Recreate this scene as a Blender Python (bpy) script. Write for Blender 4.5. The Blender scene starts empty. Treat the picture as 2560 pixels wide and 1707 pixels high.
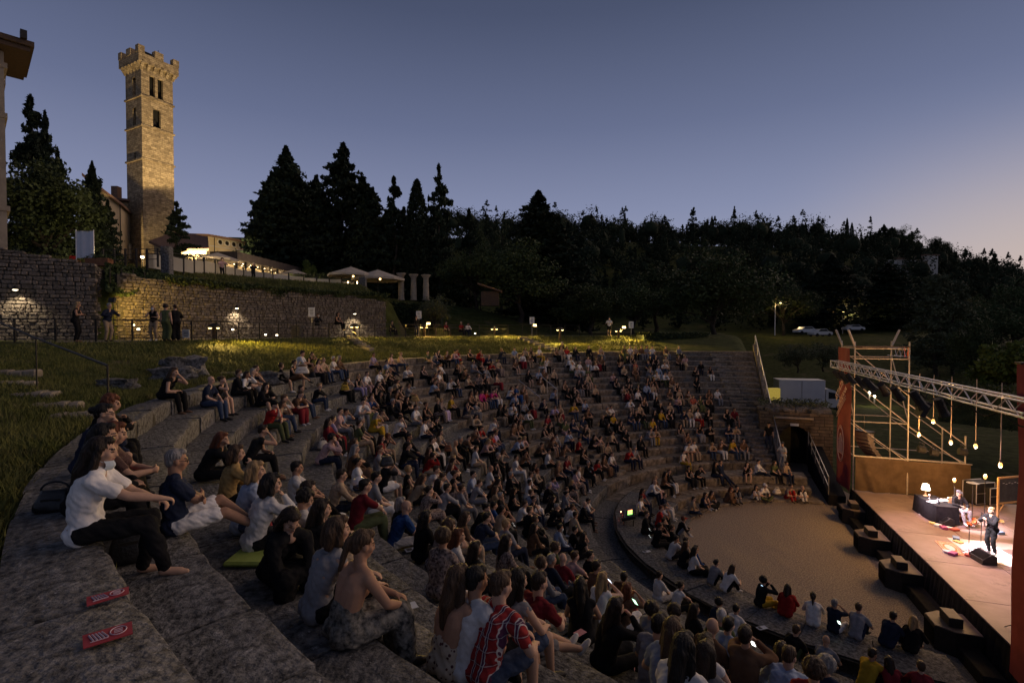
import bpy, bmesh, math, random
import numpy as np
from mathutils import Vector, Matrix, noise as mnoise
random.seed(7)
rng = np.random.default_rng(11)
scene = bpy.context.scene
COL = scene.collection
R = math.radians
# ---------------------------------------------------------------- camera
cam_data = bpy.data.cameras.new('camera')
cam = bpy.data.objects.new('camera', cam_data)
COL.objects.link(cam)
cam.location = (0.0, 0.0, 9.2)
cam.rotation_euler = (R(88.8), 0.0, 0.0)
cam_data.sensor_width = 36.0
cam_data.lens = 18.0
cam_data.clip_start = 0.05
cam_data.clip_end = 4000.0
scene.camera = cam
# ---------------------------------------------------------------- dusk sky
world = bpy.data.worlds.new('World')
scene.world = world
world.use_nodes = True
_nt = world.node_tree
_bg = _nt.nodes['Background']
_tc = _nt.nodes.new('ShaderNodeTexCoord')
_sep = _nt.nodes.new('ShaderNodeSeparateXYZ')
_nt.links.new(_tc.outputs['Generated'], _sep.inputs[0])
_ramp = _nt.nodes.new('ShaderNodeValToRGB')
_cr = _ramp.color_ramp
_cr.elements[0].position = 0.0
_cr.elements[0].color = (0.285, 0.275, 0.345, 1)
_cr.elements[1].position = 1.0
_cr.elements[1].color = (0.016, 0.022, 0.042, 1)
for p, c in ((0.10, (0.250, 0.266, 0.375)), (0.22, (0.172, 0.196, 0.310)), (0.36, (0.099, 0.119, 0.208)), (0.52, (0.050, 0.063, 0.116)), (0.7, (0.029, 0.037, 0.070))):
 e = _cr.elements.new(p)
 e.color = (*c, 1)
_nt.links.new(_sep.outputs['Z'], _ramp.inputs[0])
# afterglow low on the horizon, to the right of the view
_dot = _nt.nodes.new('ShaderNodeVectorMath'); _dot.operation = 'DOT_PRODUCT'
GLOW = Vector((math.sin(R(64)), math.cos(R(64)), 0.0)).normalized()
_dot.inputs[1].default_value = GLOW
_nt.links.new(_tc.outputs['Generated'], _dot.inputs[0])
_mr = _nt.nodes.new('ShaderNodeMapRange'); _mr.interpolation_type = 'SMOOTHERSTEP'
_mr.inputs['From Min'].default_value = 0.74
_mr.inputs['From Max'].default_value = 1.0
_nt.links.new(_dot.outputs['Value'], _mr.inputs['Value'])
_mx = _nt.nodes.new('ShaderNodeMix'); _mx.data_type = 'RGBA'; _mx.blend_type = 'MIX'
_me = _nt.nodes.new('ShaderNodeMapRange'); _me.interpolation_type = 'SMOOTHSTEP'
_me.inputs['From Min'].default_value = 0.34
_me.inputs['From Max'].default_value = 0.06
_nt.links.new(_sep.outputs['Z'], _me.inputs['Value'])
_mm = _nt.nodes.new('ShaderNodeMath'); _mm.operation = 'MULTIPLY'
_nt.links.new(_mr.outputs['Result'], _mm.inputs[0]); _nt.links.new(_me.outputs['Result'], _mm.inputs[1])
_nt.links.new(_mm.outputs[0], _mx.inputs['Factor'])
_nt.links.new(_ramp.outputs['Color'], _mx.inputs[6])
_mx.inputs[7].default_value = (0.42, 0.345, 0.32, 1)
# a thin share of the physical sky for its natural fall-off
_sky = _nt.nodes.new('ShaderNodeTexSky'); _sky.sky_type = 'NISHITA'; _sky.sun_disc = False
_sky.sun_elevation = R(-1.0); _sky.sun_rotation = R(58)
_add = _nt.nodes.new('ShaderNodeMix'); _add.data_type = 'RGBA'; _add.blend_type = 'ADD'
_add.inputs['Factor'].default_value = 0.03
_nt.links.new(_mx.outputs[2], _add.inputs[6])
_nt.links.new(_sky.outputs[0], _add.inputs[7])
_nt.links.new(_add.outputs[2], _bg.inputs['Color'])
_bg.inputs['Strength'].default_value = 0.93
# very soft afterglow from the right, strengthened as added warm fill
sun_data = bpy.data.lights.new('sun', 'SUN')
sun_data.energy = 1.0
sun_data.angle = R(70)
sun_data.color = (1.0, 0.70, 0.50)
sun = bpy.data.objects.new('sun', sun_data)
COL.objects.link(sun)
sun.rotation_euler = Vector((GLOW.x, GLOW.y, 0.36)).to_track_quat('Z', 'Y').to_euler()
scene.view_settings.view_transform = 'Standard'
scene.view_settings.look = 'None'
scene.view_settings.exposure = 0.42
scene.view_settings.gamma = 1.0
scene.render.engine = 'CYCLES'
scene.cycles.use_denoising = True
scene.cycles.max_bounces = 5
scene.cycles.diffuse_bounces = 3
scene.cycles.glossy_bounces = 2
scene.cycles.transmission_bounces = 3
scene.cycles.transparent_max_bounces = 6
scene.cycles.sample_clamp_indirect = 3.0
scene.cycles.use_light_tree = True
# ---------------------------------------------------------------- geometry of the place
PITCH = R(1.2)
CAMZ = 9.2
CT = Vector((14.0, 20.8, 0.0))          # centre of the orchestra
S_ = Vector((0.331, 0.9436, 0.0))       # along the stage front, away from the camera
N_ = Vector((0.9436, -0.331, 0.0))      # from the orchestra towards the stage
def ray(sx, sy):
 x = (sx - 1280.0) / 1280.0
 z = -(sy - 853.5) / 1280.0
 c, s = math.cos(PITCH), math.sin(PITCH)
 return Vector((x, c + z * s, -s + z * c))
def W(sx, sy, y):
 """The world point seen at photo pixel (sx, sy) at forward distance y."""
 d = ray(sx, sy)
 p = d * (y / d.y)
 p.z += CAMZ
 return p
def onz(sx, sy, z):
 d = ray(sx, sy)
 t = (z - CAMZ) / d.z
 p = d * t
 p.z = z
 return p
def PL(u, v, z=0.0):
 """Point in the stage frame: u along the stage front, v towards the stage."""
 p = CT + S_ * u + N_ * v
 return Vector((p.x, p.y, z))
def uv_of(p):
 d = Vector((p[0] - CT.x, p[1] - CT.y, 0))
 return d.dot(S_), d.dot(N_)
def project(p):
 d = Vector((p[0], p[1], p[2] - CAMZ))
 c, s = math.cos(PITCH), math.sin(PITCH)
 yy = d.y * c - d.z * s
 zz = d.y * s + d.z * c
 if yy < 0.05:
  return None
 return 1280 + 1280 * d.x / yy, 853.5 - 1280 * zz / yy
def in_view(p, m=500):
 q = project(p)
 return q is not None and -m < q[0] < 2560 + m and -m < q[1] < 1707 + m
# seat rows: front edge radius and height of the tread
NROWS = 18
def row_r(k):
 return 24.0 - 0.78 * k
def row_z(k):
 return 7.4 - 0.375 * k
# ---------------------------------------------------------------- helpers
def srgb(h):
 h = h.lstrip('#')
 o = []
 for i in (0, 2, 4):
  v = int(h[i:i + 2], 16) / 255
  o.append(v / 12.92 if v <= 0.04045 else ((v + 0.055) / 1.055) ** 2.4)
 return tuple(o)
def tag(o, label=None, cat=None, group=None, kind=None):
 if label:
  o['label'] = label
 if cat:
  o['category'] = cat
 if group:
  o['group'] = group
 if kind:
  o['kind'] = kind
 return o
def empty(name, loc=(0, 0, 0), rz=0.0, parent=None):
 o = bpy.data.objects.new(name, None)
 o.location = loc
 o.rotation_euler = (0, 0, rz)
 o.empty_display_size = 0.2
 COL.objects.link(o)
 if parent:
  o.parent = parent
 return o
def thing(name, label, cat, loc=(0, 0, 0), rz=0.0, group=None):
 return tag(empty(name, loc, rz), label, cat, group)
def link(name, me, parent=None, loc=None, rz=None, mat=None):
 o = bpy.data.objects.new(name, me)
 COL.objects.link(o)
 if parent:
  o.parent = parent
 if loc is not None:
  o.location = loc
 if rz is not None:
  o.rotation_euler = (0, 0, rz)
 if mat is not None:
  if len(me.materials) == 0:
   me.materials.append(mat)
  else:
   o.material_slots[0].link = 'OBJECT'
   o.material_slots[0].material = mat
 return o
class MB:
 """Collects shapes for ONE mesh."""
 def __init__(self):
  self.v, self.f, self.m = [], [], []
  self.mi = 0
 def add(self, verts, faces):
  b = len(self.v)
  self.v.extend([tuple(p) for p in verts])
  self.f.extend([tuple(b + i for i in f) for f in faces])
  self.m.extend([self.mi] * len(faces))
  return self
 def box(self, c, s, rz=0.0, M=None):
  x, y, z = s[0] / 2, s[1] / 2, s[2] / 2
  P = [Vector((i * x, j * y, k * z)) for i in (-1, 1) for j in (-1, 1) for k in (-1, 1)]
  if M is not None:
   P = [M @ p for p in P]
  elif rz:
   q = Matrix.Rotation(rz, 3, 'Z')
   P = [q @ p for p in P]
  c = Vector(c)
  P = [p + c for p in P]
  return self.add(P, [(0, 1, 3, 2), (4, 6, 7, 5), (0, 4, 5, 1), (2, 3, 7, 6), (0, 2, 6, 4), (1, 5, 7, 3)])
 def bbox(self, c, s, b=0.02, rz=0.0, M=None):
  """Box with chamfered edges (24 verts)."""
  hx, hy, hz = s[0] / 2, s[1] / 2, s[2] / 2
  b = min(b, hx * .8, hy * .8, hz * .8)
  P, idx = [], {}
  for i in (-1, 1):
   for j in (-1, 1):
    for k in (-1, 1):
     for ax in range(3):
      q = [i * (hx - b), j * (hy - b), k * (hz - b)]
      q[ax] = (i * hx, j * hy, k * hz)[ax]
      idx[(i, j, k, ax)] = len(P)
      P.append(Vector(q))
  F = []
  for ax in range(3):
   o1, o2 = (ax + 1) % 3, (ax + 2) % 3
   for sg in (-1, 1):
    f = []
    for a, bb in ((-1, -1), (1, -1), (1, 1), (-1, 1)):
     k = [0, 0, 0]
     k[ax], k[o1], k[o2] = sg, a, bb
     f.append(idx[(*k, ax)])
    F.append(tuple(f) if sg > 0 else tuple(reversed(f)))
  for ax in range(3):
   o1, o2 = (ax + 1) % 3, (ax + 2) % 3
   for a in (-1, 1):
    for bb in (-1, 1):
     k0, k1 = [0, 0, 0], [0, 0, 0]
     k0[ax], k1[ax] = -1, 1
     k0[o1] = k1[o1] = a
     k0[o2] = k1[o2] = bb
     f = (idx[(*k0, o1)], idx[(*k1, o1)], idx[(*k1, o2)], idx[(*k0, o2)])
     F.append(f if a * bb > 0 else tuple(reversed(f)))
  for i in (-1, 1):
   for j in (-1, 1):
    for k in (-1, 1):
     f = tuple(idx[(i, j, k, ax)] for ax in range(3))
     F.append(f if i * j * k > 0 else tuple(reversed(f)))
  if M is not None:
   P = [M @ p for p in P]
  elif rz:
   q = Matrix.Rotation(rz, 3, 'Z')
   P = [q @ p for p in P]
  c = Vector(c)
  return self.add([p + c for p in P], F)
 def tube(self, p0, p1, r0, r1=None, n=8, cap=True):
  p0, p1 = Vector(p0), Vector(p1)
  r1 = r0 if r1 is None else r1
  d = (p1 - p0)
  if d.length < 1e-6:
   return self
  q = d.to_track_quat('Z', 'Y').to_matrix()
  V = []
  for p, r in ((p0, r0), (p1, r1)):
   for i in range(n):
    a = 2 * math.pi * i / n
    V.append(p + q @ Vector((math.cos(a) * r, math.sin(a) * r, 0)))
  F = [(i, (i + 1) % n, n + (i + 1) % n, n + i) for i in range(n)]
  if cap:
   F += [tuple(reversed(range(n))), tuple(range(n, 2 * n))]
  return self.add(V, F)
 def path(self, pts, r, n=6):
  for a, b in zip(pts[:-1], pts[1:]):
   self.tube(a, b, r, n=n)
  return self
 def lathe(self, c, prof, n=16):
  c = Vector(c)
  V = []
  for r, z in prof:
   for i in range(n):
    a = 2 * math.pi * i / n
    V.append(c + Vector((math.cos(a) * r, math.sin(a) * r, z)))
  F = []
  for j in range(len(prof) - 1):
   for i in range(n):
    F.append((j * n + i, j * n + (i + 1) % n, (j + 1) * n + (i + 1) % n, (j + 1) * n + i))
  F.append(tuple(reversed(range(n))))
  F.append(tuple((len(prof) - 1) * n + i for i in range(n)))
  return self.add(V, F)
 def ell(self, c, s, nu=10, nv=7, M=None):
  c = Vector(c)
  V = []
  for j in range(nv + 1):
   t = math.pi * j / nv
   for i in range(nu):
    a = 2 * math.pi * i / nu
    p = Vector((math.sin(t) * math.cos(a) * s[0], math.sin(t) * math.sin(a) * s[1], math.cos(t) * s[2]))
    V.append((M @ p if M is not None else p) + c)
  F = []
  for j in range(nv):
   for i in range(nu):
    a, b = j * nu + i, j * nu + (i + 1) % nu
    F.append((a, a + nu, b + nu, b))
  return self.add(V, F)
 def prism(self, poly, z0, z1):
  n = len(poly)
  V = [(p[0], p[1], z0) for p in poly] + [(p[0], p[1], z1) for p in poly]
  F = [tuple(reversed(range(n))), tuple(range(n, 2 * n))]
  F += [(i, (i + 1) % n, n + (i + 1) % n, n + i) for i in range(n)]
  return self.add(V, F)
 def mesh(self, name, mats=()):
  me = bpy.data.meshes.new(name)
  me.from_pydata(self.v, [], self.f)
  for m in mats:
   me.materials.append(m)
  if any(self.m):
   me.polygons.foreach_set('material_index', self.m)
  me.update()
  return me
 def build(self, name, mats, parent=None, smooth=False, loc=None, rz=None):
  if not isinstance(mats, (list, tuple)):
   mats = [mats]
  me = self.mesh(name, mats)
  if smooth:
   me.shade_smooth()
  return link(name, me, parent, loc, rz)
def np_mesh(name, V, F, mats=(), mi=None, smooth=False):
 """Mesh from numpy verts (n,3) and faces (m,k)."""
 me = bpy.data.meshes.new(name)
 V = np.asarray(V, np.float32)
 F = np.asarray(F, np.int32)
 k = F.shape[1]
 me.vertices.add(len(V))
 me.vertices.foreach_set('co', V.ravel())
 me.loops.add(F.size)
 me.loops.foreach_set('vertex_index', F.ravel())
 me.polygons.add(len(F))
 me.polygons.foreach_set('loop_start', np.arange(0, F.size, k, dtype=np.int32))
 for m in mats:
  me.materials.append(m)
 if mi is not None:
  me.polygons.foreach_set('material_index', np.asarray(mi, np.int32))
 me.update(calc_edges=True)
 me.validate()
 if smooth:
  me.shade_smooth()
 return me
# ---------------------------------------------------------------- materials
MATS = {}
def mat(name, c1, c2=None, rough=0.8, scale=3.0, bump=0.0, bscale=None, detail=6.0, spec=0.3, metal=0.0, rnd=0.0,
  c3=None, s3=1.0, t3=0.62, emit=None, es=0.0, coords='Object', trans=0.0, dist=0.03):
 """Noise mix of two colours, optional third colour in patches, bump and per-object variation."""
 if name in MATS:
  return MATS[name]
 m = bpy.data.materials.new(name)
 m.use_nodes = True
 nt = m.node_tree
 b = nt.nodes['Principled BSDF']
 L = nt.links
 b.inputs['Roughness'].default_value = rough
 b.inputs['Specular IOR Level'].default_value = spec
 b.inputs['Metallic'].default_value = metal
 if trans:
  b.inputs['Transmission Weight'].default_value = trans
 col = None
 tc = nt.nodes.new('ShaderNodeTexCoord')
 vec = tc.outputs[coords]
 if c2 is not None:
  n = nt.nodes.new('ShaderNodeTexNoise')
  n.inputs['Scale'].default_value = scale
  n.inputs['Detail'].default_value = detail
  n.inputs['Roughness'].default_value = 0.65
  L.new(vec, n.inputs['Vector'])
  r = nt.nodes.new('ShaderNodeValToRGB')
  r.color_ramp.elements[0].position = 0.36
  r.color_ramp.elements[0].color = (*c1, 1)
  r.color_ramp.elements[1].position = 0.64
  r.color_ramp.elements[1].color = (*c2, 1)
  L.new(n.outputs['Fac'], r.inputs[0])
  col = r.outputs[0]
  if c3 is not None:
   n3 = nt.nodes.new('ShaderNodeTexNoise')
   n3.inputs['Scale'].default_value = s3
   n3.inputs['Detail'].default_value = 8
   n3.inputs['Roughness'].default_value = 0.7
   L.new(vec, n3.inputs['Vector'])
   r3 = nt.nodes.new('ShaderNodeValToRGB')
   r3.color_ramp.elements[0].position = t3 - 0.04
   r3.color_ramp.elements[0].color = (0, 0, 0, 1)
   r3.color_ramp.elements[1].position = t3 + 0.05
   r3.color_ramp.elements[1].color = (1, 1, 1, 1)
   L.new(n3.outputs['Fac'], r3.inputs[0])
   mx = nt.nodes.new('ShaderNodeMix'); mx.data_type = 'RGBA'
   L.new(r3.outputs[0], mx.inputs['Factor'])
   L.new(col, mx.inputs[6])
   mx.inputs[7].default_value = (*c3, 1)
   col = mx.outputs[2]
 if rnd:
  oi = nt.nodes.new('ShaderNodeObjectInfo')
  hs = nt.nodes.new('ShaderNodeHueSaturation')
  mr = nt.nodes.new('ShaderNodeMapRange')
  mr.inputs['To Min'].default_value = 1 - rnd
  mr.inputs['To Max'].default_value = 1 + rnd
  L.new(oi.outputs['Random'], mr.inputs['Value'])
  L.new(mr.outputs[0], hs.inputs['Value'])
  if col is not None:
   L.new(col, hs.inputs['Color'])
  else:
   hs.inputs['Color'].default_value = (*c1, 1)
  col = hs.outputs[0]
 if col is not None:
  L.new(col, b.inputs['Base Color'])
 else:
  b.inputs['Base Color'].default_value = (*c1, 1)
 if bump:
  nb = nt.nodes.new('ShaderNodeTexNoise')
  nb.inputs['Scale'].default_value = bscale or scale * 4
  nb.inputs['Detail'].default_value = 5
  L.new(vec, nb.inputs['Vector'])
  bp = nt.nodes.new('ShaderNodeBump')
  bp.inputs['Strength'].default_value = bump
  bp.inputs['Distance'].default_value = dist
  L.new(nb.outputs['Fac'], bp.inputs['Height'])
  L.new(bp.outputs[0], b.inputs['Normal'])
 if emit:
  b.inputs['Emission Color'].default_value = (*emit, 1)
  b.inputs['Emission Strength'].default_value = es
 MATS[name] = m
 return m
def glow(name, c, s):
 """Emission for things that give off light: bulbs, lamps, screens."""
 return mat(name, (0.8, 0.8, 0.8), emit=c, es=s, rough=0.5)
def point_light(name, loc, color, power, radius=0.05, parent=None):
 d = bpy.data.lights.new(name, 'POINT')
 d.energy = power
 d.color = color
 d.shadow_soft_size = radius
 o = bpy.data.objects.new(name, d)
 o.location = loc
 COL.objects.link(o)
 if parent:
  o.parent = parent
 return o
def spot_light(name, loc, target, color, power, ang=60, blend=0.5, radius=0.1, parent=None):
 d = bpy.data.lights.new(name, 'SPOT')
 d.energy = power
 d.color = color
 d.spot_size = R(ang)
 d.spot_blend = blend
 d.shadow_soft_size = radius
 o = bpy.data.objects.new(name, d)
 o.location = loc
 v = Vector(target) - Vector(loc)
 o.rotation_euler = v.to_track_quat('-Z', 'Y').to_euler()
 COL.objects.link(o)
 if parent:
  o.parent = parent
  o.matrix_parent_inverse = Matrix.Translation(parent.location).inverted() if parent.rotation_euler.z == 0 else parent.matrix_basis.inverted()
 return o
def copy_tree(o, parent=None):
 c = o.copy()
 COL.objects.link(c)
 c.parent = parent
 for ch in o.children:
  copy_tree(ch, c)
 return c
def ordinal(n):
 w = ['first', 'second', 'third', 'fourth', 'fifth', 'sixth', 'seventh', 'eighth', 'ninth', 'tenth', 'eleventh', 'twelfth',
   'thirteenth', 'fourteenth', 'fifteenth', 'sixteenth', 'seventeenth', 'eighteenth', 'nineteenth', 'twentieth']
 if n <= 20:
  return w[n - 1]
 tens = {2: 'twenty', 3: 'thirty', 4: 'forty', 5: 'fifty', 6: 'sixty'}[n // 10]
 return tens + '-' + w[n % 10 - 1] if n % 10 else tens[:-1] + 'ieth'
def sstep(a, b, x):
 t = np.clip((x - a) / (b - a), 0, 1)
 return t * t * (3 - 2 * t)
# ================================================================ materials of the setting
M_stone = mat('seat_stone', (0.036, 0.035, 0.034), (0.20, 0.194, 0.186), rough=0.92, scale=10, bump=0.9, bscale=24, rnd=0.16, detail=12,
    c3=(0.40, 0.39, 0.38), s3=17.0, t3=0.645, spec=0.15, dist=0.04)
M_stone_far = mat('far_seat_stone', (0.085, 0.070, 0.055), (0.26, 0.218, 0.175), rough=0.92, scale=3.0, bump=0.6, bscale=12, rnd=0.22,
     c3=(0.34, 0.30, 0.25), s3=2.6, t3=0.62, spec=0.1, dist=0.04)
M_core = mat('rubble_core', (0.035, 0.032, 0.026), (0.07, 0.062, 0.05), rough=0.95, scale=6, bump=0.5, spec=0.05)
M_grassland = mat('grass_earth', (0.030, 0.038, 0.011), (0.066, 0.074, 0.024), rough=0.95, scale=1.3, bump=0.6, bscale=14, spec=0.05,
     c3=(0.105, 0.090, 0.045), s3=0.35, t3=0.6)
M_gravel = mat('orchestra_gravel', (0.15, 0.122, 0.096), (0.38, 0.315, 0.25), rough=0.95, scale=20, bump=0.8, bscale=22, spec=0.1, detail=3, dist=0.05)
M_path = mat('path_dirt', (0.14, 0.12, 0.09), (0.24, 0.21, 0.165), rough=0.95, scale=3, bump=0.4, bscale=30, spec=0.1)
M_wallstone = mat('wall_stone', (0.11, 0.090, 0.073), (0.23, 0.195, 0.16), rough=0.92, scale=3, bump=0.6, bscale=14, rnd=0.28,
     c3=(0.08, 0.07, 0.06), s3=2.0, t3=0.62, spec=0.12)
M_mortar = mat('wall_mortar', (0.05, 0.044, 0.036), (0.10, 0.088, 0.07), rough=0.95, scale=8, bump=0.5)
M_iron = mat('dark_iron', (0.018, 0.017, 0.016), (0.035, 0.03, 0.026), rough=0.55, scale=20, spec=0.4, metal=0.4)
M_steel = mat('galvanised_steel', (0.45, 0.43, 0.40), (0.58, 0.55, 0.51), rough=0.38, scale=30, metal=0.85, spec=0.5)
# ================================================================ terrain
def hill_z(x, y):
 yy = np.maximum(y, 1.0)
 sx = 1280 + 1280 * x / yy
 sx = np.where(y < 30, np.where(x > 0, 3200, 0), sx)
 ys = np.interp(sx, [600, 1150, 1400, 1700, 1900, 2130, 2300, 2400, 2560, 3200], [540, 540, 542, 556, 562, 572, 600, 640, 672, 720])
 zr = (826 - ys) / 1280 * 260 + 9.2 - 12
 return 9.0 + (zr - 9.0) * sstep(105, 265, y) - 25 * sstep(330, 900, y)
WA = [133.3, 139.1, 145.3, 151.0, 156.6, 161.4, 164.7, 166.2, 170.5, 174.6, 200]
WR = [37.7, 38.3, 38.7, 38.8, 38.8, 38.9, 39.4, 39.75, 43.8, 50.2, 50.2]
def wall_r(ang):
 return np.interp(ang, WA, WR)
def ground_z(x, y):
 x = np.asarray(x, float); y = np.asarray(y, float)
 dx, dy = x - CT.x, y - CT.y
 r = np.hypot(dx, dy)
 u = dx * S_.x + dy * S_.y
 v = dx * N_.x + dy * N_.y
 ang = np.degrees(np.arctan2(dy, dx)) % 360
 near = 1 - sstep(4.2, 5.6, np.hypot(x, y))
 re = 24.5 + .75 * near
 ring = 7.10 + .33 * sstep(re, re + .3, r) + (8.62 - 7.43) * np.clip((r - 25.0) / 8.0, 0, 1) ** 1.15
 rw = wall_r(ang)
 left = 8.65 + (12.3 - 8.65) * sstep(rw + .12, rw + .4, r) + 1.6 * sstep(rw + .6, rw + 6.5, r)
 rise = np.interp(ang, [75, 95, 112, 132], [0.0, 0.2, 3.6, 5.2])
 right = 8.65 + rise * sstep(38.5, 52, r)
 wl = sstep(129, 133, ang)
 outer = wl * left + (1 - wl) * right
 z = np.where(r < 33, ring, outer)
 # beyond the far end of the seating the land drops to the level of the orchestra
 low = 0.05 + 8.0 * sstep(52, 105, u)
 wdrop = sstep(-2.2, 1.2, v - 0.02 * np.clip(u - 20, 0, 80)) * sstep(-12, 2, u)
 z = z * (1 - wdrop) + low * wdrop
 # the stage side is flat
 z = np.where((v > -1.0) & (r < 34) & (u < 40), np.minimum(z, 0.05 + 0 * z), z)
 z = np.where((v > 2) & (u <= -12), 0.0 + 0 * z, z)
 # hidden under the seating
 z = np.where((r < 24.05) & (v <= -1.0), np.minimum(7.4 - 0.48 * (24 - r), 7.4) - 1.1, z)
 z = np.where((r < 11) & (v <= -1.0), -0.3, z)
 z = np.where((r < 13.5) & (v > -1.0), np.minimum(z, -0.05), z)
 # far hill
 far = sstep(95, 150, y) * (y > 90)
 hz = hill_z(x, y)
 z = z * (1 - far) + np.maximum(hz, 0) * far
 return z
radii = np.concatenate([[0.01], np.arange(1.5, 24, 1.5), [24.04, 24.1], np.arange(24.6, 33, 0.7), np.arange(33, 38.3, 0.8), [38.35, 38.5, 38.62, 38.75], np.arange(39.2, 46, 0.9),
      np.arange(47, 80, 2.2), np.arange(82, 150, 5), np.geomspace(155, 1500, 34)])
NA = 300
th = np.linspace(0, 2 * np.pi, NA, endpoint=False)
RR, TT = np.meshgrid(radii, th, indexing='ij')
_rw = wall_r(np.degrees(TT) % 360)
RR = np.where(RR <= 33, RR, np.where(RR < 39.2, 33 + (RR - 33) * (_rw + .25 - 33) / (38.5 - 33), np.where(RR < 90, (_rw + .25 + .7) + (RR - 39.2) * (90 - _rw - .95) / (90 - 39.2), RR)))
X = CT.x + RR * np.cos(TT)
Y = CT.y + RR * np.sin(TT)
Z = ground_z(X, Y)
nzs = np.array([mnoise.noise((a * 0.35, b * 0.35, 0)) for a, b in zip(X.ravel(), Y.ravel())]).reshape(X.shape)
Z = Z + nzs * np.where((RR > 25.6) & (RR < 32.5), 0.10, 0.0) + nzs * np.clip((RR - 50) / 100, 0, 1) * 1.2
i, j = np.meshgrid(np.arange(len(radii) - 1), np.arange(NA), indexing='ij')
a = i * NA + j; b = i * NA + (j + 1) % NA
F = np.stack([a, a + NA, b + NA, b], -1).reshape(-1, 4)
gm = np_mesh('ground', np.stack([X, Y, Z], -1).reshape(-1, 3), F[:, ::-1], [M_grassland], smooth=True)
tag(link('ground', gm), kind='structure')
# gravel floor of the orchestra
mb = MB()
gv = [PL(12.4 * math.sin(t), -12.4 * math.cos(t) if math.cos(t) > 0 else -3.2 * math.cos(t), 0.004) for t in np.linspace(0, 2 * math.pi, 90, endpoint=False)]
mb.add(gv, [tuple(range(len(gv)))])
o = mb.build('orchestra_ground', M_gravel)
tag(o, kind='structure')
# gravel strip on both sides of the stage front (parodoi)
for nm, u0, u1 in (('side_path', 12, 34), ('side_path', -34, -12)):
 mb = MB()
 q = [PL(u0, -0.9, 0.06), PL(u1, -0.9, 0.06), PL(u1, 1.4, 0.06), PL(u0, 1.4, 0.06)]
 mb.add(q, [(0, 1, 2, 3)])
 tag(mb.build(nm, M_gravel), kind='structure')
# ================================================================ seating
def arc_pt(r, be, z):
 p = CT + (-N_ * math.cos(be) + S_ * math.sin(be)) * r
 return Vector((p.x, p.y, z))
def arc_block(r0, depth, z, h, b0, b1, near, seed):
 """One worn stone block of a curved row: rounded front edge, uneven top."""
 nu = 9 if near > 1 else (5 if near else 2)
 if near:
  prof = [(0.012, -h), (0.0, -h * .55), (0.004, -.06), (0.014, -.018), (0.04, 0.0), (depth * .3, 0.004), (depth * .62, -.003), (depth + .02, -.012)]
 else:
  prof = [(0.008, -h), (0.0, -.035), (0.03, 0.0), (depth + .02, 0.0)]
 jr, jz, tilt = random.uniform(-.022, .022), random.uniform(-.014, .012), random.uniform(-.012, .012)
 V, n = [], len(prof)
 for iu in range(nu):
  t = iu / (nu - 1)
  be = b0 + (b1 - b0) * t
  edge = 0.02 * (1 if iu in (0, nu - 1) else 0)
  for ip, (dr, dz) in enumerate(prof):
   rr = r0 + jr + dr
   zz = z + jz + dz + tilt * (t - .5)
   if near:
    q = Vector((be * r0 * 2.6, dr * 3.0 + dz * 4, seed * 3.7))
    nz = mnoise.noise(q) * .5 + mnoise.noise(q * 3.1) * .32 + mnoise.noise(q * 7) * .18
    if ip <= 4:
     rr += nz * 0.05 + (edge if ip < 5 else 0)
     zz += -abs(nz) * 0.03 * (ip in (3, 4))
    if ip >= 4:
     zz += nz * 0.022 - edge * .6
   V.append(arc_pt(rr, be, zz))
 F = []
 for iu in range(nu - 1):
  for ip in range(n - 1):
   p = iu * n + ip
   F.append((p, p + n, p + n + 1, p + 1))
 # end faces
 for iu, rev in ((0, False), (nu - 1, True)):
  base = len(V)
  be = b0 if iu == 0 else b1
  V.append(arc_pt(r0 + depth, be, z - h))
  f = [iu * n + ip for ip in range(n)] + [base]
  F.append(tuple(f if not rev else reversed(f)))
 return V, F
CORE = MB()
ROWS = []   # (r, z, depth) of everything people may sit on
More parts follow.
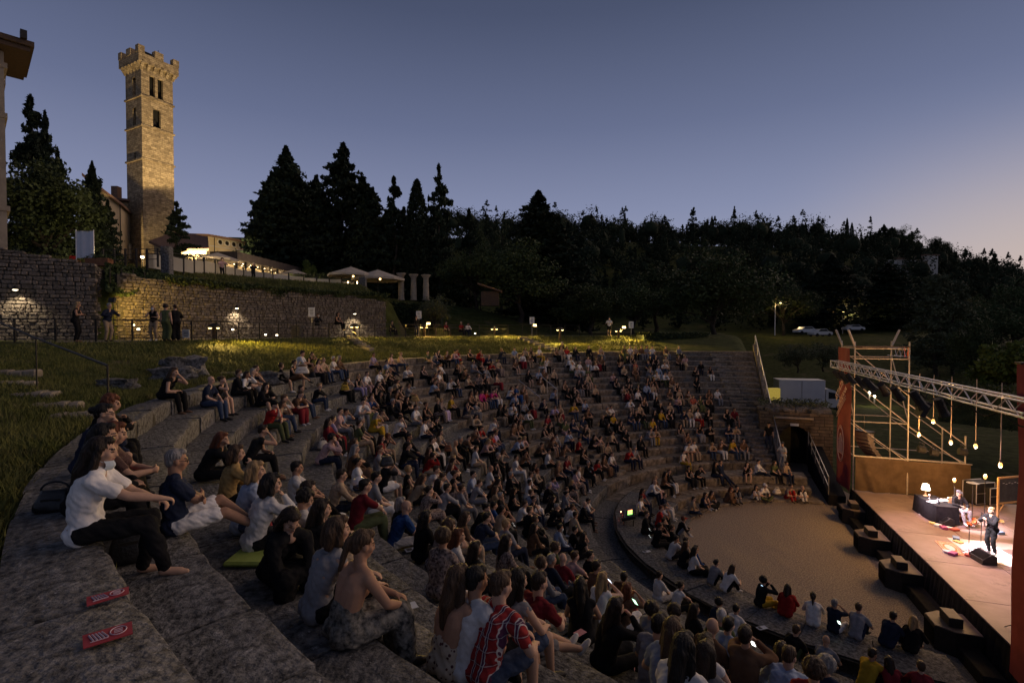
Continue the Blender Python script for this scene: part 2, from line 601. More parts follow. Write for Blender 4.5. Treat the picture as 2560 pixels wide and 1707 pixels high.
def seat_row(label, r0, z, depth, h, vend, length, name='seat_row', group='curved stone seat rows of the theatre'):
 lim = math.acos(min(1, -vend / r0)) if vend < 0 else math.pi / 2 + math.asin(min(1, vend / r0))
 root = thing(name, label, 'stone seating', group=group)
 nb = max(4, int(2 * lim * r0 / length))
 cuts = [-lim + 2 * lim * (q + (random.uniform(-.22, .22) if 0 < q < nb else 0)) / nb for q in range(nb + 1)]
 kept = 0
 for q in range(nb):
  b0, b1 = cuts[q] + .004 / r0 * 3, cuts[q + 1] - .004 / r0 * 3
  mid = arc_pt(r0 + .3, (b0 + b1) / 2, z)
  ends = [arc_pt(r0, b0, z), arc_pt(r0, b1, z), mid]
  dcam = min((Vector((p.x, p.y, 0)) - Vector((0, 0, 0))).length for p in ends)
  if dcam > 4 and not any(in_view(p, 500) for p in ends):
   continue
  near = 2 if dcam < 8 else (1 if dcam < 18 else 0)
  dep_ = depth(dcam) if callable(depth) else depth
  V, F = arc_block(r0, dep_, z, h, b0, b1, near, random.random() * 40)
  c = mid
  m_ = MB().add([p - c for p in V], F)
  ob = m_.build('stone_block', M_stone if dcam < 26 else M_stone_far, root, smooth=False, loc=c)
  if near:
   ob.data.shade_smooth()
   ob.data.set_sharp_from_angle(angle=R(50))
  kept += 1
 # rubble behind the joints
 if callable(depth):
  depth = .55
 ns = 40
 for q in range(ns):
  b0, b1 = -lim + 2 * lim * q / ns, -lim + 2 * lim * (q + 1) / ns
  P = []
  for be in (b0, b1):
   for rr, zz in ((r0 + .05, z - h - .06), (r0 + .05, z - .05), (r0 + depth + .1, z - .05), (r0 + depth + .1, z - h - .3)):
    P.append(arc_pt(rr, be, zz))
  fs = [(0, 4, 5, 1), (1, 5, 6, 2)]
  if q == 0:
   fs.append((0, 1, 2, 3))
  if q == ns - 1:
   fs.append((7, 6, 5, 4))
  CORE.add(P, fs)
 return root
for k in range(NROWS):
 seat_row('%s curved stone seat row down from the grass bank' % ordinal(k + 1) if k else 'topmost curved stone seat row along the grass bank',
    row_r(k), row_z(k), 0.80 if k else (lambda d: .62 + .75 * (1 - float(sstep(3.6, 5.4, d)))), 0.42 if k < NROWS - 1 else 0.62, -1.3, random.uniform(1.15, 1.5))
seat_row('flat stone walkway between the seat rows and the lower benches', 9.55, 0.46, 1.25, 0.5, -0.9, 1.3, 'walkway_paving', None)
seat_row('upper of the two low stone benches around the gravel', 8.30, 0.90, 1.28, 0.46, -0.1, 1.5, 'stone_bench', 'low benches round the orchestra')
seat_row('lower of the two low stone benches around the gravel', 7.45, 0.50, 0.88, 0.42, -0.05, 1.4, 'stone_bench', 'low benches round the orchestra')
seat_row('curved stone kerb paving at the edge of the gravel', 6.55, 0.10, 0.93, 0.16, 0.35, 1.2, 'edge_paving', None)
o = CORE.build('rubble_fill', M_core)
tag(o, kind='structure')
# radial stairs: half-height blocks standing on the treads
def radial_stair(be_c, width, label, k0=0, k1=NROWS - 1):
 root = thing('radial_stair', label, 'stairs', group='radial stairs through the seat rows')
 for k in range(k0, k1):
  r0 = row_r(k) - 0.36
  z = row_z(k) - 0.18
  w = width / r0
  V, F = arc_block(r0, 0.37, z, 0.22, be_c - w / 2, be_c + w / 2, 0, k)
  c = arc_pt(r0, be_c, z)
  MB().add([p - c for p in V], F).build('stair_step', M_stone_far if k > -1 else M_stone, root, loc=c)
 return root
def beta_of(p):
 u, v = uv_of(p)
 return math.atan2(u, -v)
for k in range(NROWS):
 pass
radial_stair(math.acos(1.3 / 17.0) - 0.105, 0.95, 'steep stone stair along the far end of the seat rows', 0, NROWS - 1)
B_OPEN = beta_of(W(1335, 985, 33.5))
radial_stair(B_OPEN + 0.005, 0.9, 'narrow stone stair below the railed opening in the rows', 8, NROWS - 1)
radial_stair(beta_of(W(1385, 862, 44)), 0.9, 'narrow stone stair rising to the path lamp on the bank', 0, 5)
# wall closing the far end of the seating
root = thing('end_wall', 'long sloping stone wall closing the far end of the seat rows', 'wall')
mb = MB()
nst = 26
for q in range(nst):
 ra, rb = 10.2 + (24.9 - 10.2) * q / nst, 10.2 + (24.9 - 10.2) * (q + 1) / nst
 ua, ub = math.sqrt(ra * ra - 1.3 ** 2), math.sqrt(rb * rb - 1.3 ** 2)
 za = row_z(0) - 0.48 * (24 - ra) + 0.22
 zb = row_z(0) - 0.48 * (24 - rb) + 0.22
 zt = (za + zb) / 2
 P = []
 for vv in (-1.27, -0.92):
  P += [PL(ua, vv, -0.3), PL(ub, vv, -0.3), PL(ub, vv, zb), PL(ua, vv, za)]
 mb.add(P, [(0, 1, 2, 3), (7, 6, 5, 4), (3, 2, 6, 7)] + ([(0, 3, 7, 4)] if q == 0 else []) + ([(1, 5, 6, 2)] if q == nst - 1 else []))
mb.build('wall_body', M_wallstone, root)
mb = MB()
ua, ub = math.sqrt(10.3 ** 2 - 1.69), math.sqrt(24.9 ** 2 - 1.69)
pa, pb = PL(ua, -1.1, row_z(0) - .48 * (24 - 10.3) + 0.95), PL(ub, -1.1, row_z(0) - .48 * (24 - 24.9) + .95)
mb.tube(pa, pb, .03)
mb.build('hand_rail', M_steel, root)
for t in np.linspace(0, 1, 9):
 p = pa.lerp(pb, t)
 MB().tube(p - Vector((0, 0, .75)), p, .024, n=6).build('rail_post', M_steel, root)
# metal rails round the opening in the rows
root = thing('stair_railing', 'weathered metal hand rails around the stair opening amid the rows', 'railing')
tA, tB = W(1279, 936, 37.5), W(1346, 934, 37.5)
bA, bB = W(1350, 993, 33.5), W(1393, 974, 34.5)
mb = MB().tube(tA, tB, .03, n=6).tube(tA, bA, .035, n=6).tube(tB, bB, .035, n=6)
mb.build('hand_rail', M_steel, root)
mb = MB().tube(W(1282, 962, 37.5), W(1346, 936, 37.5), .018, n=5).tube(W(1282, 938, 37.5), W(1344, 960, 37.5), .018, n=5)
mb.build('cross_brace', M_steel, root)
for p, dz in ((tA, 1.0), (tB, 1.0), (bA, 1.15), (bB, 1.15), (tA.lerp(bA, .5), 1.0), (tB.lerp(bB, .5), 1.0)):
 MB().tube(p - Vector((0, 0, dz)), p, .026, n=6).build('rail_post', M_steel, root)
# ================================================================ path, railing
mb = MB()
bs = [beta_of((-27.5, 24.5, 0)), beta_of((12.0, 56.0, 0))]
angs = np.linspace(bs[0], bs[1], 60)
V = []
for be in angs:
 for rr in (33.2, 38.3):
  p = arc_pt(rr, be, 0)
  p.z = 8.66
  V.append(p)
mb.add(V, [(2 * q, 2 * q + 2, 2 * q + 3, 2 * q + 1) for q in range(len(angs) - 1)])
tag(mb.build('path', M_path), kind='structure')
rail_pts = [(-27.5, 24.6), (-22.8, 23.6), (-20.4, 24.6), (-18.9, 27.2), (-17.6, 30.5), (-16.0, 34.5), (-14.2, 38.6), (-12.2, 42.2), (-8.6, 46.2), (-4.6, 49.1), (0.0, 51.3), (4.6, 52.9), (8.4, 53.6)]
def resample(pts, step):
 P = [Vector((*p, 0)) for p in pts]
 out = [P[0]]
 acc = 0
 for a, b in zip(P[:-1], P[1:]):
  L = (b - a).length
  t = step - acc
  while t <= L:
   out.append(a.lerp(b, t / L))
   t += step
  acc = (acc + L) % step
 return out
RAIL = resample(rail_pts, 1.55)
for p in RAIL:
 p.z = float(ground_z(p.x, p.y)) + .02
 p.z = max(p.z, 8.62)
root = thing('path_railing', 'long dark metal railing along the path above the grass bank', 'railing')
for lab, dz, rr in (('top_rail', 1.08, .028), ('middle_rail', .78, .016), ('lower_rail', .14, .016)):
 mb = MB()
 for a, b in zip(RAIL[:-1], RAIL[1:]):
  mb.tube(a + Vector((0, 0, dz)), b + Vector((0, 0, dz)), rr, n=6)
 mb.build(lab, M_iron, root)
mb = MB()
for a, b in zip(RAIL[:-1], RAIL[1:]):
 for t in np.linspace(.1, .9, 7):
  p = a.lerp(b, t)
  mb.tube(p + Vector((0, 0, .14)), p + Vector((0, 0, .78)), .0045, n=3, cap=False)
 for z in (.3, .46, .62):
  mb.tube(a + Vector((0, 0, z)), b + Vector((0, 0, z)), .0045, n=3, cap=False)
o = mb.build('wire_mesh', M_iron, root)
o['kind'] = 'stuff'
pm = MB().box((0, 0, .55), (.075, .055, 1.12)).mesh('rail_post', [M_iron])
for a in RAIL:
 link('rail_post', pm, root, loc=a)
# ================================================================ rubble stone walls, stone by stone
STONES = []
for q in range(8):
 m_ = MB().bbox((0, 0, 0), (1, 1, 1), .13)
 m_.v = [tuple(np.array(v) * (1 + rng.uniform(-.16, .16, 3))) for v in m_.v]
 me = m_.mesh('stone', [M_wallstone])
 STONES.append(me)
_SV = [np.array([v.co[:] for v in me.vertices]) for me in STONES]
_SF = [[tuple(p.vertices) for p in me.polygons] for me in STONES]
def stone_wall(name, label, pts, zb, zt, budget, hmin=.11, hmax=.24, lmin=.16, lmax=.5, thick=.5, ragged=.0):
 """pts: plan polyline, visible side on its right. zb / zt: bottom and top height per vertex."""
 root = thing(name, label, 'wall')
 P = [Vector((*p, 0)) for p in pts]
 seg = [(b - a).length for a, b in zip(P[:-1], P[1:])]
 cum = np.concatenate([[0], np.cumsum(seg)])
 L = cum[-1]
 def at(s):
  q = int(np.clip(np.searchsorted(cum, s) - 1, 0, len(seg) - 1))
  t = (s - cum[q]) / seg[q]
  d = (P[q + 1] - P[q]).normalized()
  return P[q].lerp(P[q + 1], t), d, zb[q] + (zb[q + 1] - zb[q]) * t, zt[q] + (zt[q + 1] - zt[q]) * t
 # mortar body
 mb = MB()
 ss = np.linspace(0, L, max(2, int(L / .8)))
 V = []
 for s in ss:
  p, d, a, b = at(s)
  nrm = Vector((d.y, -d.x, 0))
  wob = mnoise.noise((s * .7, 0, 3)) * ragged
  for off, z in ((-.0, a - .3), (-.0, b - .05 + wob), (-thick, b - .05 + wob), (-thick, a - .3)):
   q = p + nrm * off
   V.append((q.x, q.y, z))
 F = []
 for q in range(len(ss) - 1):
  for c in range(3):
   F.append((4 * q + c, 4 * q + 4 + c, 4 * q + 5 + c, 4 * q + 1 + c))
 F += [(3, 2, 1, 0), tuple(4 * (len(ss) - 1) + c for c in range(4))]
 mb.add(V, [tuple(reversed(f)) for f in F])
 mb.build('mortar_body', M_mortar, root)
 items = []
 zmin, zmax = min(zb), max(zt)
 z = zmin
 while z < zmax:
  h = random.uniform(hmin, hmax)
  s = random.uniform(0, lmax)
  while s < L:
   l = random.uniform(lmin, lmax)
   p, d, a, b = at(min(s + l / 2, L))
   wob = mnoise.noise((s * .7, 0, 3)) * ragged
   if z > a - .25 and z + h < b + .06 + wob and s + l < L + .1:
    nrm = Vector((d.y, -d.x, 0))
    c = p + nrm * random.uniform(-.06, .03)
    c.z = z + h / 2
    items.append((c, math.atan2(d.y, d.x), (l - .03, .28, h - .028)))
   s += l
  z += h
 vis = []
 for it in items:
  q = project(it[0])
  if q is None:
   continue
  px = it[2][0] * it[2][2] / max(1, it[0].y) ** 2
  if -60 < q[0] < 2620:
   vis.append((px, it))
 vis.sort(key=lambda t: -t[0])
 for _, (c, rz, s) in vis[:budget]:
  o = link('stone', random.choice(STONES), root, loc=c)
  o.rotation_euler = (random.uniform(-.06, .06), random.uniform(-.07, .07), rz)
  o.scale = s
 rest = [t[1] for t in vis[budget:]]
 if rest:
  mb = MB()
  for c, rz, s in rest:
   q = random.randrange(8)
   cs, sn = math.cos(rz), math.sin(rz)
   A = _SV[q] * np.array(s)
   B = np.stack([A[:, 0] * cs - A[:, 1] * sn + c.x, A[:, 0] * sn + A[:, 1] * cs + c.y, A[:, 2] + c.z], 1)
   mb.add(B.tolist(), _SF[q])
  o = mb.build('small_stones', M_wallstone, root)
  o['kind'] = 'stuff'
 return root
stone_wall('retaining_wall', 'tall rubble stone wall with wall lamp at the far left of the path',
   [(-36, 25.5), (-29.2, 28.0), (-24.6, 30.3)], [8.6, 8.6, 8.6], [14.2, 13.9, 13.15], 290, hmin=.13, hmax=.27, lmin=.18, lmax=.55, ragged=.25)
stone_wall('retaining_wall', 'long curving rubble stone wall below the grassy terrace',
   [(-24.0, 31.2), (-22.9, 33.2), (-21.6, 36.2), (-19.9, 39.6), (-17.8, 42.8), (-15.0, 45.9), (-11.9, 48.3)], [8.6] * 7,
   [12.7, 12.5, 12.5, 12.5, 12.45, 12.35, 12.0], 290, ragged=.22)
# return wall at the dark stair recess between the two
stone_wall('recess_wall', 'short rubble stone wall beside the dark stair recess', [(-24.6, 30.3), (-25.3, 32.0), (-24.0, 31.25)], [8.6] * 3, [13.1, 13.0, 11.4], 60)
# low stone counter wall with lamps on the path
stone_wall('counter_wall', 'low stone block wall between two railing lamps on the path',
   [(-15.6, 37.6), (-14.5, 40.3)], [8.6, 8.6], [9.65, 9.65], 40, thick=.8)
# ================================================================ grass
def blades(name, n, sampler, hgt, wid, m, label):
 P = sampler(n)
 n = len(P)
 a = rng.uniform(0, 2 * np.pi, n)
 h = hgt * rng.uniform(.5, 1.25, n)[:, None] * (1 if np.isscalar(hgt) else 1)
 w = wid * rng.uniform(.6, 1.3, n)[:, None]
 d = np.stack([np.cos(a), np.sin(a), 0 * a], 1)
 le = np.stack([rng.normal(0, .45, n), rng.normal(0, .45, n), np.ones(n)], 1)
 V = np.empty((n, 3, 3))
 V[:, 0] = P - d * w
 V[:, 1] = P + d * w
 V[:, 2] = P + le * h
 F = np.arange(3 * n).reshape(n, 3)
 me = np_mesh(name, V.reshape(-1, 3), F, [m])
 o = link(name, me)
 tag(o, label, 'grass', kind='stuff')
 return o
M_grass = mat('grass_blades', (0.075, 0.088, 0.022), (0.16, 0.155, 0.05), rough=0.8, scale=.8, spec=0.1, c3=(0.13, 0.115, 0.05), s3=1.2, t3=.6)
def samp_near(n):
 # bank to the left of the camera
 rr = 24.62 + (33.0 - 24.62) * rng.random(n) ** 1.3
 be = rng.uniform(*sorted((beta_of((-24, 22, 0)), beta_of((-2.4, -1.2, 0)))), n)
 c = np.cos(be); s = np.sin(be)
 x = CT.x + rr * (-N_.x * c + S_.x * s)
 y = CT.y + rr * (-N_.y * c + S_.y * s)
 keep = (y > 1.0) & (np.hypot(x, y) < 27) & ((np.hypot(x, y) > 5.2) | (rr > 25.4))
 x, y = x[keep], y[keep]
 cl = np.array([mnoise.noise((p * .9, q * .9, 5)) for p, q in zip(x, y)])
 k2 = cl > rng.uniform(-.75, .15, len(x))
 x, y = x[k2], y[k2]
 return np.stack([x, y, ground_z(x, y) + np.array([mnoise.noise((p * .35, q * .35, 0)) for p, q in zip(x, y)]) * .10 - .01], 1)
def samp_far(n):
 rr = rng.uniform(24.65, 33.2, n)
 be = rng.uniform(*sorted((beta_of((-24, 20, 0)), beta_of((14, 56, 0)))), n)
 c = np.cos(be); s = np.sin(be)
 x = CT.x + rr * (-N_.x * c + S_.x * s)
 y = CT.y + rr * (-N_.y * c + S_.y * s)
 keep = np.hypot(x, y) > 14
 x, y = x[keep], y[keep]
 return np.stack([x, y, ground_z(x, y) - .01], 1)
blades('near_bank_grass', 80000, samp_near, .14, .011, M_grass, 'short dry grass on the near bank beside the steps')
blades('far_bank_grass', 60000, samp_far, .16, .022, M_grass, 'lamplit grass on the bank below the path railing')
def samp_terr(n):
 be = rng.uniform(*sorted((beta_of((-30, 30, 0)), beta_of((-12, 49, 0)))), n)
 c = np.cos(be); s = np.sin(be)
 an = np.degrees(np.arctan2(-N_.y * c + S_.y * s, -N_.x * c + S_.x * s)) % 360
 rr = wall_r(an) + .5 + 6 * rng.random(n)
 x = CT.x + rr * (-N_.x * c + S_.x * s)
 y = CT.y + rr * (-N_.y * c + S_.y * s)
 return np.stack([x, y, ground_z(x, y)], 1)
blades('terrace_grass', 16000, samp_terr, .22, .035, M_grass, 'grass slope between the stone wall and the terrace fence')
# weeds in the joints between the seat rows
def samp_weed(n):
 out = []
 for k in range(0, 7):
  rr = row_r(k) + .80
  be = rng.uniform(*sorted((beta_of((-9, 10, 0)), beta_of((2.5, 3.0, 0)))), n // 7)
  for b in be:
   if mnoise.noise((b * 40, k * 3, 1)) > .12:
    p = arc_pt(rr + rng.normal(-.04, .035), b, row_z(k))
    out.append((p.x, p.y, p.z - .01))
 for k in range(10, 18):
  rr = row_r(k) - .03
  be = rng.uniform(-.9, 1.45, n // 8)
  for b in be:
   if mnoise.noise((b * 14, k * 3, 1)) > .05:
    p = arc_pt(rr + rng.normal(-.03, .03), b, row_z(k) - .375)
    out.append((p.x, p.y, p.z - .01))
 return np.array(out)
blades('joint_weeds', 9000, samp_weed, .07, .008, M_grass, 'small weeds in the joints of the stone seat rows')
# steps in the bank on the left, with their hand rail
M_step = mat('bank_step_stone', (0.13, 0.11, 0.085), (0.25, 0.215, 0.17), rough=.9, scale=4, bump=.5, rnd=.15)
root = thing('bank_steps', 'worn stone steps climbing the grass bank on the left', 'steps')
for (sx, sy, w, dep) in ((248, 1022, .85, 9.6), (200, 997, .85, 10.4), (142, 977, .85, 11.2), (84, 954, .9, 12.1), (20, 930, 1.1, 13.0), (30, 898, 1.2, 14.6)):
 p = W(sx, sy, dep)
 g = float(ground_z(p.x, p.y))
 m_ = MB()
 V, F = [], []
 for q in range(4):
  m_.bbox(((q - 1.5) * w / 4, random.uniform(-.05, .05), random.uniform(-.02, .02)), (w / 4 + .02, .46 + random.uniform(-.08, .08), .26), .045, random.uniform(-.12, .12))
 m_.build('step', M_step, root, loc=(p.x, p.y, g - .02), rz=R(28 + random.uniform(-9, 9)))
root = thing('bank_handrail', 'thin dark iron hand rail beside the stone steps on the bank', 'handrail')
hp = [W(0, 806, 15.5), W(90, 845, 12.6), W(262, 911, 9.2), W(269, 914, 9.1)]
mb = MB().path(hp, .022)
mb.build('hand_rail', M_iron, root)
for p in (hp[3], hp[1]):
 g = float(ground_z(p.x, p.y))
 MB().tube((p.x, p.y, g - .1), p, .018, n=6).build('rail_post', M_iron, root)
root = thing('bank_handrail', 'short dark hand rail above the stairs at the bollard lamp', 'handrail')
hp = [W(866, 818, 40.5), W(928, 863, 37.2), W(929, 890, 37.2)]
MB().path(hp, .025).build('hand_rail', M_iron, root)
MB().tube(W(890, 836, 39.3), W(890, 866, 39.3), .02, n=6).build('rail_post', M_iron, root)
root = thing('bank_steps', 'narrow steps below the bollard lamp beside the hand rail', 'steps')
for q in range(6):
 p = W(873 + q * 9, 853 + q * 7, 40 - q * .9)
 g = float(ground_z(p.x, p.y))
 MB().bbox((0, 0, 0), (1.1, .4, .3), .02).build('step', M_step, root, loc=(p.x, p.y, g + .05), rz=R(-40))
root = thing('bank_steps', 'pale narrow steps up the bank at the path bollard', 'steps')
for q in range(7):
 be = beta_of(W(1385, 862, 44))
 p = arc_pt(25 + q * 1.1, be, 0)
 g = float(ground_z(p.x, p.y))
 MB().bbox((0, 0, 0), (.4, 1.0, .3), .02).build('step', M_step, root, loc=(p.x, p.y, g + .06), rz=math.atan2(p.y - CT.y, p.x - CT.x))
def boulder(name, label, sx, sy, dep, s, rz, seed, parts=1):
 p = W(sx, sy, dep)
 g = float(ground_z(p.x, p.y))
 root = None
 bm = bmesh.new()
 bmesh.ops.create_cube(bm, size=1.0)
 bmesh.ops.subdivide_edges(bm, edges=bm.edges[:], cuts=8, use_grid_fill=True)
 for v in bm.verts:
  c = v.co.copy()
  n1 = mnoise.noise(c * 2.3 + Vector((seed, 0, 0))) * .30 + mnoise.noise(c * 5 + Vector((0, seed, 0))) * .12 + mnoise.noise(c * 11 + Vector((0, seed, 0))) * .05
  v.co = c * (1 - .10 * max(0, c.length - .62)) + c.normalized() * n1
  v.co = Vector((v.co.x * s[0], v.co.y * s[1], v.co.z * s[2]))
 me = bpy.data.meshes.new(name)
 bm.to_mesh(me); bm.free()
 me.materials.append(M_stone)
 me.shade_smooth(); me.set_sharp_from_angle(angle=R(35))
 o = link(name, me, loc=(p.x, p.y, g + s[2] * .32), rz=rz)
 tag(o, label, 'stone block')
 return o
boulder('stone_block', 'big split stone block lying on the grass bank', 462, 900, 19.0, (1.3, 1.0, .75), .5, 3)
boulder('stone_block', 'lower slab fallen against the split stone block', 437, 918, 17.6, (1.15, .8, .5), .2, 8)
boulder('stone_block', 'flat stone slab in the grass behind the seated group', 625, 905, 20.5, (2.1, 1.1, .5), .3, 5)
boulder('stone_block', 'small rock near the end of the bank hand rail', 292, 913, 14.8, (.8, .5, .3), .1, 9)
# ================================================================ trees
M_bark = mat('bark', (0.025, 0.02, 0.015), (0.05, 0.04, 0.03), rough=.95, scale=9, bump=.6)
M_leaf_con = mat('conifer_leaf', (0.012, 0.020, 0.012), (0.030, 0.043, 0.023), rough=.75, scale=1.4, spec=.15, rnd=.25)
M_leaf_brd = mat('broad_leaf', (0.024, 0.038, 0.013), (0.060, 0.078, 0.027), rough=.7, scale=.6, spec=.2, rnd=.25)
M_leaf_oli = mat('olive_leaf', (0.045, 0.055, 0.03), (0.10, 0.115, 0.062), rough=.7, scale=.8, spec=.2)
M_leaf_lit = mat('lit_leaf', (0.05, 0.075, 0.015), (0.11, 0.14, 0.03), rough=.7, scale=.8, spec=.2)  # brighter leaf green, stands for light falling on the foliage
M_leaf_hill = mat('hill_leaf', (0.015, 0.022, 0.012), (0.036, 0.046, 0.023), rough=.8, scale=.12, spec=.1)
def leaf_quads(P, size, aspect=2.0, up=0.25, D=None):
 n = len(P)
 d = rng.normal(0, 1, (n, 3)) if D is None else D + rng.normal(0, .55, (n, 3))
 d[:, 2] *= .8
 d /= np.linalg.norm(d, axis=1)[:, None]
 q = rng.normal(0, 1, (n, 3))
 w = np.cross(d, q)
 w /= np.linalg.norm(w, axis=1)[:, None]
 s = size * rng.uniform(.55, 1.3, n)[:, None]
 V = np.empty((n, 4, 3))
 V[:, 0] = P - d * s * .5
 V[:, 1] = P + w * s / aspect * .5
 V[:, 2] = P + d * s * .5
 V[:, 3] = P - w * s / aspect * .5
 return V.reshape(-1, 3), np.arange(4 * n).reshape(n, 4)
def conifer_pts(n, rmax, seed, dense=1.0, base=.06, ragged=.35, cone=1.0, droop=.25):
 g = np.random.default_rng(seed)
 nb = int(150 * dense)
 zz = base + (1 - base) * g.random(nb) ** .85
 az = g.uniform(0, 2 * np.pi, nb)
 prof = np.clip((1 - zz) / (1 - base), 0, 1)
 prof = np.where(prof < .12, prof * 2.2, prof ** cone * (1.0 - .25 * sstep(.75, 1.0, prof)))
 Ls = rmax * prof * (1 - ragged + 2 * ragged * g.random(nb) ** 1.4)
 m = max(8, n // nb)
 t = g.random((nb, m)) ** .62
 sp = g.normal(0, 1, (nb, m)) * .16 * Ls[:, None] * t
 x = Ls[:, None] * t
 X = np.cos(az)[:, None] * x - np.sin(az)[:, None] * sp
 Y = np.sin(az)[:, None] * x + np.cos(az)[:, None] * sp
 Z = zz[:, None] - droop * x * (1 - .6 * t) + .35 * droop * x * t * t + g.normal(0, .008, (nb, m))
 P = np.stack([X, Y, Z], -1).reshape(-1, 3)
 # leader
 lt = g.random(60)
 P2 = np.stack([g.normal(0, .006, 60), g.normal(0, .006, 60), .9 + .11 * lt], 1)
 return np.concatenate([P, P2])
def round_pts(n, seed, rx=.42, rz=.36, cz=.62, ncl=46, clr=.14):
 g = np.random.default_rng(seed)
 d = g.normal(0, 1, (ncl, 3)); d /= np.linalg.norm(d, axis=1)[:, None]
 rad = g.random(ncl) ** .45
 C = d * rad[:, None] * np.array([rx, rx, rz]) * (.75 + .35 * g.random(ncl))[:, None] + np.array([0, 0, cz])
 C[:, 2] -= .10 * (np.hypot(C[:, 0], C[:, 1]) / rx) ** 2
 m = n // ncl
 q = g.normal(0, 1, (ncl, m, 3)); q /= np.linalg.norm(q, axis=2)[:, :, None]
 rr = clr * (.6 + .8 * g.random(ncl))[:, None, None] * g.random((ncl, m, 1)) ** .4
 return (C[:, None] + q * rr * np.array([1, 1, .75])).reshape(-1, 3), C
def trunk_mb(h, r0, limbs=(), bend=.02):
 mb = MB()
 p = Vector((0, 0, -.03))
 prev, rp = p, r0
 for q in range(1, 7):
  t = q / 6
  nx = Vector((bend * math.sin(q * 1.7), bend * math.cos(q * 2.3), h * t))
  r = r0 * (1 - .8 * t)
  mb.tube(prev, nx, rp, r, n=7, cap=False)
  prev, rp = nx, r
 for a, b, r in limbs:
  mid = Vector(a).lerp(Vector(b), .5) + Vector((0, 0, .03))
  mb.tube(a, mid, r, r * .7, n=5, cap=False)
  mb.tube(mid, b, r * .7, r * .3, n=5, cap=False)
 return mb
def cedar_pts(n, seed, R0=.30, ncl=90, power=.55, spread=.075):
 g = np.random.default_rng(seed)
 z = .05 + .93 * g.random(ncl) ** .9
 env = R0 * np.clip(1 - z, 0, 1) ** power * (.62 + .5 * g.random(ncl))
 a = g.uniform(0, 2 * np.pi, ncl)
 rad = env * (.35 + .65 * g.random(ncl) ** .5)
 C = np.stack([np.cos(a) * rad, np.sin(a) * rad, z], 1)
 m = n // ncl
 q = g.normal(0, 1, (ncl, m, 3))
 q /= np.linalg.norm(q, axis=2)[:, :, None]
 sc = spread * (.55 + .8 * g.random(ncl)) * (.55 + .6 * np.clip(1 - z, 0, 1))
 P = C[:, None] + q * (sc[:, None] * g.random((ncl, m)) ** .45)[:, :, None] * np.array([1, 1, .62])
 out = np.stack([np.cos(a), np.sin(a), 0 * a], 1)
 P += out[:, None] * (g.random((ncl, m)) ** 2 * .035)[:, :, None]
 P = P.reshape(-1, 3)
 k = 300
 core = np.stack([g.normal(0, .03, k), g.normal(0, .03, k), g.random(k) * .95], 1)
 tip = np.stack([g.normal(0, .012, 80), g.normal(0, .012, 80), .90 + .1 * g.random(80)], 1)
 return np.concatenate([P, core, tip])
TREE = {}
def make_tree_mesh(key, pts, size, aspect, m, trunk):
 V, F = leaf_quads(pts, size, aspect)
 TREE[key] = (np_mesh('crown', V, F, [m]), trunk.mesh('trunk', [M_bark]))
for q in range(3):
 stems = (((0, 0, 1.0, .27), (.13, .04, .90, .22), (-.14, -.03, .80, .22), (.02, .15, .72, .2)), ((0, 0, 1.0, .26), (.10, -.05, .80, .22), (-.10, .06, .70, .22)), ((0, 0, 1.0, .24), (-.10, .05, .86, .19), (.12, .03, .66, .2)))[q]
 pts = np.concatenate([conifer_pts(int(10000 * hh), rr_, 60 + 7 * q + k, dense=1.5, ragged=.34, cone=.60, droop=.13, base=.03) * np.array([1, 1, hh]) + np.array([ox, oy, 0]) for k, (ox, oy, hh, rr_) in enumerate(stems)])
 make_tree_mesh('con%d' % q, pts, .030, 1.7, M_leaf_con, trunk_mb(.95, .018))
make_tree_mesh('pale', cedar_pts(15000, 44, .24, 170, .42, .062), .028, 2.0, M_leaf_oli, trunk_mb(.95, .018))  # conifer whose paler leaf colour stands for lamplight on it
make_tree_mesh('spire', conifer_pts(5000, .26, 31, dense=.62, ragged=.35, cone=1.0, droop=.12, base=.08), .04, 2.2, M_leaf_con, trunk_mb(.95, .016))
make_tree_mesh('layer', conifer_pts(8000, .33, 37, dense=.6, ragged=.4, cone=.72, droop=.02, base=.1), .04, 2.2, M_leaf_con, trunk_mb(.95, .018))
gP = np.random.default_rng(5)
nz = 7000
zz = .03 + .97 * gP.random(nz) ** .9
ra = .115 * np.sin(np.pi * np.clip(zz, 0, 1) ** .62) ** .6 * (.55 + .5 * gP.random(nz) ** .4) * (1 + .22 * np.sin(zz * 23 + 3 * np.cos(gP.random(nz) * 6)))
aa = gP.uniform(0, 2 * np.pi, nz)
make_tree_mesh('cyp', np.stack([np.cos(aa) * ra, np.sin(aa) * ra, zz], 1), .032, 2.4, M_leaf_con, trunk_mb(.9, .014))
for q, (rx, rz, cz, ncl, clr) in enumerate([(.46, .34, .62, 60, .13), (.40, .36, .60, 50, .13), (.52, .30, .62, 66, .12)]):
 pts, C = round_pts(13000, 50 + q, rx, rz, cz, ncl, clr)
 limbs = [((0, 0, .22 + .03 * (k % 5)), tuple(C[k]), .012) for k in range(0, ncl, 4)]
 make_tree_mesh('brd%d' % q, pts, .028, 1.6, M_leaf_brd, trunk_mb(.55, .024, limbs))
pts, C = round_pts(6500, 71, .40, .40, .58, 44, .12)
make_tree_mesh('olive', pts, .04, 3.0, M_leaf_oli, trunk_mb(.5, .02, [((0, 0, .18), tuple(C[k]), .012) for k in range(0, 44, 5)]))
make_tree_mesh('lit', pts, .06, 1.5, M_leaf_lit, trunk_mb(.5, .02, [((0, 0, .18), tuple(C[k]), .012) for k in range(0, 44, 5)]))
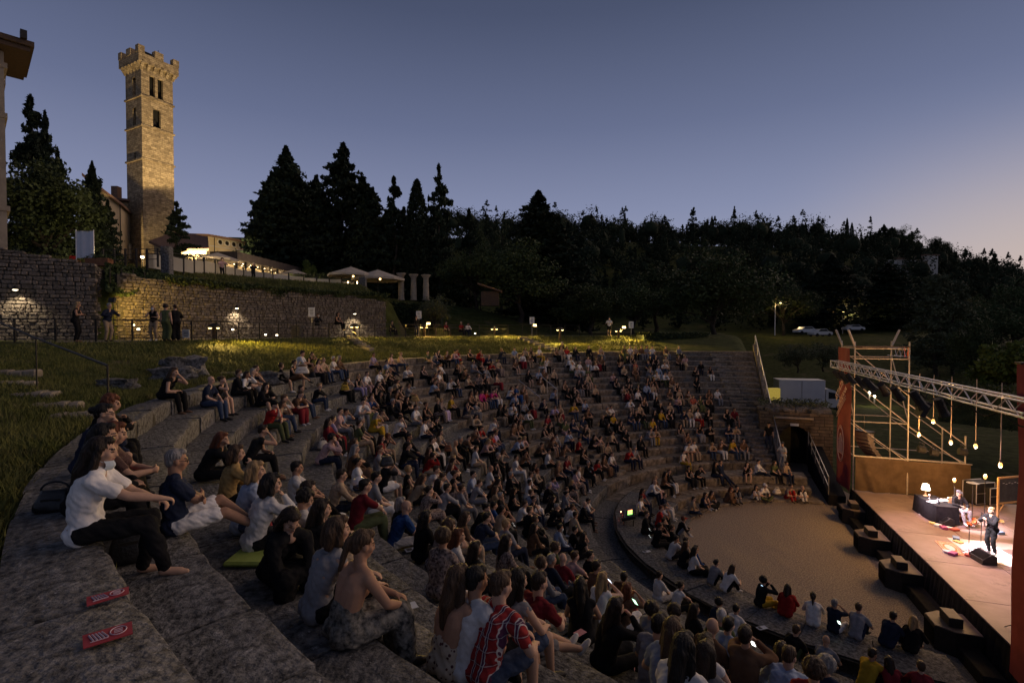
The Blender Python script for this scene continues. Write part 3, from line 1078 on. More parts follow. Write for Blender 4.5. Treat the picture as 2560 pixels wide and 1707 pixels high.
def tree(key, label, sx, top, dep, width, base=None, group=None, name='tree', rz=None, zb=None):
 """sx, top: photo pixel of the tree top; width in photo pixels."""
 pt = W(sx, top, dep)
 g = float(ground_z(pt.x, pt.y)) if zb is None else zb
 h = pt.z - g
 crown, trunk = TREE[key]
 wm = width / 1280 * dep
 V = crown.vertices
 nat = max(crown['w'] if 'w' in crown else 0, 1e-6)
 root = thing(name, label, 'tree', (pt.x, pt.y, g - .1), random.uniform(0, 6.28) if rz is None else rz, group)
 sxy = wm / nat
 for nm, me in (('trunk', trunk), ('crown', crown)):
  o = link(nm, me, root)
  o.scale = (sxy, sxy, h)
 return root
for key, (cm, tm) in TREE.items():
 co = np.empty(len(cm.vertices) * 3, np.float32)
 cm.vertices.foreach_get('co', co)
 co = co.reshape(-1, 3)
 cm['w'] = float(2 * np.percentile(np.hypot(co[:, 0], co[:, 1]), 95))
GT = 'dark trees behind the terrace'
tree('con0', 'broad dense evergreen, leftmost of the tall dark group beside the pavilion', 715, 372, 84, 205, group=GT)
tree('con1', 'tallest broad evergreen at the middle of the dark group', 858, 362, 80, 185, group=GT)
tree('con2', 'lower evergreen filling the right flank of the tallest one', 930, 470, 78, 130, group=GT)
tree('con1', 'low evergreen at the foot of the broad left one', 660, 470, 88, 110, group=GT)
tree('spire', 'slim ragged fir with spiky tip beside the columns', 985, 445, 76, 95, group=GT)
tree('cyp', 'smooth dark cypress column left of the layered fir', 1042, 448, 76, 74, group=GT)
tree('layer', 'layered fir with spreading arms right of the cypress', 1097, 415, 78, 110, group=GT)
tree('spire', 'small pointed fir left of the two-tufted pine', 1172, 524, 84, 70, group=GT)
tree('brd1', 'small tufted pine on a thin stem above the gap', 1201, 533, 86, 44, group=GT)
tree('brd0', 'low round dark tree between pine and big flat-topped one', 1255, 545, 90, 90, group=GT)
tree('con1', 'broad flat-topped dark pine standing above the path lamps', 1347, 480, 74, 215, group=GT)
tree('brd2', 'dark leafy tree behind the sloping roof', 1190, 600, 72, 190, group=GT)
tree('brd1', 'dark leafy tree right of the sloping roof', 1300, 590, 66, 200, group=GT)
tree('con2', 'dark evergreen filling the gap behind the columns', 1060, 560, 84, 150, group=GT)
tree('brd0', 'dark leafy tree standing behind the terrace hedge', 900, 610, 82, 190, group=GT)
tree('con0', 'dark pointed evergreen right of the flat-topped pine', 1420, 560, 88, 120, group=GT)
tree('con2', 'evergreen closing the gap between the two tallest ones', 790, 440, 88, 130, group=GT)
tree('con0', 'low evergreen beside the slim ragged fir', 965, 530, 82, 120, group=GT)
tree('con1', 'low evergreen behind the cypress column', 1010, 520, 86, 120, group=GT)
GM = 'leafy trees beyond the far rows'
tree('brd0', 'huge round leafy tree beyond the far end of the rows', 1785, 606, 74, 295, group=GM, zb=7.0)
tree('brd1', 'grey-green leafy tree behind the right end of the railing', 1480, 700, 64, 170, group=GM)
tree('brd2', 'leafy tree between the flat-topped pine and the huge one', 1585, 690, 70, 190, group=GM)
tree('brd1', 'darker leafy tree left of the huge round tree', 1640, 650, 84, 170, group=GM)
tree('brd2', 'leafy tree right of the huge one behind a street lamp', 1960, 700, 112, 170, group=GM)
tree('con0', 'dark evergreen behind the parked white car', 2080, 640, 120, 160, group=GM)
tree('con1', 'dark evergreen right of the far street lamp', 2220, 660, 125, 150, group=GM)
GR = 'trees behind the stage'
tree('pale', 'tall conifer with twin tips behind the scaffold, lamplight put into its leaf colour', 2345, 684, 76, 120, group=GR, zb=3.0)
tree('pale', 'shorter twin beside the tall conifer, lamplight put into its leaf colour', 2385, 700, 78, 100, group=GR, zb=3.0)
tree('brd1', 'round dark bush-like tree right of the tall conifer', 2445, 785, 62, 110, group=GR, zb=2.5)
tree('lit', 'bush with leaves coloured as lit at the right picture edge', 2525, 835, 42, 130, group=GR, zb=3.0)
tree('brd0', 'dark leafy tree rising at the right picture edge', 2540, 690, 90, 170, group=GR, zb=3.0)
tree('brd2', 'dark tree behind the hedge and the truss', 2470, 740, 86, 200, group=GR, zb=3.0)
GL = 'trees at the foot of the bell tower'
tree('spire', 'tall dark cedar rising beside the villa wall', 76, 244, 62, 120, group=GL, zb=13.5)
tree('con1', 'second tip of the dark cedar, a little lower', 112, 282, 63, 90, group=GL, zb=13.5)
tree('brd1', 'big round holm oak between the villa and the banner', 105, 372, 46, 240, group=GL, zb=13.2)
tree('con0', 'dark fir in front of the pale church gable', 230, 408, 52, 100, group=GL, zb=13.2)
tree('layer', 'small dark fir standing before the bell tower foot', 441, 505, 56, 95, group=GL, zb=13.8)
tree('olive', 'grey olive tree lit by the floodlight on the path', 1088, 722, 51.5, 82, group='lit trees', zb=8.7)
tree('lit', 'little bright-lit shrub tree beside the white parasol', 772, 640, 72, 34, group='lit trees', zb=14)
tree('olive', 'dark olive shrub on the slope left of the scaffold', 1995, 850, 72, 90, group='olive shrubs beyond the rows', zb=3.5)
tree('olive', 'second dark olive shrub beside the first on the slope', 2060, 846, 74, 95, group='olive shrubs beyond the rows', zb=3.5)
def hedge(name, label, pts, zb, h, w, m, n=5000, leaf=.16):
 """Clipped hedge: leaf faces through a long box."""
 P = [Vector((p[0], p[1], 0)) for p in pts]
 A = []
 seg = [(b - a).length for a, b in zip(P[:-1], P[1:])]
 for (a, b), L in zip(zip(P[:-1], P[1:]), seg):
  k = int(n * L / sum(seg))
  t = rng.random(k)[:, None]
  d = (b - a).normalized()
  nn = np.array([-d.y, d.x, 0])
  base = np.array(a) + t * (np.array(b) - np.array(a))
  # keep to the shell so the hedge reads solid
  side = rng.random(k)
  off = rng.uniform(-.5, .5, k)
  hz = rng.random(k)
  hz = np.where(side < .4, .9 + .1 * hz, hz)
  off = np.where(side > .4, np.sign(off) * (.38 + .12 * rng.random(k)), off)
  bump = np.array([mnoise.noise((q * 2.2, 1, 0)) for q in (t[:, 0] * L)]) * .12
  A.append(base + nn * (off * w)[:, None] + np.array([0, 0, 1]) * ((hz + bump * hz) * h)[:, None])
 A = np.concatenate(A)
 A[:, 2] += zb
 V, F = leaf_quads(A, leaf, 1.5)
 root = thing(name, label, 'hedge')
 link('foliage', np_mesh('foliage', V, F, [m]), root)
 mb = MB()
 for a, b in zip(P[:-1], P[1:]):
  d = (b - a)
  mb.box(((a + b) / 2)[:2] + (zb + h * .44,) if False else ((a.x + b.x) / 2, (a.y + b.y) / 2, zb + h * .42), (d.length, w * .72, h * .8), math.atan2(d.y, d.x))
 mb.build('twigs', M_leaf_con, root)
 return root
hedge('clipped_hedge', 'long clipped green hedge behind the stage truss', [PL(24, 12), PL(16, 22), PL(10, 30)], 2.2, 3.1, 2.2, M_leaf_brd, 9000, .16)
pA, pB = W(1995, 900, 70), W(1700, 868, 58)
hedge('clipped_hedge', 'low dark hedge between the terrace fence and the parasols', [W(735, 700, 62), W(865, 705, 60)], 13.9, 2.0, 2.0, M_leaf_brd, 5000, .2)
hedge('clipped_hedge', 'dark clipped bush before the long yellow building', [W(455, 640, 52), W(520, 645, 52)], 13.9, 2.2, 2.0, M_leaf_con, 3000, .2)
hedge('clipped_hedge', 'dark planted bank below the three columns', [W(985, 745, 56), W(1105, 755, 56)], 9.6, 2.6, 3.0, M_leaf_brd, 5000, .22)
hedge('bank_shrubs', 'low dark shrubs at the right end of the path', [W(1600, 850, 52), W(1760, 862, 54)], 7.7, 1.3, 2.2, M_leaf_brd, 4000, .2)
# ivy hanging over the stone wall
P = []
for q in range(7000):
 t = random.random()
 sx = 265 + 250 * t
 low = 712 + 20 * math.sin(t * 9) + (1 - t) * 12 - (t > .8) * 40 * (t - .8) * 5 * .4
 up = 658 + 46 * t
 sy = up + (low - up) * random.random()
 dep = 31.0 + 6.3 * t - 1.0 + .5 * random.random()
 k = (sy - up) / max(1, low - up)
 p = W(sx, sy, dep + (1 - k) * 1.3)
 P.append(p[:])
V, F = leaf_quads(np.array(P), .24, 1.2)
root = thing('ivy', 'dense dark ivy hanging over the stone wall by the stair', 'ivy')
link('foliage', np_mesh('foliage', V, F, [M_leaf_brd]), root)
mb = MB()
for t in np.linspace(0, 1, 9):
 mb.tube(W(275 + 230 * t, 665 + 40 * t, 31.2 + 6 * t), W(275 + 230 * t, 708 + 8 * t, 30.6 + 6 * t), .03, n=5)
mb.build('stems', M_bark, root)
_wp = [(-22.6, 33.6), (-21.4, 36.4), (-19.7, 39.8), (-17.6, 43.0), (-14.8, 46.1), (-11.9, 48.5)]
P = []
for q in range(5200):
 t = random.random() * 4.999
 k = int(t); f_ = t - k
 x = _wp[k][0] + (_wp[k + 1][0] - _wp[k][0]) * f_; y = _wp[k][1] + (_wp[k + 1][1] - _wp[k][1]) * f_
 hang = max(0, mnoise.noise((t * 2.3, 4, 0)) + .25) * .9
 dz = random.random()
 P.append((x + random.gauss(.12, .16), y - random.gauss(.06, .16), 12.62 - hang * dz ** 1.5 + random.gauss(0, .08)))
V, F = leaf_quads(np.array(P), .20, 1.6)
root = thing('wall_greenery', 'dark greenery fringing the top of the long curving wall', 'plants')
link('foliage', np_mesh('foliage', V, F, [M_leaf_brd]), root)
# ---------------------------------------------------------------- far wooded hill (one mass)
low_con = conifer_pts(430, .30, 90, dense=.5, ragged=.3, cone=.8, droop=.12)[:-60]
low_rnd, _ = round_pts(470, 91, .38, .34, .55, 24, .17)
low_rnd2, _ = round_pts(470, 92, .33, .38, .54, 22, .18)
VV, FF, nb = [], [], 0
_e = MB().ell((0, 0, 0), (1, 1, 1), 9, 6)
CORE_E, CORE_F = np.array(_e.v), np.array(_e.f)
for q in range(820):
 if q < 300:
  y = 255 + random.uniform(-14, 18)
 else:
  y = 118 + (262 - 118) * random.random() ** .8
 sx = random.uniform(1020, 2760)
 x = (sx - 1280) / 1280 * y
 z = float(ground_z(x, y))
 rr = random.random()
 pts = low_con if rr < .42 else (low_rnd if rr < .72 else low_rnd2)
 h = random.choice((7, 9, 10, 12, 14, 17)) * random.uniform(.85, 1.15)
 wx = h * (random.uniform(.8, 1.3) if rr > .42 else random.uniform(.5, 1.1))
 a = random.uniform(0, 6.28)
 c, s = math.cos(a), math.sin(a)
 Q = pts * np.array([wx, wx, h])
 Q = np.stack([Q[:, 0] * c - Q[:, 1] * s + x, Q[:, 0] * s + Q[:, 1] * c + y, Q[:, 2] + z - .6], 1)
 V, F = leaf_quads(Q, .8, 1.6)
 cz_ = .36 if rr < .42 else .52
 E_ = CORE_E * (np.array([.07, .07, .26]) if rr < .42 else np.array([.15, .15, .16])) * np.array([wx, wx, h])
 V2 = E_ * (1 + rng.uniform(-.12, .12, (len(E_), 1))) + np.array([x, y, z - .6 + cz_ * h])
 VV.append(V2); FF.append(CORE_F + nb); nb += len(V2)
 VV.append(V); FF.append(F + nb); nb += len(V)
o = link('hillside_wood', np_mesh('hillside_wood', np.concatenate(VV), np.concatenate(FF), [M_leaf_hill]))
tag(o, 'dark wood covering the long hill behind the theatre', 'wood', kind='stuff')
SKY = [(1562, 534, 'thin lone cypress at the left of the hill skyline'), (1612, 548, 'short cypress tip right of the lone left one'), (1780, 540, 'pointed cypress at the middle of the hill skyline'),
  (1768, 556, 'shorter cypress just left of the middle skyline one'), (2118, 545, 'tall thin cypress, left of the skyline pair on the right'), (2130, 556, 'slightly shorter cypress, right of the skyline pair'),
  (2014, 555, 'lone cypress between the middle and the right pair'), (1672, 556, 'small cypress tip between lone left and middle ones')]
for sx, sy, lb in SKY:
 tree('cyp', lb, sx, sy, 262, 12, group='cypresses on the hill skyline')
tree('brd2', 'umbrella pine crown on the hill skyline', 1985, 566, 262, 44, group='crowns on the hill skyline')
tree('brd0', 'rounded crown rising highest on the right of the hill', 2255, 565, 250, 70, group='crowns on the hill skyline')
tree('con0', 'dark clump left of the highest right-hand crown', 2210, 562, 250, 60, group='crowns on the hill skyline')
tree('brd1', 'round crown on the falling right end of the hill', 2340, 588, 240, 60, group='crowns on the hill skyline')
tree('brd1', 'broad crown left of the umbrella pine on the skyline', 1890, 558, 262, 70, group='crowns on the hill skyline')
# house on the hill
M_plaster = mat('pale_plaster', (0.42, 0.33, 0.20), (0.50, 0.40, 0.26), rough=.9, scale=.6, bump=.15)
M_plaster_w = mat('white_plaster', (0.42, 0.38, 0.32), (0.5, 0.46, 0.40), rough=.9, scale=.8)
M_roof = mat('roof_tiles', (0.12, 0.07, 0.045), (0.22, 0.13, 0.085), rough=.9, scale=4, bump=.6, bscale=9)
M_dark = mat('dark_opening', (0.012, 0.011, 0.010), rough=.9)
M_wood = mat('dark_wood', (0.05, 0.03, 0.018), (0.09, 0.055, 0.032), rough=.7, scale=6)
root = thing('hill_house', 'small pale house half hidden in trees on the hill', 'house', W(2248, 672, 190))
mb = MB().box((0, 0, 0), (13, 7, 6)).box((8.5, -1, .8), (5, 6, 7))
mb.build('wall', M_plaster_w, root)
MB().box((0, 0, 3.2), (14, 8, .5)).box((8.5, -1, 4.5), (5.8, 6.8, .4)).build('roof', M_roof, root)
for x in (-4, -1, 2):
 MB().box((x, -3.55, .4), (1.1, .12, 1.5)).build('window', M_dark, root)
# ================================================================ bell tower
def masonry(name, c1, c2, mortar, bw, bh, rough=.9, bump=.6):
 if name in MATS:
  return MATS[name]
 m = bpy.data.materials.new(name); m.use_nodes = True
 nt = m.node_tree; L = nt.links
 b = nt.nodes['Principled BSDF']; b.inputs['Roughness'].default_value = rough
 b.inputs['Specular IOR Level'].default_value = .15
 tc = nt.nodes.new('ShaderNodeTexCoord'); sp = nt.nodes.new('ShaderNodeSeparateXYZ')
 L.new(tc.outputs['Object'], sp.inputs[0])
 ad = nt.nodes.new('ShaderNodeMath'); ad.operation = 'ADD'
 L.new(sp.outputs['X'], ad.inputs[0]); L.new(sp.outputs['Y'], ad.inputs[1])
 cb = nt.nodes.new('ShaderNodeCombineXYZ')
 L.new(ad.outputs[0], cb.inputs['X']); L.new(sp.outputs['Z'], cb.inputs['Y'])
 dn = nt.nodes.new('ShaderNodeTexNoise'); dn.inputs['Scale'].default_value = 1.3
 L.new(cb.outputs[0], dn.inputs['Vector'])
 mxv = nt.nodes.new('ShaderNodeMix'); mxv.data_type = 'RGBA'; mxv.inputs['Factor'].default_value = .06
 L.new(cb.outputs[0], mxv.inputs[6]); L.new(dn.outputs['Color'], mxv.inputs[7])
 br = nt.nodes.new('ShaderNodeTexBrick')
 br.inputs['Color1'].default_value = (*c1, 1); br.inputs['Color2'].default_value = (*c2, 1); br.inputs['Mortar'].default_value = (*mortar, 1)
 br.inputs['Scale'].default_value = 1.0; br.inputs['Brick Width'].default_value = bw; br.inputs['Row Height'].default_value = bh
 br.inputs['Mortar Size'].default_value = .02; br.offset = .5; br.squash = 1.3; br.squash_frequency = 3
 L.new(mxv.outputs[2], br.inputs['Vector'])
 n2 = nt.nodes.new('ShaderNodeTexNoise'); n2.inputs['Scale'].default_value = 2.2; n2.inputs['Detail'].default_value = 8
 L.new(tc.outputs['Object'], n2.inputs['Vector'])
 mu = nt.nodes.new('ShaderNodeMix'); mu.data_type = 'RGBA'; mu.blend_type = 'MULTIPLY'; mu.inputs['Factor'].default_value = .75
 rp = nt.nodes.new('ShaderNodeValToRGB'); rp.color_ramp.elements[0].position = .3; rp.color_ramp.elements[0].color = (.45, .45, .45, 1)
 rp.color_ramp.elements[1].position = .7; rp.color_ramp.elements[1].color = (1.2, 1.2, 1.2, 1)
 L.new(n2.outputs['Fac'], rp.inputs[0]); L.new(br.outputs['Color'], mu.inputs[6]); L.new(rp.outputs[0], mu.inputs[7])
 L.new(mu.outputs[2], b.inputs['Base Color'])
 bp = nt.nodes.new('ShaderNodeBump'); bp.inputs['Strength'].default_value = bump; bp.inputs['Distance'].default_value = .06
 L.new(mu.outputs[2], bp.inputs['Height']); L.new(bp.outputs[0], b.inputs['Normal'])
 MATS[name] = m
 return m
M_tower = masonry('tower_masonry', (0.40, 0.31, 0.19), (0.22, 0.165, 0.10), (0.13, 0.10, 0.065), .62, .27)
def faced_wall(mb, org, ax, width, z0, z1, ops, depth=.5, nrm=None):
 """Wall face with rectangular / arched openings and reveals. ops: (x0,x1,za,zb,arch)."""
 org, ax = Vector(org), Vector(ax)
 nrm = Vector(nrm)
 xs = sorted({0.0, width, *[o[0] for o in ops], *[o[1] for o in ops]})
 zs = sorted({z0, z1, *[o[2] for o in ops], *[o[3] for o in ops]})
 def P(x, z, d=0.0):
  p = org + ax * x - nrm * d
  return (p.x, p.y, z)
 flip = ax.cross(Vector((0, 0, 1))).dot(nrm) < 0
 def quad(a, b, c, d):
  mb.add([a, b, c, d], [(0, 1, 2, 3) if not flip else (3, 2, 1, 0)])
 for xa, xb in zip(xs[:-1], xs[1:]):
  for za, zb in zip(zs[:-1], zs[1:]):
   cx, cz = (xa + xb) / 2, (za + zb) / 2
   if any(o[0] < cx < o[1] and o[2] < cz < o[3] for o in ops):
    continue
   quad(P(xa, za), P(xb, za), P(xb, zb), P(xa, zb))
 for x0, x1, za, zb, arch in ops:
  quad(P(x0, za), P(x0, za, depth), P(x0, zb, depth), P(x0, zb))
  quad(P(x1, za, depth), P(x1, za), P(x1, zb), P(x1, zb, depth))
  quad(P(x0, za), P(x1, za), P(x1, za, depth), P(x0, za, depth))
  quad(P(x0, zb, depth), P(x1, zb, depth), P(x1, zb), P(x0, zb))
  if arch:
   r = (x1 - x0) / 2
   cx, cz = (x0 + x1) / 2, zb - r
   for sgn in (-1, 1):
    pts = [P(cx + sgn * r, zb, .01)] + [P(cx + sgn * r * math.cos(t), cz + r * math.sin(t), .01) for t in np.linspace(0, math.pi / 2, 6)]
    mb.add(pts, [tuple(range(len(pts))), tuple(reversed(range(len(pts))))])
A0 = W(356, 400, 80.0)
psi = R(61.8)
TA = 4.63
tw = thing('bell_tower', 'tall floodlit stone bell tower with battlements', 'bell tower', (A0.x, A0.y, 0), psi)
def tz(sy):
 return W(356, sy, 80.0).z
Z0 = 11.0
ztop, zc1, zc2, zc3, zcb, zbr, zmer = tz(178), tz(238), tz(313), tz(396), tz(178), tz(143), tz(110)
mb = MB()
opsR = [(1.15, 1.95, zc1 + .35, zc1 + 3.6, True), (2.35, 3.15, zc1 + .35, zc1 + 3.6, True), (1.6, 2.75, zc2 + .3, zc2 + 3.2, True)]
opsL = [(1.6, 2.6, zc1 + .35, zc1 + 3.2, True), (1.7, 2.6, zc2 + .35, zc2 + 3.1, True), (1.9, 2.4, zc2 - 5.2, zc2 - 3.9, False)]
# right face runs along local +x (y=0, outward -y); left face along +y (x=0, outward -x)
faced_wall(mb, (0, 0, 0), (1, 0, 0), TA, Z0, zbr, opsR, nrm=(0, -1, 0))
faced_wall(mb, (0, 0, 0), (0, 1, 0), TA, Z0, zbr, opsL, nrm=(-1, 0, 0))
faced_wall(mb, (TA, 0, 0), (0, 1, 0), TA, Z0, zbr, opsL, nrm=(1, 0, 0))
faced_wall(mb, (0, TA, 0), (1, 0, 0), TA, Z0, zbr, opsR, nrm=(0, 1, 0))
mb.add([(0, 0, zbr - .4), (TA, 0, zbr - .4), (TA, TA, zbr - .4), (0, TA, zbr - .4)], [(0, 1, 2, 3)])
mb.build('wall', M_tower, tw)
MB().box((TA / 2, TA / 2, zc1 + 1.5), (TA - 2.2, TA - 2.2, 12)).build('belfry_shade_box', M_dark, tw)  # near-black box stands for the shade behind the openings
for z in (zc1, zc2, zc3):
 MB().box((TA / 2, TA / 2, z), (TA + .36, TA + .36, .26)).build('string_course', M_tower, tw)
for (x, z) in ((1.55, zc1 + .35), (2.75, zc1 + .35), (2.17, zc2 + .3)):
 MB().box((x, .12, z - .1), (1.0, .5, .16)).build('sill', M_tower, tw)
MB().lathe((2.15, .14, zc1 + .36), [(.14, 0), (.1, .15), (.09, 1.9), (.17, 2.15)], 8).build('mullion', M_tower, tw)
for z, y in ((zc2 + 1.4, .7),):
 MB().lathe((2.17, y + .3, z - .6), [(.55, 0), (.45, .25), (.33, .75), (.18, 1.0), (.05, 1.05)], 12).build('bell', M_iron, tw)
# corbels carrying the parapet
ov = .62
n = 5
for side in range(4):
 for q in range(n + 1):
  t = q / n * TA
  cx, cy, dx, dy = ((t, 0, 0, -1), (t, TA, 0, 1), (0, t, -1, 0), (TA, t, 1, 0))[side]
  mbk = MB()
  zt = zbr - .9
  wv = .2
  px, py = (wv, 0) if dx == 0 else (0, wv)
  V = []
  for sg in (-1, 1):
   V += [(cx + sg * px, cy + sg * py, ztop + .3), (cx + sg * px + dx * ov, cy + sg * py + dy * ov, zt - .1), (cx + sg * px + dx * ov, cy + sg * py + dy * ov, zt + .45), (cx + sg * px, cy + sg * py, zt + .45)]
  mbk.add(V, [(0, 1, 2, 3), (7, 6, 5, 4), (0, 4, 5, 1), (1, 5, 6, 2), (2, 6, 7, 3)])
  mbk.build('corbel', M_tower, tw)
MB().box((TA / 2, TA / 2, zbr - .2), (TA + 2 * ov, TA + 2 * ov, 1.35)).build('parapet', M_tower, tw)
e = TA + 2 * ov
for fx, fy in [(0, 0), (.5, 0), (1, 0), (1, .5), (1, 1), (.5, 1), (0, 1), (0, .5)]:
 MB().box((-ov + .4 + fx * (e - .8), -ov + .4 + fy * (e - .8), zbr + 1.02), (1.25 if fx == .5 else .9, 1.25 if fy == .5 else .9, 1.12)).build('merlon', M_tower, tw)
MB().tube((TA * .75, TA * .4, zbr), (TA * .75, TA * .4, tz(92)), .05, n=5).build('lightning_rod', M_iron, tw)
FL = (1.0, 0.74, 0.38)
for loc, tgt, pw in (((-38, 66, 15.5), (A0.x + 1, A0.y + 2, 38), 62000), ((-55, 62, 15.0), (A0.x + .5, A0.y + 1, 34), 40000), ((-58, 70, 14.6), (A0.x, A0.y + 2, 22), 7000)):
 fx = thing('flood_lamp', 'flood lamp aimed at the bell tower, %s' % {-38: 'right of its foot', -55: 'in front of its foot', -45: 'nearest its right face', -58: 'under its left face'}[loc[0]], 'lamp', loc)
 MB().box((0, 0, -.2), (.4, .25, .3)).build('housing', M_iron, fx)
 MB().tube((0, 0, -1.4), (0, 0, -.3), .04, n=6).build('stand', M_iron, fx)
 l = spot_light('flood_light', loc, tgt, FL, pw, ang=44, blend=.7, radius=.2)
 l.parent = fx; l.location = (0, 0, .15)
# church buildings
church = thing('church', 'pale plastered church gable left of the bell tower', 'church', W(300, 640, 76))
gl, gr = W(240, 640, 72), W(301, 640, 76)
org = W(300, 640, 76)
def rel(p):
 return (p.x - org.x, p.y - org.y, p.z - org.z)
back = Vector((-.45, .9, 0)) * 16
cw = [W(215, 690, 70), W(301, 690, 76)]
mbw = MB()
tops = [W(215, 448, 70), W(301, 512, 76)]
b0, b1 = Vector(cw[0]), Vector(cw[1])
V = [rel(b0), rel(b1), rel(tops[1]), rel(tops[0])]
V2 = [rel(p + back) for p in (b0, b1, tops[1], tops[0])]
mbw.add(V + V2, [(0, 1, 2, 3), (7, 6, 5, 4), (1, 5, 6, 2), (0, 3, 7, 4), (3, 2, 6, 7)])
mbw.build('wall', M_plaster, church)
up = Vector((0, 0, .35))
mbw = MB()
d = (tops[1] - tops[0]).normalized() * .6
V = [rel(tops[0] - d + Vector((.5, -.7, -.1))), rel(tops[1] + d + Vector((.5, -.7, -.1))), rel(tops[1] + d + back), rel(tops[0] - d + back)]
V2 = [(p[0], p[1], p[2] + .4) for p in V]
mbw.add(V + V2, [(0, 3, 2, 1), (4, 5, 6, 7), (0, 1, 5, 4), (1, 2, 6, 5), (2, 3, 7, 6), (3, 0, 4, 7)])
mbw.build('roof', M_roof, church)
cb = W(291, 478, 84)
MB().box(rel(cb + Vector((0, 0, -.8))), (1.0, 1.0, 3.0)).build('chimney', M_roof, church)
MB().tube(rel(W(300, 512, 75.6)), rel(W(302, 640, 75.6)), .07, n=6).build('drain_pipe', M_iron, church)
lh = thing('church', 'low dark lean-to roof between gable and bell tower', 'church', W(312, 640, 82))
org = W(312, 640, 82)
MB().box((0, 2, 2.5), (4, 4, 12), R(25)).build('wall', M_tower, lh)
MB().box((0, 1.8, 8.8), (4.6, 4.8, .35), R(25)).build('roof', M_roof, lh)
MB().box((.2, -.4, .6), (2.2, 2.2, 2.4), R(25)).build('porch', M_plaster, lh)
# low roof in front of the tower, and the long yellow building with round windows
lr = thing('outbuilding', 'low dark tiled roof at the foot of the bell tower', 'building', W(455, 640, 74))
org = W(455, 640, 74)
P = [W(378, 603, 70), W(455, 585, 76), W(522, 614, 74), W(522, 622, 74), W(400, 622, 69)]
V = [rel(W(372, 602, 72)), rel(W(420, 622, 68)), rel(W(522, 621, 72)), rel(W(520, 592, 80)), rel(W(440, 578, 82))]
V2 = [(p[0], p[1], p[2] - .35) for p in V]
MB().add(V + V2, [(0, 1, 2, 3, 4), (9, 8, 7, 6, 5), (0, 5, 6, 1), (1, 6, 7, 2), (2, 7, 8, 3), (3, 8, 9, 4), (4, 9, 5, 0)]).build('roof', M_roof, lr)
mbw = MB()
V = [rel(W(385, 612, 72.5)), rel(W(424, 628, 69)), rel(W(516, 626, 72.6)), rel(W(514, 606, 80))]
V2 = [(p[0], p[1], p[2] - 5) for p in V]
mbw.add([(p[0], p[1], p[2]) for p in V] + V2, [(1, 0, 4, 5), (2, 1, 5, 6), (3, 2, 6, 7)])
mbw.build('wall', M_plaster, lr)
yb = thing('long_building', 'long yellow building with round windows behind the pavilion', 'building', W(522, 660, 88))
org = W(522, 660, 88)
a, b = W(522, 586, 88), W(690, 575, 100)
ax = Vector((b.x - a.x, b.y - a.y, 0)); Lb = ax.length; ax.normalize()
nrm = Vector((ax.y, -ax.x, 0))
zb_, zt_ = 13.0 - org.z, a.z - org.z
mbw = MB()
ops = []
for sx in (545, 585, 625, 665):
 t = W(sx, 607, 90)
 s = (Vector((t.x - a.x, t.y - a.y, 0))).dot(ax) * 1.02
 zc = W(sx, 606, 90).z - org.z
 ops.append((s - .45, s + .45, zc - .45, zc + .45, False))
o0 = Vector((a.x - org.x, a.y - org.y, 0))
faced_wall(mbw, o0, ax, Lb, zb_, zt_, ops, .4, nrm)
e0 = o0 - nrm * 12
mbw.add([(o0.x, o0.y, zb_), (o0.x, o0.y, zt_), (e0.x, e0.y, zt_), (e0.x, e0.y, zb_)], [(0, 1, 2, 3)])
mbw.build('wall', M_plaster, yb)
for (x0, x1, z0_, z1_, _) in ops:
 c = o0 + ax * ((x0 + x1) / 2) - nrm * .25
 q = Matrix(((ax.x, nrm.x, 0), (ax.y, nrm.y, 0), (0, 0, 1)))
 ring = MB()
 for t in range(16):
  t0, t1 = 2 * math.pi * t / 16, 2 * math.pi * (t + 1) / 16
  p0 = o0 + ax * ((x0 + x1) / 2 + .5 * math.cos(t0)) + nrm * .03 + Vector((0, 0, (z0_ + z1_) / 2 + .5 * math.sin(t0)))
  p1 = o0 + ax * ((x0 + x1) / 2 + .5 * math.cos(t1)) + nrm * .03 + Vector((0, 0, (z0_ + z1_) / 2 + .5 * math.sin(t1)))
  ring.tube(p0, p1, .13, n=6)
 w_ = ring.build('window', M_plaster_w, yb)
 MB().box((c.x, c.y, (z0_ + z1_) / 2), (.9, .1, .9), math.atan2(ax.y, ax.x)).build('pane', M_dark, w_)
for sy in (592, 614):
 zz_ = W(522, sy, 88).z - org.z
 m0 = o0 + ax * (Lb / 2) + nrm * .06
 MB().box((m0.x, m0.y, zz_), (Lb, .16, .18), math.atan2(ax.y, ax.x)).build('moulding', M_plaster_w, yb)
m0 = o0 + ax * (Lb / 2) - nrm * 5.4
rm = MB()
m1 = o0 + ax * (Lb / 2)
rm.box((m0.x, m0.y, zt_ + .35), (Lb + 1.6, 13, .35), 0, Matrix.Rotation(math.atan2(ax.y, ax.x), 3, 'Z') @ Matrix.Rotation(R(6), 3, 'X'))
rm.build('roof', M_roof, yb)
for q in range(24):
 p = o0 + ax * (Lb * (q + .5) / 24) + nrm * .35
 MB().box((p.x, p.y, zt_ - .12), (.12, .7, .14), math.atan2(ax.y, ax.x)).build('rafter', M_wood, yb)
pp = o0 + ax * .9 + nrm * .12
MB().tube((pp.x, pp.y, zb_), (pp.x, pp.y, zt_), .07, n=6).build('drain_pipe', M_iron, yb)
fx = thing('flood_lamp', 'flood lamp aimed at the long yellow building', 'lamp', W(575, 668, 74))
MB().box((0, 0, 0), (.4, .25, .3)).build('housing', M_iron, fx)
MB().tube((0, 0, -1.4), (0, 0, -.1), .04, n=6).build('stand', M_iron, fx)
l = spot_light('flood_light', fx.location, W(585, 606, 92), FL, 6500, ang=95, blend=.8, radius=.2)
l.parent = fx; l.location = (0, 0, .4)
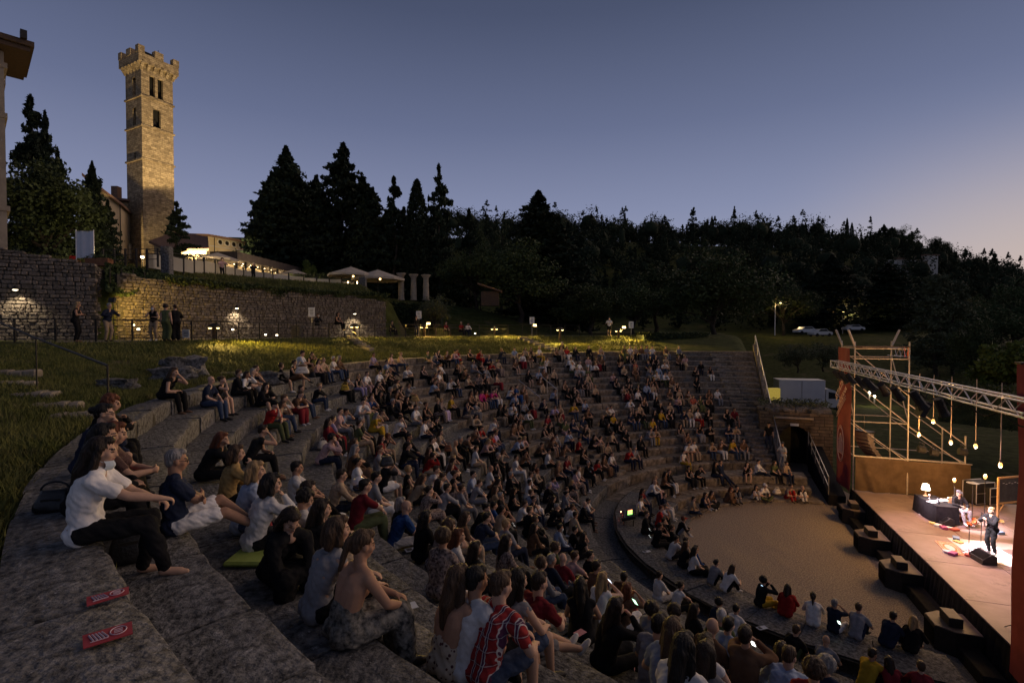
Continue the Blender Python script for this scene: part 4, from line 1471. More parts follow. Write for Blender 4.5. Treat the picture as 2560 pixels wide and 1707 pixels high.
# villa at the left edge
M_villa = mat('villa_stone', (0.20, 0.165, 0.125), (0.28, 0.235, 0.18), rough=.9, scale=1.2, bump=.3)
vl = thing('villa', 'corner of an old villa with deep eaves at the left edge', 'villa', W(16, 600, 36), R(47))
org = W(16, 600, 36)
zt_ = W(14, 128, 36).z - org.z
zb_ = W(14, 640, 36).z - org.z - 1
MB().box((-1.0 + 7, 6 - 0, (zt_ + zb_) / 2), (14, 4, zt_ - zb_), 0, Matrix.Identity(3)).build('wall', M_villa, vl, loc=(-6, -4, 0))
for sy, ex in ((165, .22), (290, .18), (522, .22), (205, .12)):
 z = W(14, sy, 36).z - org.z
 MB().box((0, 2, z), (14 + 2 * ex, 4 + 2 * ex, .35)).build('cornice', M_villa, vl)
MB().box((6.6, -.03, (zt_ + zb_) / 2), (.9, .2, zt_ - zb_ - .2)).build('corner_pilaster', M_villa, vl)
MB().box((0, 2, zt_ + .25), (14 + 2.7, 4 + 2.0, .3)).box((0, 2, zt_ + .6), (14 + 3.1, 4 + 2.4, .35)).build('roof', M_wood, vl)
for q in range(8):
 MB().box((6.4 - q * 1.3, -.7, zt_ - .05), (.16, 1.3, .25)).build('eave_bracket', M_wood, vl)
MB().box((8.0, -1.2, zt_ + 1.05), (.35, .5, .55)).build('eave_lamp', M_iron, vl)
vl.location = org - Matrix.Rotation(R(47), 3, 'Z') @ Vector((7, 0, 0))
# ================================================================ terrace: fence, pavilion, parasols, columns
M_glass = mat('fence_glass', (0.34, 0.34, 0.34), (0.42, 0.42, 0.41), rough=.10, scale=.5, spec=.7)
_g = M_glass.node_tree
_tr = _g.nodes.new('ShaderNodeBsdfTranslucent'); _tr.inputs[0].default_value = (.5, .47, .42, 1)
_ms = _g.nodes.new('ShaderNodeMixShader'); _ms.inputs[0].default_value = .45
_g.links.new(_g.nodes['Principled BSDF'].outputs[0], _ms.inputs[1]); _g.links.new(_tr.outputs[0], _ms.inputs[2])
_g.links.new(_ms.outputs[0], _g.nodes['Material Output'].inputs[0])
root = thing('terrace_fence', 'terrace parapet of pale glass panels between dark posts', 'fence')
fpts = [(-25.3, 35.6), (-24.9, 37.6), (-25.2, 42), (-25.9, 49.5), (-25.4, 54.5), (-23.2, 57.2), (-20.5, 57.6), (-17.6, 57.2)]
FZ = {0: 13.45, 1: 13.55, 2: 13.75, 3: 14.0, 4: 14.2, 5: 14.1, 6: 13.7, 7: 13.3}
posts = []
for q in range(len(fpts) - 1):
 a, b = Vector((*fpts[q], FZ[q])), Vector((*fpts[q + 1], FZ[q + 1]))
 n_ = max(1, round((b - a).length / 1.75))
 for t in range(n_):
  posts.append(a.lerp(b, t / n_))
posts.append(Vector((*fpts[-1], FZ[7])))
for p in posts:
 p.z = max(p.z, float(ground_z(p.x, p.y)) + .03)
for q, p in enumerate(posts):
 MB().box((0, 0, .62), (.12, .10, 1.45)).build('post', M_iron, root, loc=p)
mb = MB()
for a, b in zip(posts[:-1], posts[1:]):
 mb.tube(a + Vector((0, 0, 1.34)), b + Vector((0, 0, 1.34)), .035, n=6)
 mb.tube(a + Vector((0, 0, 1.14)), b + Vector((0, 0, 1.14)), .02, n=5)
mb.build('top_rail', M_iron, root)
for a, b in zip(posts[:-1], posts[1:]):
 d = b - a
 c = (a + b) / 2 + Vector((0, 0, .56))
 MB().box((0, 0, 0), (d.length - .16, .02, 1.0)).build('panel', M_glass, root, loc=c, rz=math.atan2(d.y, d.x))
root = thing('terrace_railing', 'dark open railing left of the glass terrace parapet', 'fence')
a, b = W(258, 668, 34.2), W(395, 664, 35.6)
rp = [a.lerp(b, t) for t in np.linspace(0, 1, 6)]
for p in rp:
 MB().box((0, 0, .55), (.1, .1, 1.3)).build('post', M_iron, root, loc=p)
mb = MB()
for z in (.45, .8, 1.15):
 mb.tube(a + Vector((0, 0, z)), b + Vector((0, 0, z)), .025, n=5)
mb.build('rail', M_iron, root)
p = W(418, 684, 36.2)
o = MB().bbox((0, 0, 0), (.62, .5, 2.0), .04).build('stone_pillar', M_stone, loc=(p.x, p.y, p.z + .9))
tag(o, 'pale upright stone pillar at the start of the glass parapet', 'pillar')
p = W(907, 738, 54)
o = MB().bbox((0, 0, 0), (.7, .6, 2.0), .04).build('stone_pillar', M_stone, loc=(p.x, p.y, p.z + .9))
tag(o, 'stone pillar at the far end of the glass parapet', 'pillar')
for sx, sy, dep, pw, lb in ((356, 643, 42, 420, 'bright lamp behind the open terrace railing'), (404, 643, 42, 420, 'lamp behind the first glass panels'), (470, 672, 46, 300, 'low lamp behind the middle glass panels'), (700, 705, 60, 420, 'lamp among the parasols behind the glass'), (805, 720, 60, 300, 'low lamp shining through the far glass panels')):
 p = W(sx, sy, dep)
 root = thing('terrace_lamp', lb, 'lamp', p, group='small lamps on the terrace')
 MB().ell((0, 0, 0), (.12, .12, .10), 8, 6).build('bulb', glow('terrace_bulb', (1, .75, .4), 14), root)
 MB().tube((0, 0, -.08), (0, 0, 13.8 - p.z), .03, n=6).build('post', M_iron, root)
 point_light('lamp_light', (0, 0, .2), (1, .72, .38), pw, .1, root)
# lit pavilion
WARM = (1.0, 0.66, 0.30)
pv = thing('pavilion', 'dark roofed restaurant pavilion with warm lit inside', 'pavilion', W(600, 690, 60))
org = W(600, 690, 60)
a, b = W(592, 690, 58), W(742, 712, 72)
ax = Vector((b.x - a.x, b.y - a.y, 0)); Lp = ax.length; ax.normalize(); nr = Vector((ax.y, -ax.x, 0)); rzp = math.atan2(ax.y, ax.x)
zf = 14.0 - org.z
ztp = W(592, 650, 58).z - org.z
mid = Vector(rel((a + b) / 2)); mid.z = 0
MB().box((mid.x - nr.x * 1.2, mid.y - nr.y * 1.2, ztp + .45), (Lp + 1.0, 3.2, .9), rzp).build('roof', mat('pavilion_roof', (.045, .035, .035), (.07, .055, .05), rough=.8, scale=2), pv)
bk = mid - nr * 2.6
M_in = mat('pavilion_wall', (0.55, 0.48, 0.36), (0.62, 0.55, 0.42), rough=.8, scale=1)
MB().box((bk.x, bk.y, (zf + ztp) / 2), (Lp, .2, ztp - zf), rzp).build('back_wall', M_in, pv)
for t in np.linspace(0, 1, 9):
 q = mid + ax * (t - .5) * Lp
 MB().box((q.x, q.y, (zf + ztp) / 2), (.16, .16, ztp - zf), rzp).build('post', M_iron, pv)
mb = MB()
for t in np.linspace(.06, .94, 9):
 for dd in (.7, 1.8):
  q = mid + ax * (t - .5) * Lp - nr * dd
  mb.ell((q.x, q.y, ztp - .14), (.07, .07, .05), 6, 4)
mb.build('ceiling_lamps', glow('pavilion_bulb', (1, .74, .36), 6), pv)
for t in (.15, .4, .65, .9):
 q = Vector(org) + mid + ax * (t - .5) * Lp - nr * 1.2
 l = point_light('pavilion_light', (q.x - org.x, q.y - org.y, ztp - .5), WARM, 80, .3, pv)
def parasol(label, c, r, h, m, lamp=None):
 root = thing('parasol', label, 'parasol', c, random.uniform(0, 1.2), 'terrace parasols')
 mb = MB()
 V = [(0, 0, h)]
 n_ = 8
 for q in range(n_):
  t = 2 * math.pi * q / n_
  V.append((r * math.cos(t), r * math.sin(t), h - r * .34))
 for q in range(n_):
  t = 2 * math.pi * q / n_
  V.append((r * .99 * math.cos(t), r * .99 * math.sin(t), h - r * .34 - .22))
 F = [(0, 1 + q, 1 + (q + 1) % n_) for q in range(n_)] + [(1 + q, 9 + q, 9 + (q + 1) % n_, 1 + (q + 1) % n_) for q in range(n_)]
 mb.add(V, F)
 mb.build('canopy', m, root)
 MB().tube((0, 0, 0), (0, 0, h + .15), .04, n=6).build('pole', M_iron, root)
 for q in range(n_):
  t = 2 * math.pi * q / n_
  MB().tube((0, 0, h - .08), (r * .97 * math.cos(t), r * .97 * math.sin(t), h - r * .34 - .03), .018, n=4).build('rib', M_wood, root)
 MB().box((0, 0, .05), (.7, .7, .1)).build('base', M_iron, root)
 if lamp:
  MB().ell((.3, -.3, h - 1.1), (.11, .11, .11), 8, 6).build('lamp_bulb', glow('parasol_bulb', (1, .62, .2), 6), root)
  point_light('parasol_light', (.3, -.3, h - 1.1), (1, .6, .25), lamp, .1, root)
 return root
M_canvas = mat('parasol_canvas', (0.36, 0.31, 0.25), (0.43, 0.38, 0.31), rough=.85, scale=2)
def gz(p, z):
 return (p.x, p.y, z)
parasol('white parasol beside the little lit shrub tree', gz(W(735, 700, 66), 13.9), 2.7, 3.2, M_canvas, 120)
parasol('pale parasol right of the dark hedge, the nearer of the end pair', gz(W(878, 730, 57), 13.3), 2.6, 3.0, M_canvas, 110)
parasol('rightmost pale parasol with a bright bulb above the bank', gz(W(945, 735, 58), 13.0), 3.0, 3.1, M_canvas, 200)
parasol('small white parasol tip left of the pavilion roof', gz(W(545, 690, 50), 13.9), 1.8, 2.9, M_canvas)
for sx in (870, 893):
 p = W(sx, 715, 56.5)
 o = thing('hanging_lantern', 'thin vertical lantern under the parasol, %s' % ('left one' if sx == 870 else 'right one'), 'lantern', p, group='lanterns under the parasols')
 MB().tube((0, 0, -.5), (0, 0, .5), .05, n=6).build('tube', glow('lantern', (1, .68, .3), 12), o)
 MB().tube((0, 0, .5), (0, 0, .9), .01, n=4).build('wire', M_iron, o)
M_col = mat('old_column', (0.24, 0.20, 0.15), (0.34, 0.29, 0.22), rough=.9, scale=3, bump=.5)
for sx, tp, lb in ((1003, 683, 'left ancient stone column on the dark planted bank'), (1034, 686, 'middle ancient stone column on the dark planted bank'), (1065, 687, 'right ancient stone column on the dark planted bank')):
 pt, pb_ = W(sx, tp, 60), W(sx, 738, 60)
 h = pt.z - pb_.z + .6
 root = thing('stone_column', lb, 'column', (pb_.x, pb_.y, pb_.z - .6), group='three ancient columns')
 MB().lathe((0, 0, 0), [(.42, 0), (.42, .12), (.36, .2), (.34, h * .5), (.30, h - .45), (.33, h - .4)], 14).build('shaft', M_col, root, smooth=True)
 MB().lathe((0, 0, h - .4), [(.33, 0), (.5, .25), (.56, .3), (.56, .4)], 10).build('capital', M_col, root)
# small sloping roof among the trees
root = thing('garden_shed', 'small sloping tiled roof half hidden in dark trees', 'shed', W(1225, 720, 58))
MB().box((0, 0, 0), (2.8, 2, .15), 0, Matrix.Rotation(R(18), 3, 'Y')).build('roof', M_roof, root)
MB().box((0, .3, -1.2), (2.0, 1.2, 1.6)).build('wall', M_wood, root)
# white banner and red awning by the holm oak
root = thing('white_banner', 'plain white banner hanging between poles by the holm oak', 'banner', W(213, 645, 33))
w_ = 44 / 1280 * 33; h_ = 66 / 1280 * 33
V, F = [], []
for q in range(9):
 for t in range(4):
  V.append(((q / 8 - .5) * w_, math.sin(q * 1.6) * .05, t / 3 * h_))
for q in range(8):
 for t in range(3):
  F.append((q * 4 + t, q * 4 + 4 + t, q * 4 + 5 + t, q * 4 + 1 + t))
MB().add(V, F).build('cloth', mat('banner_cloth', (.55, .55, .58), (.62, .62, .64), rough=.9, scale=3), root, smooth=True)
MB().tube((-w_ / 2, 0, -.8), (-w_ / 2, 0, h_ + .1), .025, n=6).build('pole', M_steel, root)
MB().tube((w_ / 2, 0, -.8), (w_ / 2, 0, h_ + .1), .025, n=6).build('pole', M_steel, root)
MB().tube((-w_ / 2, 0, h_ + .02), (w_ / 2, 0, h_ + .02), .02, n=6).build('cross_bar', M_steel, root)
root = thing('red_awning', 'small red awning left of the white banner', 'awning', W(184, 640, 33.5))
MB().add([(-.25, 0, 0), (.25, 0, 0), (.25, -.2, -.45), (-.25, -.2, -.45)], [(0, 1, 2, 3), (3, 2, 1, 0)]).box((0, .1, -.6), (.5, .3, .6)).build('cloth', mat('awning_red', (.42, .03, .02), (.5, .05, .03), rough=.8, scale=4), root)
root = thing('planter', 'long rust-red planter at the top of the dark stair', 'planter', W(248, 656, 33))
MB().bbox((0, 0, 0), (1.5, .5, .5), .03).build('box', mat('planter_rust', (.17, .07, .035), (.25, .11, .05), rough=.9, scale=5), root)
V, F = leaf_quads(rng.normal(0, 1, (400, 3)) * np.array([.45, .15, .1]) + np.array([0, 0, .3]), .15)
link('plants', np_mesh('plants', V, F, [M_leaf_brd]), root)
# ================================================================ lamps along the path
YEL = (1.0, 0.63, 0.13)
WHT = (1.0, 0.82, 0.55)
M_bulb_y = glow('lamp_glow_yellow', (1.0, .70, .24), 5)
M_bulb_w = glow('lamp_glow_white', (1.0, .84, .55), 5)
def wall_lamp(label, sx, sy, dep, pw, col):
 p = W(sx, sy, dep)
 root = thing('wall_lamp', label, 'lamp', p, group='lamps on the stone wall')
 MB().lathe((0, 0, 0), [(.17, -.04), (.15, .05), (.06, .14), (.03, .2)], 10).build('hood', M_iron, root)
 MB().tube((0, 0, .12), (-.25, .35, .2), .02, n=5).build('bracket', M_iron, root)
 MB().ell((0, 0, -.05), (.12, .12, .05), 8, 5).build('bulb', M_bulb_w, root)
 d = spot_light('lamp_light', p + Vector((0, 0, -.1)), p + Vector((-.1, .25, -2)), col, pw, ang=120, blend=.7, radius=.06)
 d.parent = root; d.location = (0, 0, -.12)
wall_lamp('bare wall lamp on the tall stone wall at far left', 38, 722, 28.2, 160, WHT)
wall_lamp('hooded wall lamp in the middle of the long stone wall', 592, 769, 37.8, 190, WHT)
wall_lamp('hooded wall lamp near the right end of the long stone wall', 887, 783, 45.7, 240, WHT)
def flood(label, sx, sy, dep, pw, tgt, base=8.66, hw=.34, radius=.12):
 p = W(sx, sy, dep)
 root = thing('flood_lamp', label, 'lamp', p, group='flood lamps by the path')
 v = (Vector(tgt) - p); v.normalize()
 q = v.to_track_quat('Y', 'Z').to_matrix()
 MB().box(q @ Vector((0, -.06, 0)), (hw * 1.15, .12, hw * .8), 0, q).build('housing', M_iron, root)
 MB().box(q @ Vector((0, .012, 0)), (hw, .02, hw * .65), 0, q).build('glass', M_bulb_y, root)
 MB().tube((0, 0, -.12), (0, 0, base - p.z), .025, n=6).build('stand', M_iron, root)
 d = spot_light('flood_light', p + v * .1, tgt, YEL, pw, ang=125, blend=.8, radius=radius)
 d.parent = root; d.location = v * .08
flood('large flood lamp glaring beside the man in navy on the path', 283, 751, 29.3, 620, W(335, 770, 30.6))
flood('brightest flood lamp beside the olive tree on the path', 1071, 809, 48.6, 1700, W(1090, 850, 44))
flood('flood lamp near the right end of the path railing', 1337, 813, 52.5, 800, W(1345, 870, 47))
flood('flood lamp on a tripod at the right end of the path', 1560, 818, 54.0, 1300, W(1545, 880, 48))
def bollard(label, sx, sy, dep, pw):
 p = W(sx, sy, dep)
 g = float(ground_z(p.x, p.y))
 root = thing('path_lamp', label, 'lamp', (p.x, p.y, g), group='bollard lamps along the path')
 h = p.z - g
 MB().bbox((0, 0, h * .5), (.2, .2, h), .02).build('post', M_wood, root)
 MB().lathe((0, 0, h - .1), [(.36, 0), (.36, .12), (.2, .24), (.03, .28)], 10).build('hood', M_iron, root)
 for sg in (-1, 1):
  MB().ell((.23 * sg, -.06, h - .12), (.11, .09, .045), 8, 5).build('bulb', M_bulb_y, root)
 dn = Vector((CT.x - p.x, CT.y - p.y, 0)).normalized()
 side = Vector((-dn.y, dn.x, 0))
 for sg in (-1, 1):
  l = spot_light('lamp_light', p, p + dn * 2.2 + side * sg * 1.2 + Vector((0, 0, -1.35)), YEL, pw, ang=78, blend=.8, radius=.06)
  l.parent = root
  l.location = dn * .35 + side * sg * .2 + Vector((0, 0, h + .12))
bollard('wooden path lamp nearest the left group on the path', 536, 815, 30.6, 2600)
bollard('wooden path lamp below the wall lamp near the counter wall', 886, 814, 41.8, 2300)
bollard('wooden path lamp beside the brightest flood lamp', 1061, 816, 47.8, 2300)
bollard('low path lamp right of the red-shirted sitters', 1236, 820, 51.2, 3600)
bollard('single post lamp at the top of the pale steps', 1400, 822, 49.4, 3000)
bollard('post lamp at the right end of the railing', 1546, 825, 52.6, 3000)
# spots set in the path
for q, (sx, sy, dep) in enumerate(((333, 812, 28.5), (346, 822, 28.5), (582, 823, 33.0), (664, 836, 34.5), (692, 837, 35.0), (1188, 833, 50.4), (780, 300, 0))):
 if dep == 0:
  continue
 p = W(sx, sy, dep)
 o = MB().lathe((0, 0, -.06), [(.07, 0), (.08, .05), (.06, .09)], 8).build('path_spot', M_bulb_w, loc=p)
 tag(o, 'tiny bright ground spot on the path, %s from the left' % ordinal(q + 1), 'lamp', 'small spots along the path')
# white notices on poles
M_sign = mat('white_sign', (.62, .62, .62), (.7, .7, .7), rough=.6, scale=2)
M_ink = mat('sign_ink', (.05, .05, .06), rough=.7)
for sx, sy, dep, lb, gr in ((779, 780, 39.8, 'white notice on a pole beside the masked man', True), (1047, 787, 48, 'white notice above the man by the flood lamp', True), (1330, 801, 53, 'white notice beside the right flood lamp', True),
       (1578, 812, 54, 'white notice at the right end of the path', True), (1773, 857, 52, 'lone white notice beyond the top seat row', True), (223, 727, 30.4, 'white notice above the recess on the stone wall', False), (465, 834, 27.6, 'white sheet fixed to the railing by the left group', False)):
 p = W(sx, sy, dep)
 root = thing('notice', lb, 'sign', p, group='white notices')
 h = .95 if gr else .6
 MB().box((0, 0, 0), (.5 if gr else .38, .02, h * .75)).build('board', M_sign, root)
 for k in range(4):
  MB().box((0, -.014, .2 * h - k * .13 * h), (.28 - .05 * (k % 2), .004, .035)).build('print_line', M_ink, root)
 if gr:
  g = float(ground_z(p.x, p.y))
  MB().tube((0, .03, g - p.z), (0, .03, .2), .02, n=6).build('pole', M_steel, root)
# street lamps, cars, truck
for sx, top, bot, dep, lb in ((1938, 757, 815, 108, 'taller street lamp above the white parked car'), (2107, 779, 818, 118, 'shorter street lamp right of the parked cars')):
 pt, pb_ = W(sx, top, dep), W(sx, bot, dep)
 root = thing('street_lamp', lb, 'street lamp', (pt.x, pt.y, pb_.z - 2), group='street lamps beyond the theatre')
 H_ = pt.z - pb_.z + 2
 MB().tube((0, 0, 0), (0, 0, H_), .1, .06, n=8).build('pole', M_steel, root)
 MB().tube((0, 0, H_), (.9, 0, H_ + .1), .04, n=6).build('arm', M_steel, root)
 MB().bbox((1.1, 0, H_ + .08), (.7, .25, .14), .04).build('lamp_head', M_iron, root)
 MB().box((1.1, 0, H_ - .01), (.55, .2, .05)).build('lens', glow('street_glow', (1, .72, .32), 12), root)
 point_light('street_light', (1.0, -.3, H_ - .3), (1, .68, .28), 600, .2, root)
M_carw = mat('car_paint', (.55, .55, .54), rough=.3, spec=.6)
M_tyre = mat('tyre', (.015, .015, .015), rough=.9)
M_cgl = mat('car_glass', (.02, .025, .03), rough=.1, spec=.8)
for sx, sy, dep, rz, lb in ((2014, 826, 100, .1, 'white car parked under the taller street lamp'), (2050, 832, 99, .2, 'silver car nose right of the white car'), (2133, 820, 112, .05, 'pale car parked by the shorter street lamp')):
 p = W(sx, sy, dep)
 root = thing('parked_car', lb, 'car', (p.x, p.y, p.z - .7), rz, 'cars parked beyond the theatre')
 mb = MB()
 prof = [(-2.1, .35), (-2.15, .75), (-1.7, .92), (-1.2, 1.0), (-.7, 1.42), (.7, 1.45), (1.35, 1.0), (2.0, .88), (2.15, .6), (2.1, .35)]
 n_ = len(prof)
 V = [(x, -.85, z) for x, z in prof] + [(x, .85, z) for x, z in prof]
 mb.add(V, [tuple(range(n_)), tuple(reversed(range(n_, 2 * n_)))] + [(q, q + n_, (q + 1) % n_ + n_, (q + 1) % n_) for q in range(n_)])
 mb.build('body', M_carw, root)
 MB().add([(-1.1, -.87, 1.02), (1.2, -.87, 1.02), (.65, -.87, 1.38), (-.65, -.87, 1.36)], [(0, 1, 2, 3)]).build('window', M_cgl, root)
 for x in (-1.35, 1.35):
  for y in (-.8, .8):
   MB().tube((x, y - .1, .32), (x, y + .1, .32), .32, n=12).build('wheel', M_tyre, root)
root = thing('box_truck', 'white box truck parked behind the stone ruin', 'truck')
M_box = mat('truck_box', (.50, .50, .52), (.56, .56, .57), rough=.55, scale=1)
pl_, pr_ = W(1947, 1003, 57.0), W(2063, 1012, 56)
dv = Vector((pr_.x - pl_.x, pr_.y - pl_.y, 0)); Lt = dv.length; dv.normalize(); rzt = math.atan2(dv.y, dv.x)
root.location = (pl_.x, pl_.y, 0.3); root.rotation_euler = (0, 0, rzt)
zt_ = W(1947, 950, 57).z - .3
MB().bbox((Lt / 2, 1.1, (zt_ + .95) / 2), (Lt, 2.2, zt_ - .95), .04).build('cargo_box', M_box, root)
MB().box((Lt / 2, -.01, (zt_ + .95) / 2), (.03, .03, zt_ - 1.0)).build('panel_seam', M_iron, root)
MB().box((Lt / 2, 1.1, zt_ + .02), (Lt + .04, 2.24, .05)).build('roof_edge', M_carw, root)
cab = MB()
prof = [(0, .5), (0, 2.5), (.25, 2.55), (.9, 2.35), (1.55, 1.5), (2.2, 1.25), (2.3, .5)]
V = [(Lt + .1 + x, .1, z) for x, z in prof] + [(Lt + .1 + x, 2.1, z) for x, z in prof]
n_ = len(prof)
cab.add(V, [tuple(range(n_)), tuple(reversed(range(n_, 2 * n_)))] + [(q, q + n_, (q + 1) % n_ + n_, (q + 1) % n_) for q in range(n_)])
cab.build('cab', M_carw, root)
MB().add([(Lt + .35, .085, 1.45), (Lt + 1.5, .085, 1.45), (Lt + 1.0, .085, 2.1), (Lt + .35, .085, 2.2)], [(0, 1, 2, 3)]).build('window', M_cgl, root)
MB().add([(Lt + 1.05, .2, 2.3), (Lt + 1.68, .2, 1.55), (Lt + 1.68, 2.0, 1.55), (Lt + 1.05, 2.0, 2.3)], [(0, 1, 2, 3)]).build('windscreen', M_cgl, root)
for x in (1.0, Lt + 1.5):
 for y in (.15, 2.0):
  MB().tube((x, y - .12, .42), (x, y + .12, .42), .42, n=14).build('wheel', M_tyre, root)
MB().box((Lt / 2, 1.1, .75), (Lt, 1.6, .25)).build('chassis', M_iron, root)
p = W(1934, 985, 55)
o = MB().bbox((0, 0, 0), (1.2, .5, 1.3), .02).build('lit_notice_box', mat('lit_plate', (.4, .3, .05), (.5, .38, .08), emit=(1, .72, .12), es=.2, rough=.6, scale=5), loc=p)
tag(o, 'yellow lit box left of the parked truck', 'light box')
for sx, sy, lb in ((2173, 984, 'small white-topped bollard lamp on the lawn seen through the scaffold'), (2186, 993, 'lower bollard lamp right of the white-topped one')):
 p = W(sx, sy, 62)
 root = thing('garden_lamp', lb, 'lamp', p, group='lawn lamps behind the scaffold')
 MB().tube((0, 0, -.7), (0, 0, 0), .09, n=8).build('post', M_steel, root)
 MB().lathe((0, 0, 0), [(.13, 0), (.13, .2), (.05, .26)], 8).build('bulb', M_bulb_w, root)
 point_light('lamp_light', (0, -.3, .3), WHT, 60, .08, root)
# low field wall with pale coping beyond the rows
for q, (a, b, lb) in enumerate(((W(1905, 868, 66), W(2080, 876, 70), 'upper dry-stone terrace edge beyond the sloping wall'), (W(1905, 895, 60), W(2085, 902, 64), 'middle dry-stone terrace edge beyond the sloping wall'), (W(1905, 958, 50), W(1950, 962, 51), 'pale kerb just left of the parked truck'))):
 d = b - a
 o = MB().bbox((0, 0, 0), (d.length, .4, .5), .05).build('terrace_edge', M_wallstone, loc=((a.x + b.x) / 2, (a.y + b.y) / 2, float(ground_z((a.x + b.x) / 2, (a.y + b.y) / 2)) + .1), rz=math.atan2(d.y, d.x))
 tag(o, lb, 'kerb', 'low terrace edges')
# stone ruin with arched doorway beside the stage
rv = PL(14.2, -0.2, 0)
ru = thing('stone_ruin', 'ruined stone block with dark arched doorway by the stage', 'ruin')
M_ruin = masonry('ruin_masonry', (0.24, 0.17, 0.11), (0.15, 0.105, 0.07), (0.07, 0.052, 0.036), .55, .2)
ra_, rb_ = W(1900, 1150, 34.5), W(2082, 1150, 33.0)
ax = Vector((rb_.x - ra_.x, rb_.y - ra_.y, 0)); Lr = ax.length; ax.normalize(); nr = Vector((ax.y, -ax.x, 0))
ru.location = (ra_.x, ra_.y, 0); ru.rotation_euler = (0, 0, math.atan2(ax.y, ax.x))
mb = MB()
zt_ = W(2000, 1030, 34).z
faced_wall(mb, (0, 0, 0), (1, 0, 0), Lr, -.2, zt_, [(1.15, 3.0, 0.0, zt_ - .9, True)], 1.6, (0, -1, 0))
mb.add([(0, 0, -.2), (0, 2.6, -.2), (0, 2.6, zt_), (0, 0, zt_), (Lr, 0, -.2), (Lr, 2.6, -.2), (Lr, 2.6, zt_), (Lr, 0, zt_)], [(0, 3, 2, 1), (4, 5, 6, 7), (3, 7, 6, 2)])
mb.build('wall', M_ruin, ru)
mb = MB().box((2.1, 1.75, 1.3), (2.6, .1, 2.8))
mb.build('dark_inside', M_dark, ru)
MB().add([(1.15, .25, 0), (1.9, .55, 0), (1.9, .55, zt_ - 1.0), (1.15, .25, zt_ - 1.0)], [(0, 1, 2, 3), (3, 2, 1, 0)]).build('door_leaf', mat('ochre_door', (.16, .11, .03), (.24, .165, .05), rough=.8, scale=3), ru)
MB().box((1.9, -.4, zt_ - .35), (2.2, 1.0, .12), 0, Matrix.Rotation(R(-14), 3, 'X')).build('canopy', mat('canopy_board', (.4, .28, .17), (.48, .34, .22), rough=.8, scale=3), ru)
MB().box((2.0, -.3, zt_ - .75), (.5, .03, .16)).build('notice', M_sign, ru)
for q in range(90):
 s = np.array([random.uniform(.3, .7), random.uniform(.3, .6), random.uniform(.2, .38)])
 tt = random.random()
 o = link('stone', random.choice(STONES), ru, loc=(random.uniform(.1, Lr - .1), random.uniform(.1, 2.5), zt_ + .05 + .55 * abs(mnoise.noise((tt * 5, 1, 1))) * random.random()))
 o.scale = s; o.rotation_euler = (random.uniform(-.3, .3), random.uniform(-.3, .3), random.uniform(0, 3))
V, F = leaf_quads(np.stack([rng.uniform(0, Lr, 900), rng.uniform(.2, 2.5, 900), zt_ + .35 + .35 * rng.random(900)], 1), .16)
link('weeds', np_mesh('weeds', V, F, [M_leaf_oli]), ru)
# ================================================================ stage
ZS = 1.1
UR = math.atan2(S_.y, S_.x)     # heading of the stage front
M_deck = mat('stage_deck', (0.18, 0.125, 0.11), (0.26, 0.19, 0.17), rough=.55, scale=1.1, bump=.08, bscale=40, spec=.35, rnd=.10, c3=(.12, .085, .07), s3=.9, t3=.62)
M_black = mat('black_cloth', (0.008, 0.008, 0.009), (0.016, 0.015, 0.016), rough=.9, scale=6, spec=.1)
M_blackbox = mat('black_speaker', (0.012, 0.011, 0.011), (0.022, 0.02, 0.019), rough=.6, scale=8, spec=.3)
M_subtop = mat('speaker_lid', (0.10, 0.075, 0.06), (0.15, 0.115, 0.095), rough=.6, scale=5)
M_alu = mat('truss_aluminium', (0.5, 0.5, 0.52), (0.6, 0.6, 0.62), rough=.35, scale=12, metal=.8, spec=.5)
M_tube = mat('scaffold_tube', (0.36, 0.31, 0.26), (0.50, 0.44, 0.37), rough=.5, scale=10, metal=.5, spec=.4)
M_banner = mat('red_banner', (0.15, 0.015, 0.022), (0.20, 0.025, 0.032), rough=.85, scale=2, bump=.3, bscale=3)
M_bprint = mat('banner_print', (0.62, 0.40, 0.37), rough=.85)
M_skirt = mat('brown_netting', (0.075, 0.048, 0.027), (0.11, 0.072, 0.042), rough=.9, scale=2, spec=.1)
st = thing('stage', 'wide low stage with brown deck facing the gravel', 'stage', (0, 0, 0))
u0s, u1s, v0s, v1s = -8.1, 5.95, 1.5, 10.5
us = np.linspace(u0s, u1s, 6)
vs = np.linspace(v0s, v1s, 5)
for a in range(5):
 for b in range(4):
  c = PL((us[a] + us[a + 1]) / 2, (vs[b] + vs[b + 1]) / 2, ZS - .06)
  MB().bbox((0, 0, 0), (us[1] - us[0] - .014, vs[1] - vs[0] - .014, .12), .008).build('deck_panel', M_deck, st, loc=c, rz=UR)
c = PL((u0s + u1s) / 2, (v0s + v1s) / 2, .45)
MB().box((0, 0, 0), (u1s - u0s - .1, v1s - v0s - .1, .9)).build('understructure', M_black, st, loc=c, rz=UR)
mb = MB()
nf = 160
V = []
for q in range(nf):
 uu = u0s - .3 + (u1s - u0s + .6) * q / (nf - 1)
 w_ = .025 * math.sin(q * 1.9) + .02 * math.sin(q * .7)
 V += [PL(uu, v0s - .04 + w_ * .3, ZS + .005), PL(uu, v0s - .16 + w_, .02)]
mb.add(V, [(2 * q, 2 * q + 1, 2 * q + 3, 2 * q + 2) for q in range(nf - 1)])
mb.build('front_valance', M_black, st)
c = PL((u0s + u1s) / 2, v0s - .48, .2)
MB().bbox((0, 0, 0), (u1s - u0s, .5, .36), .02).build('front_ledge', M_black, st, loc=c, rz=UR)
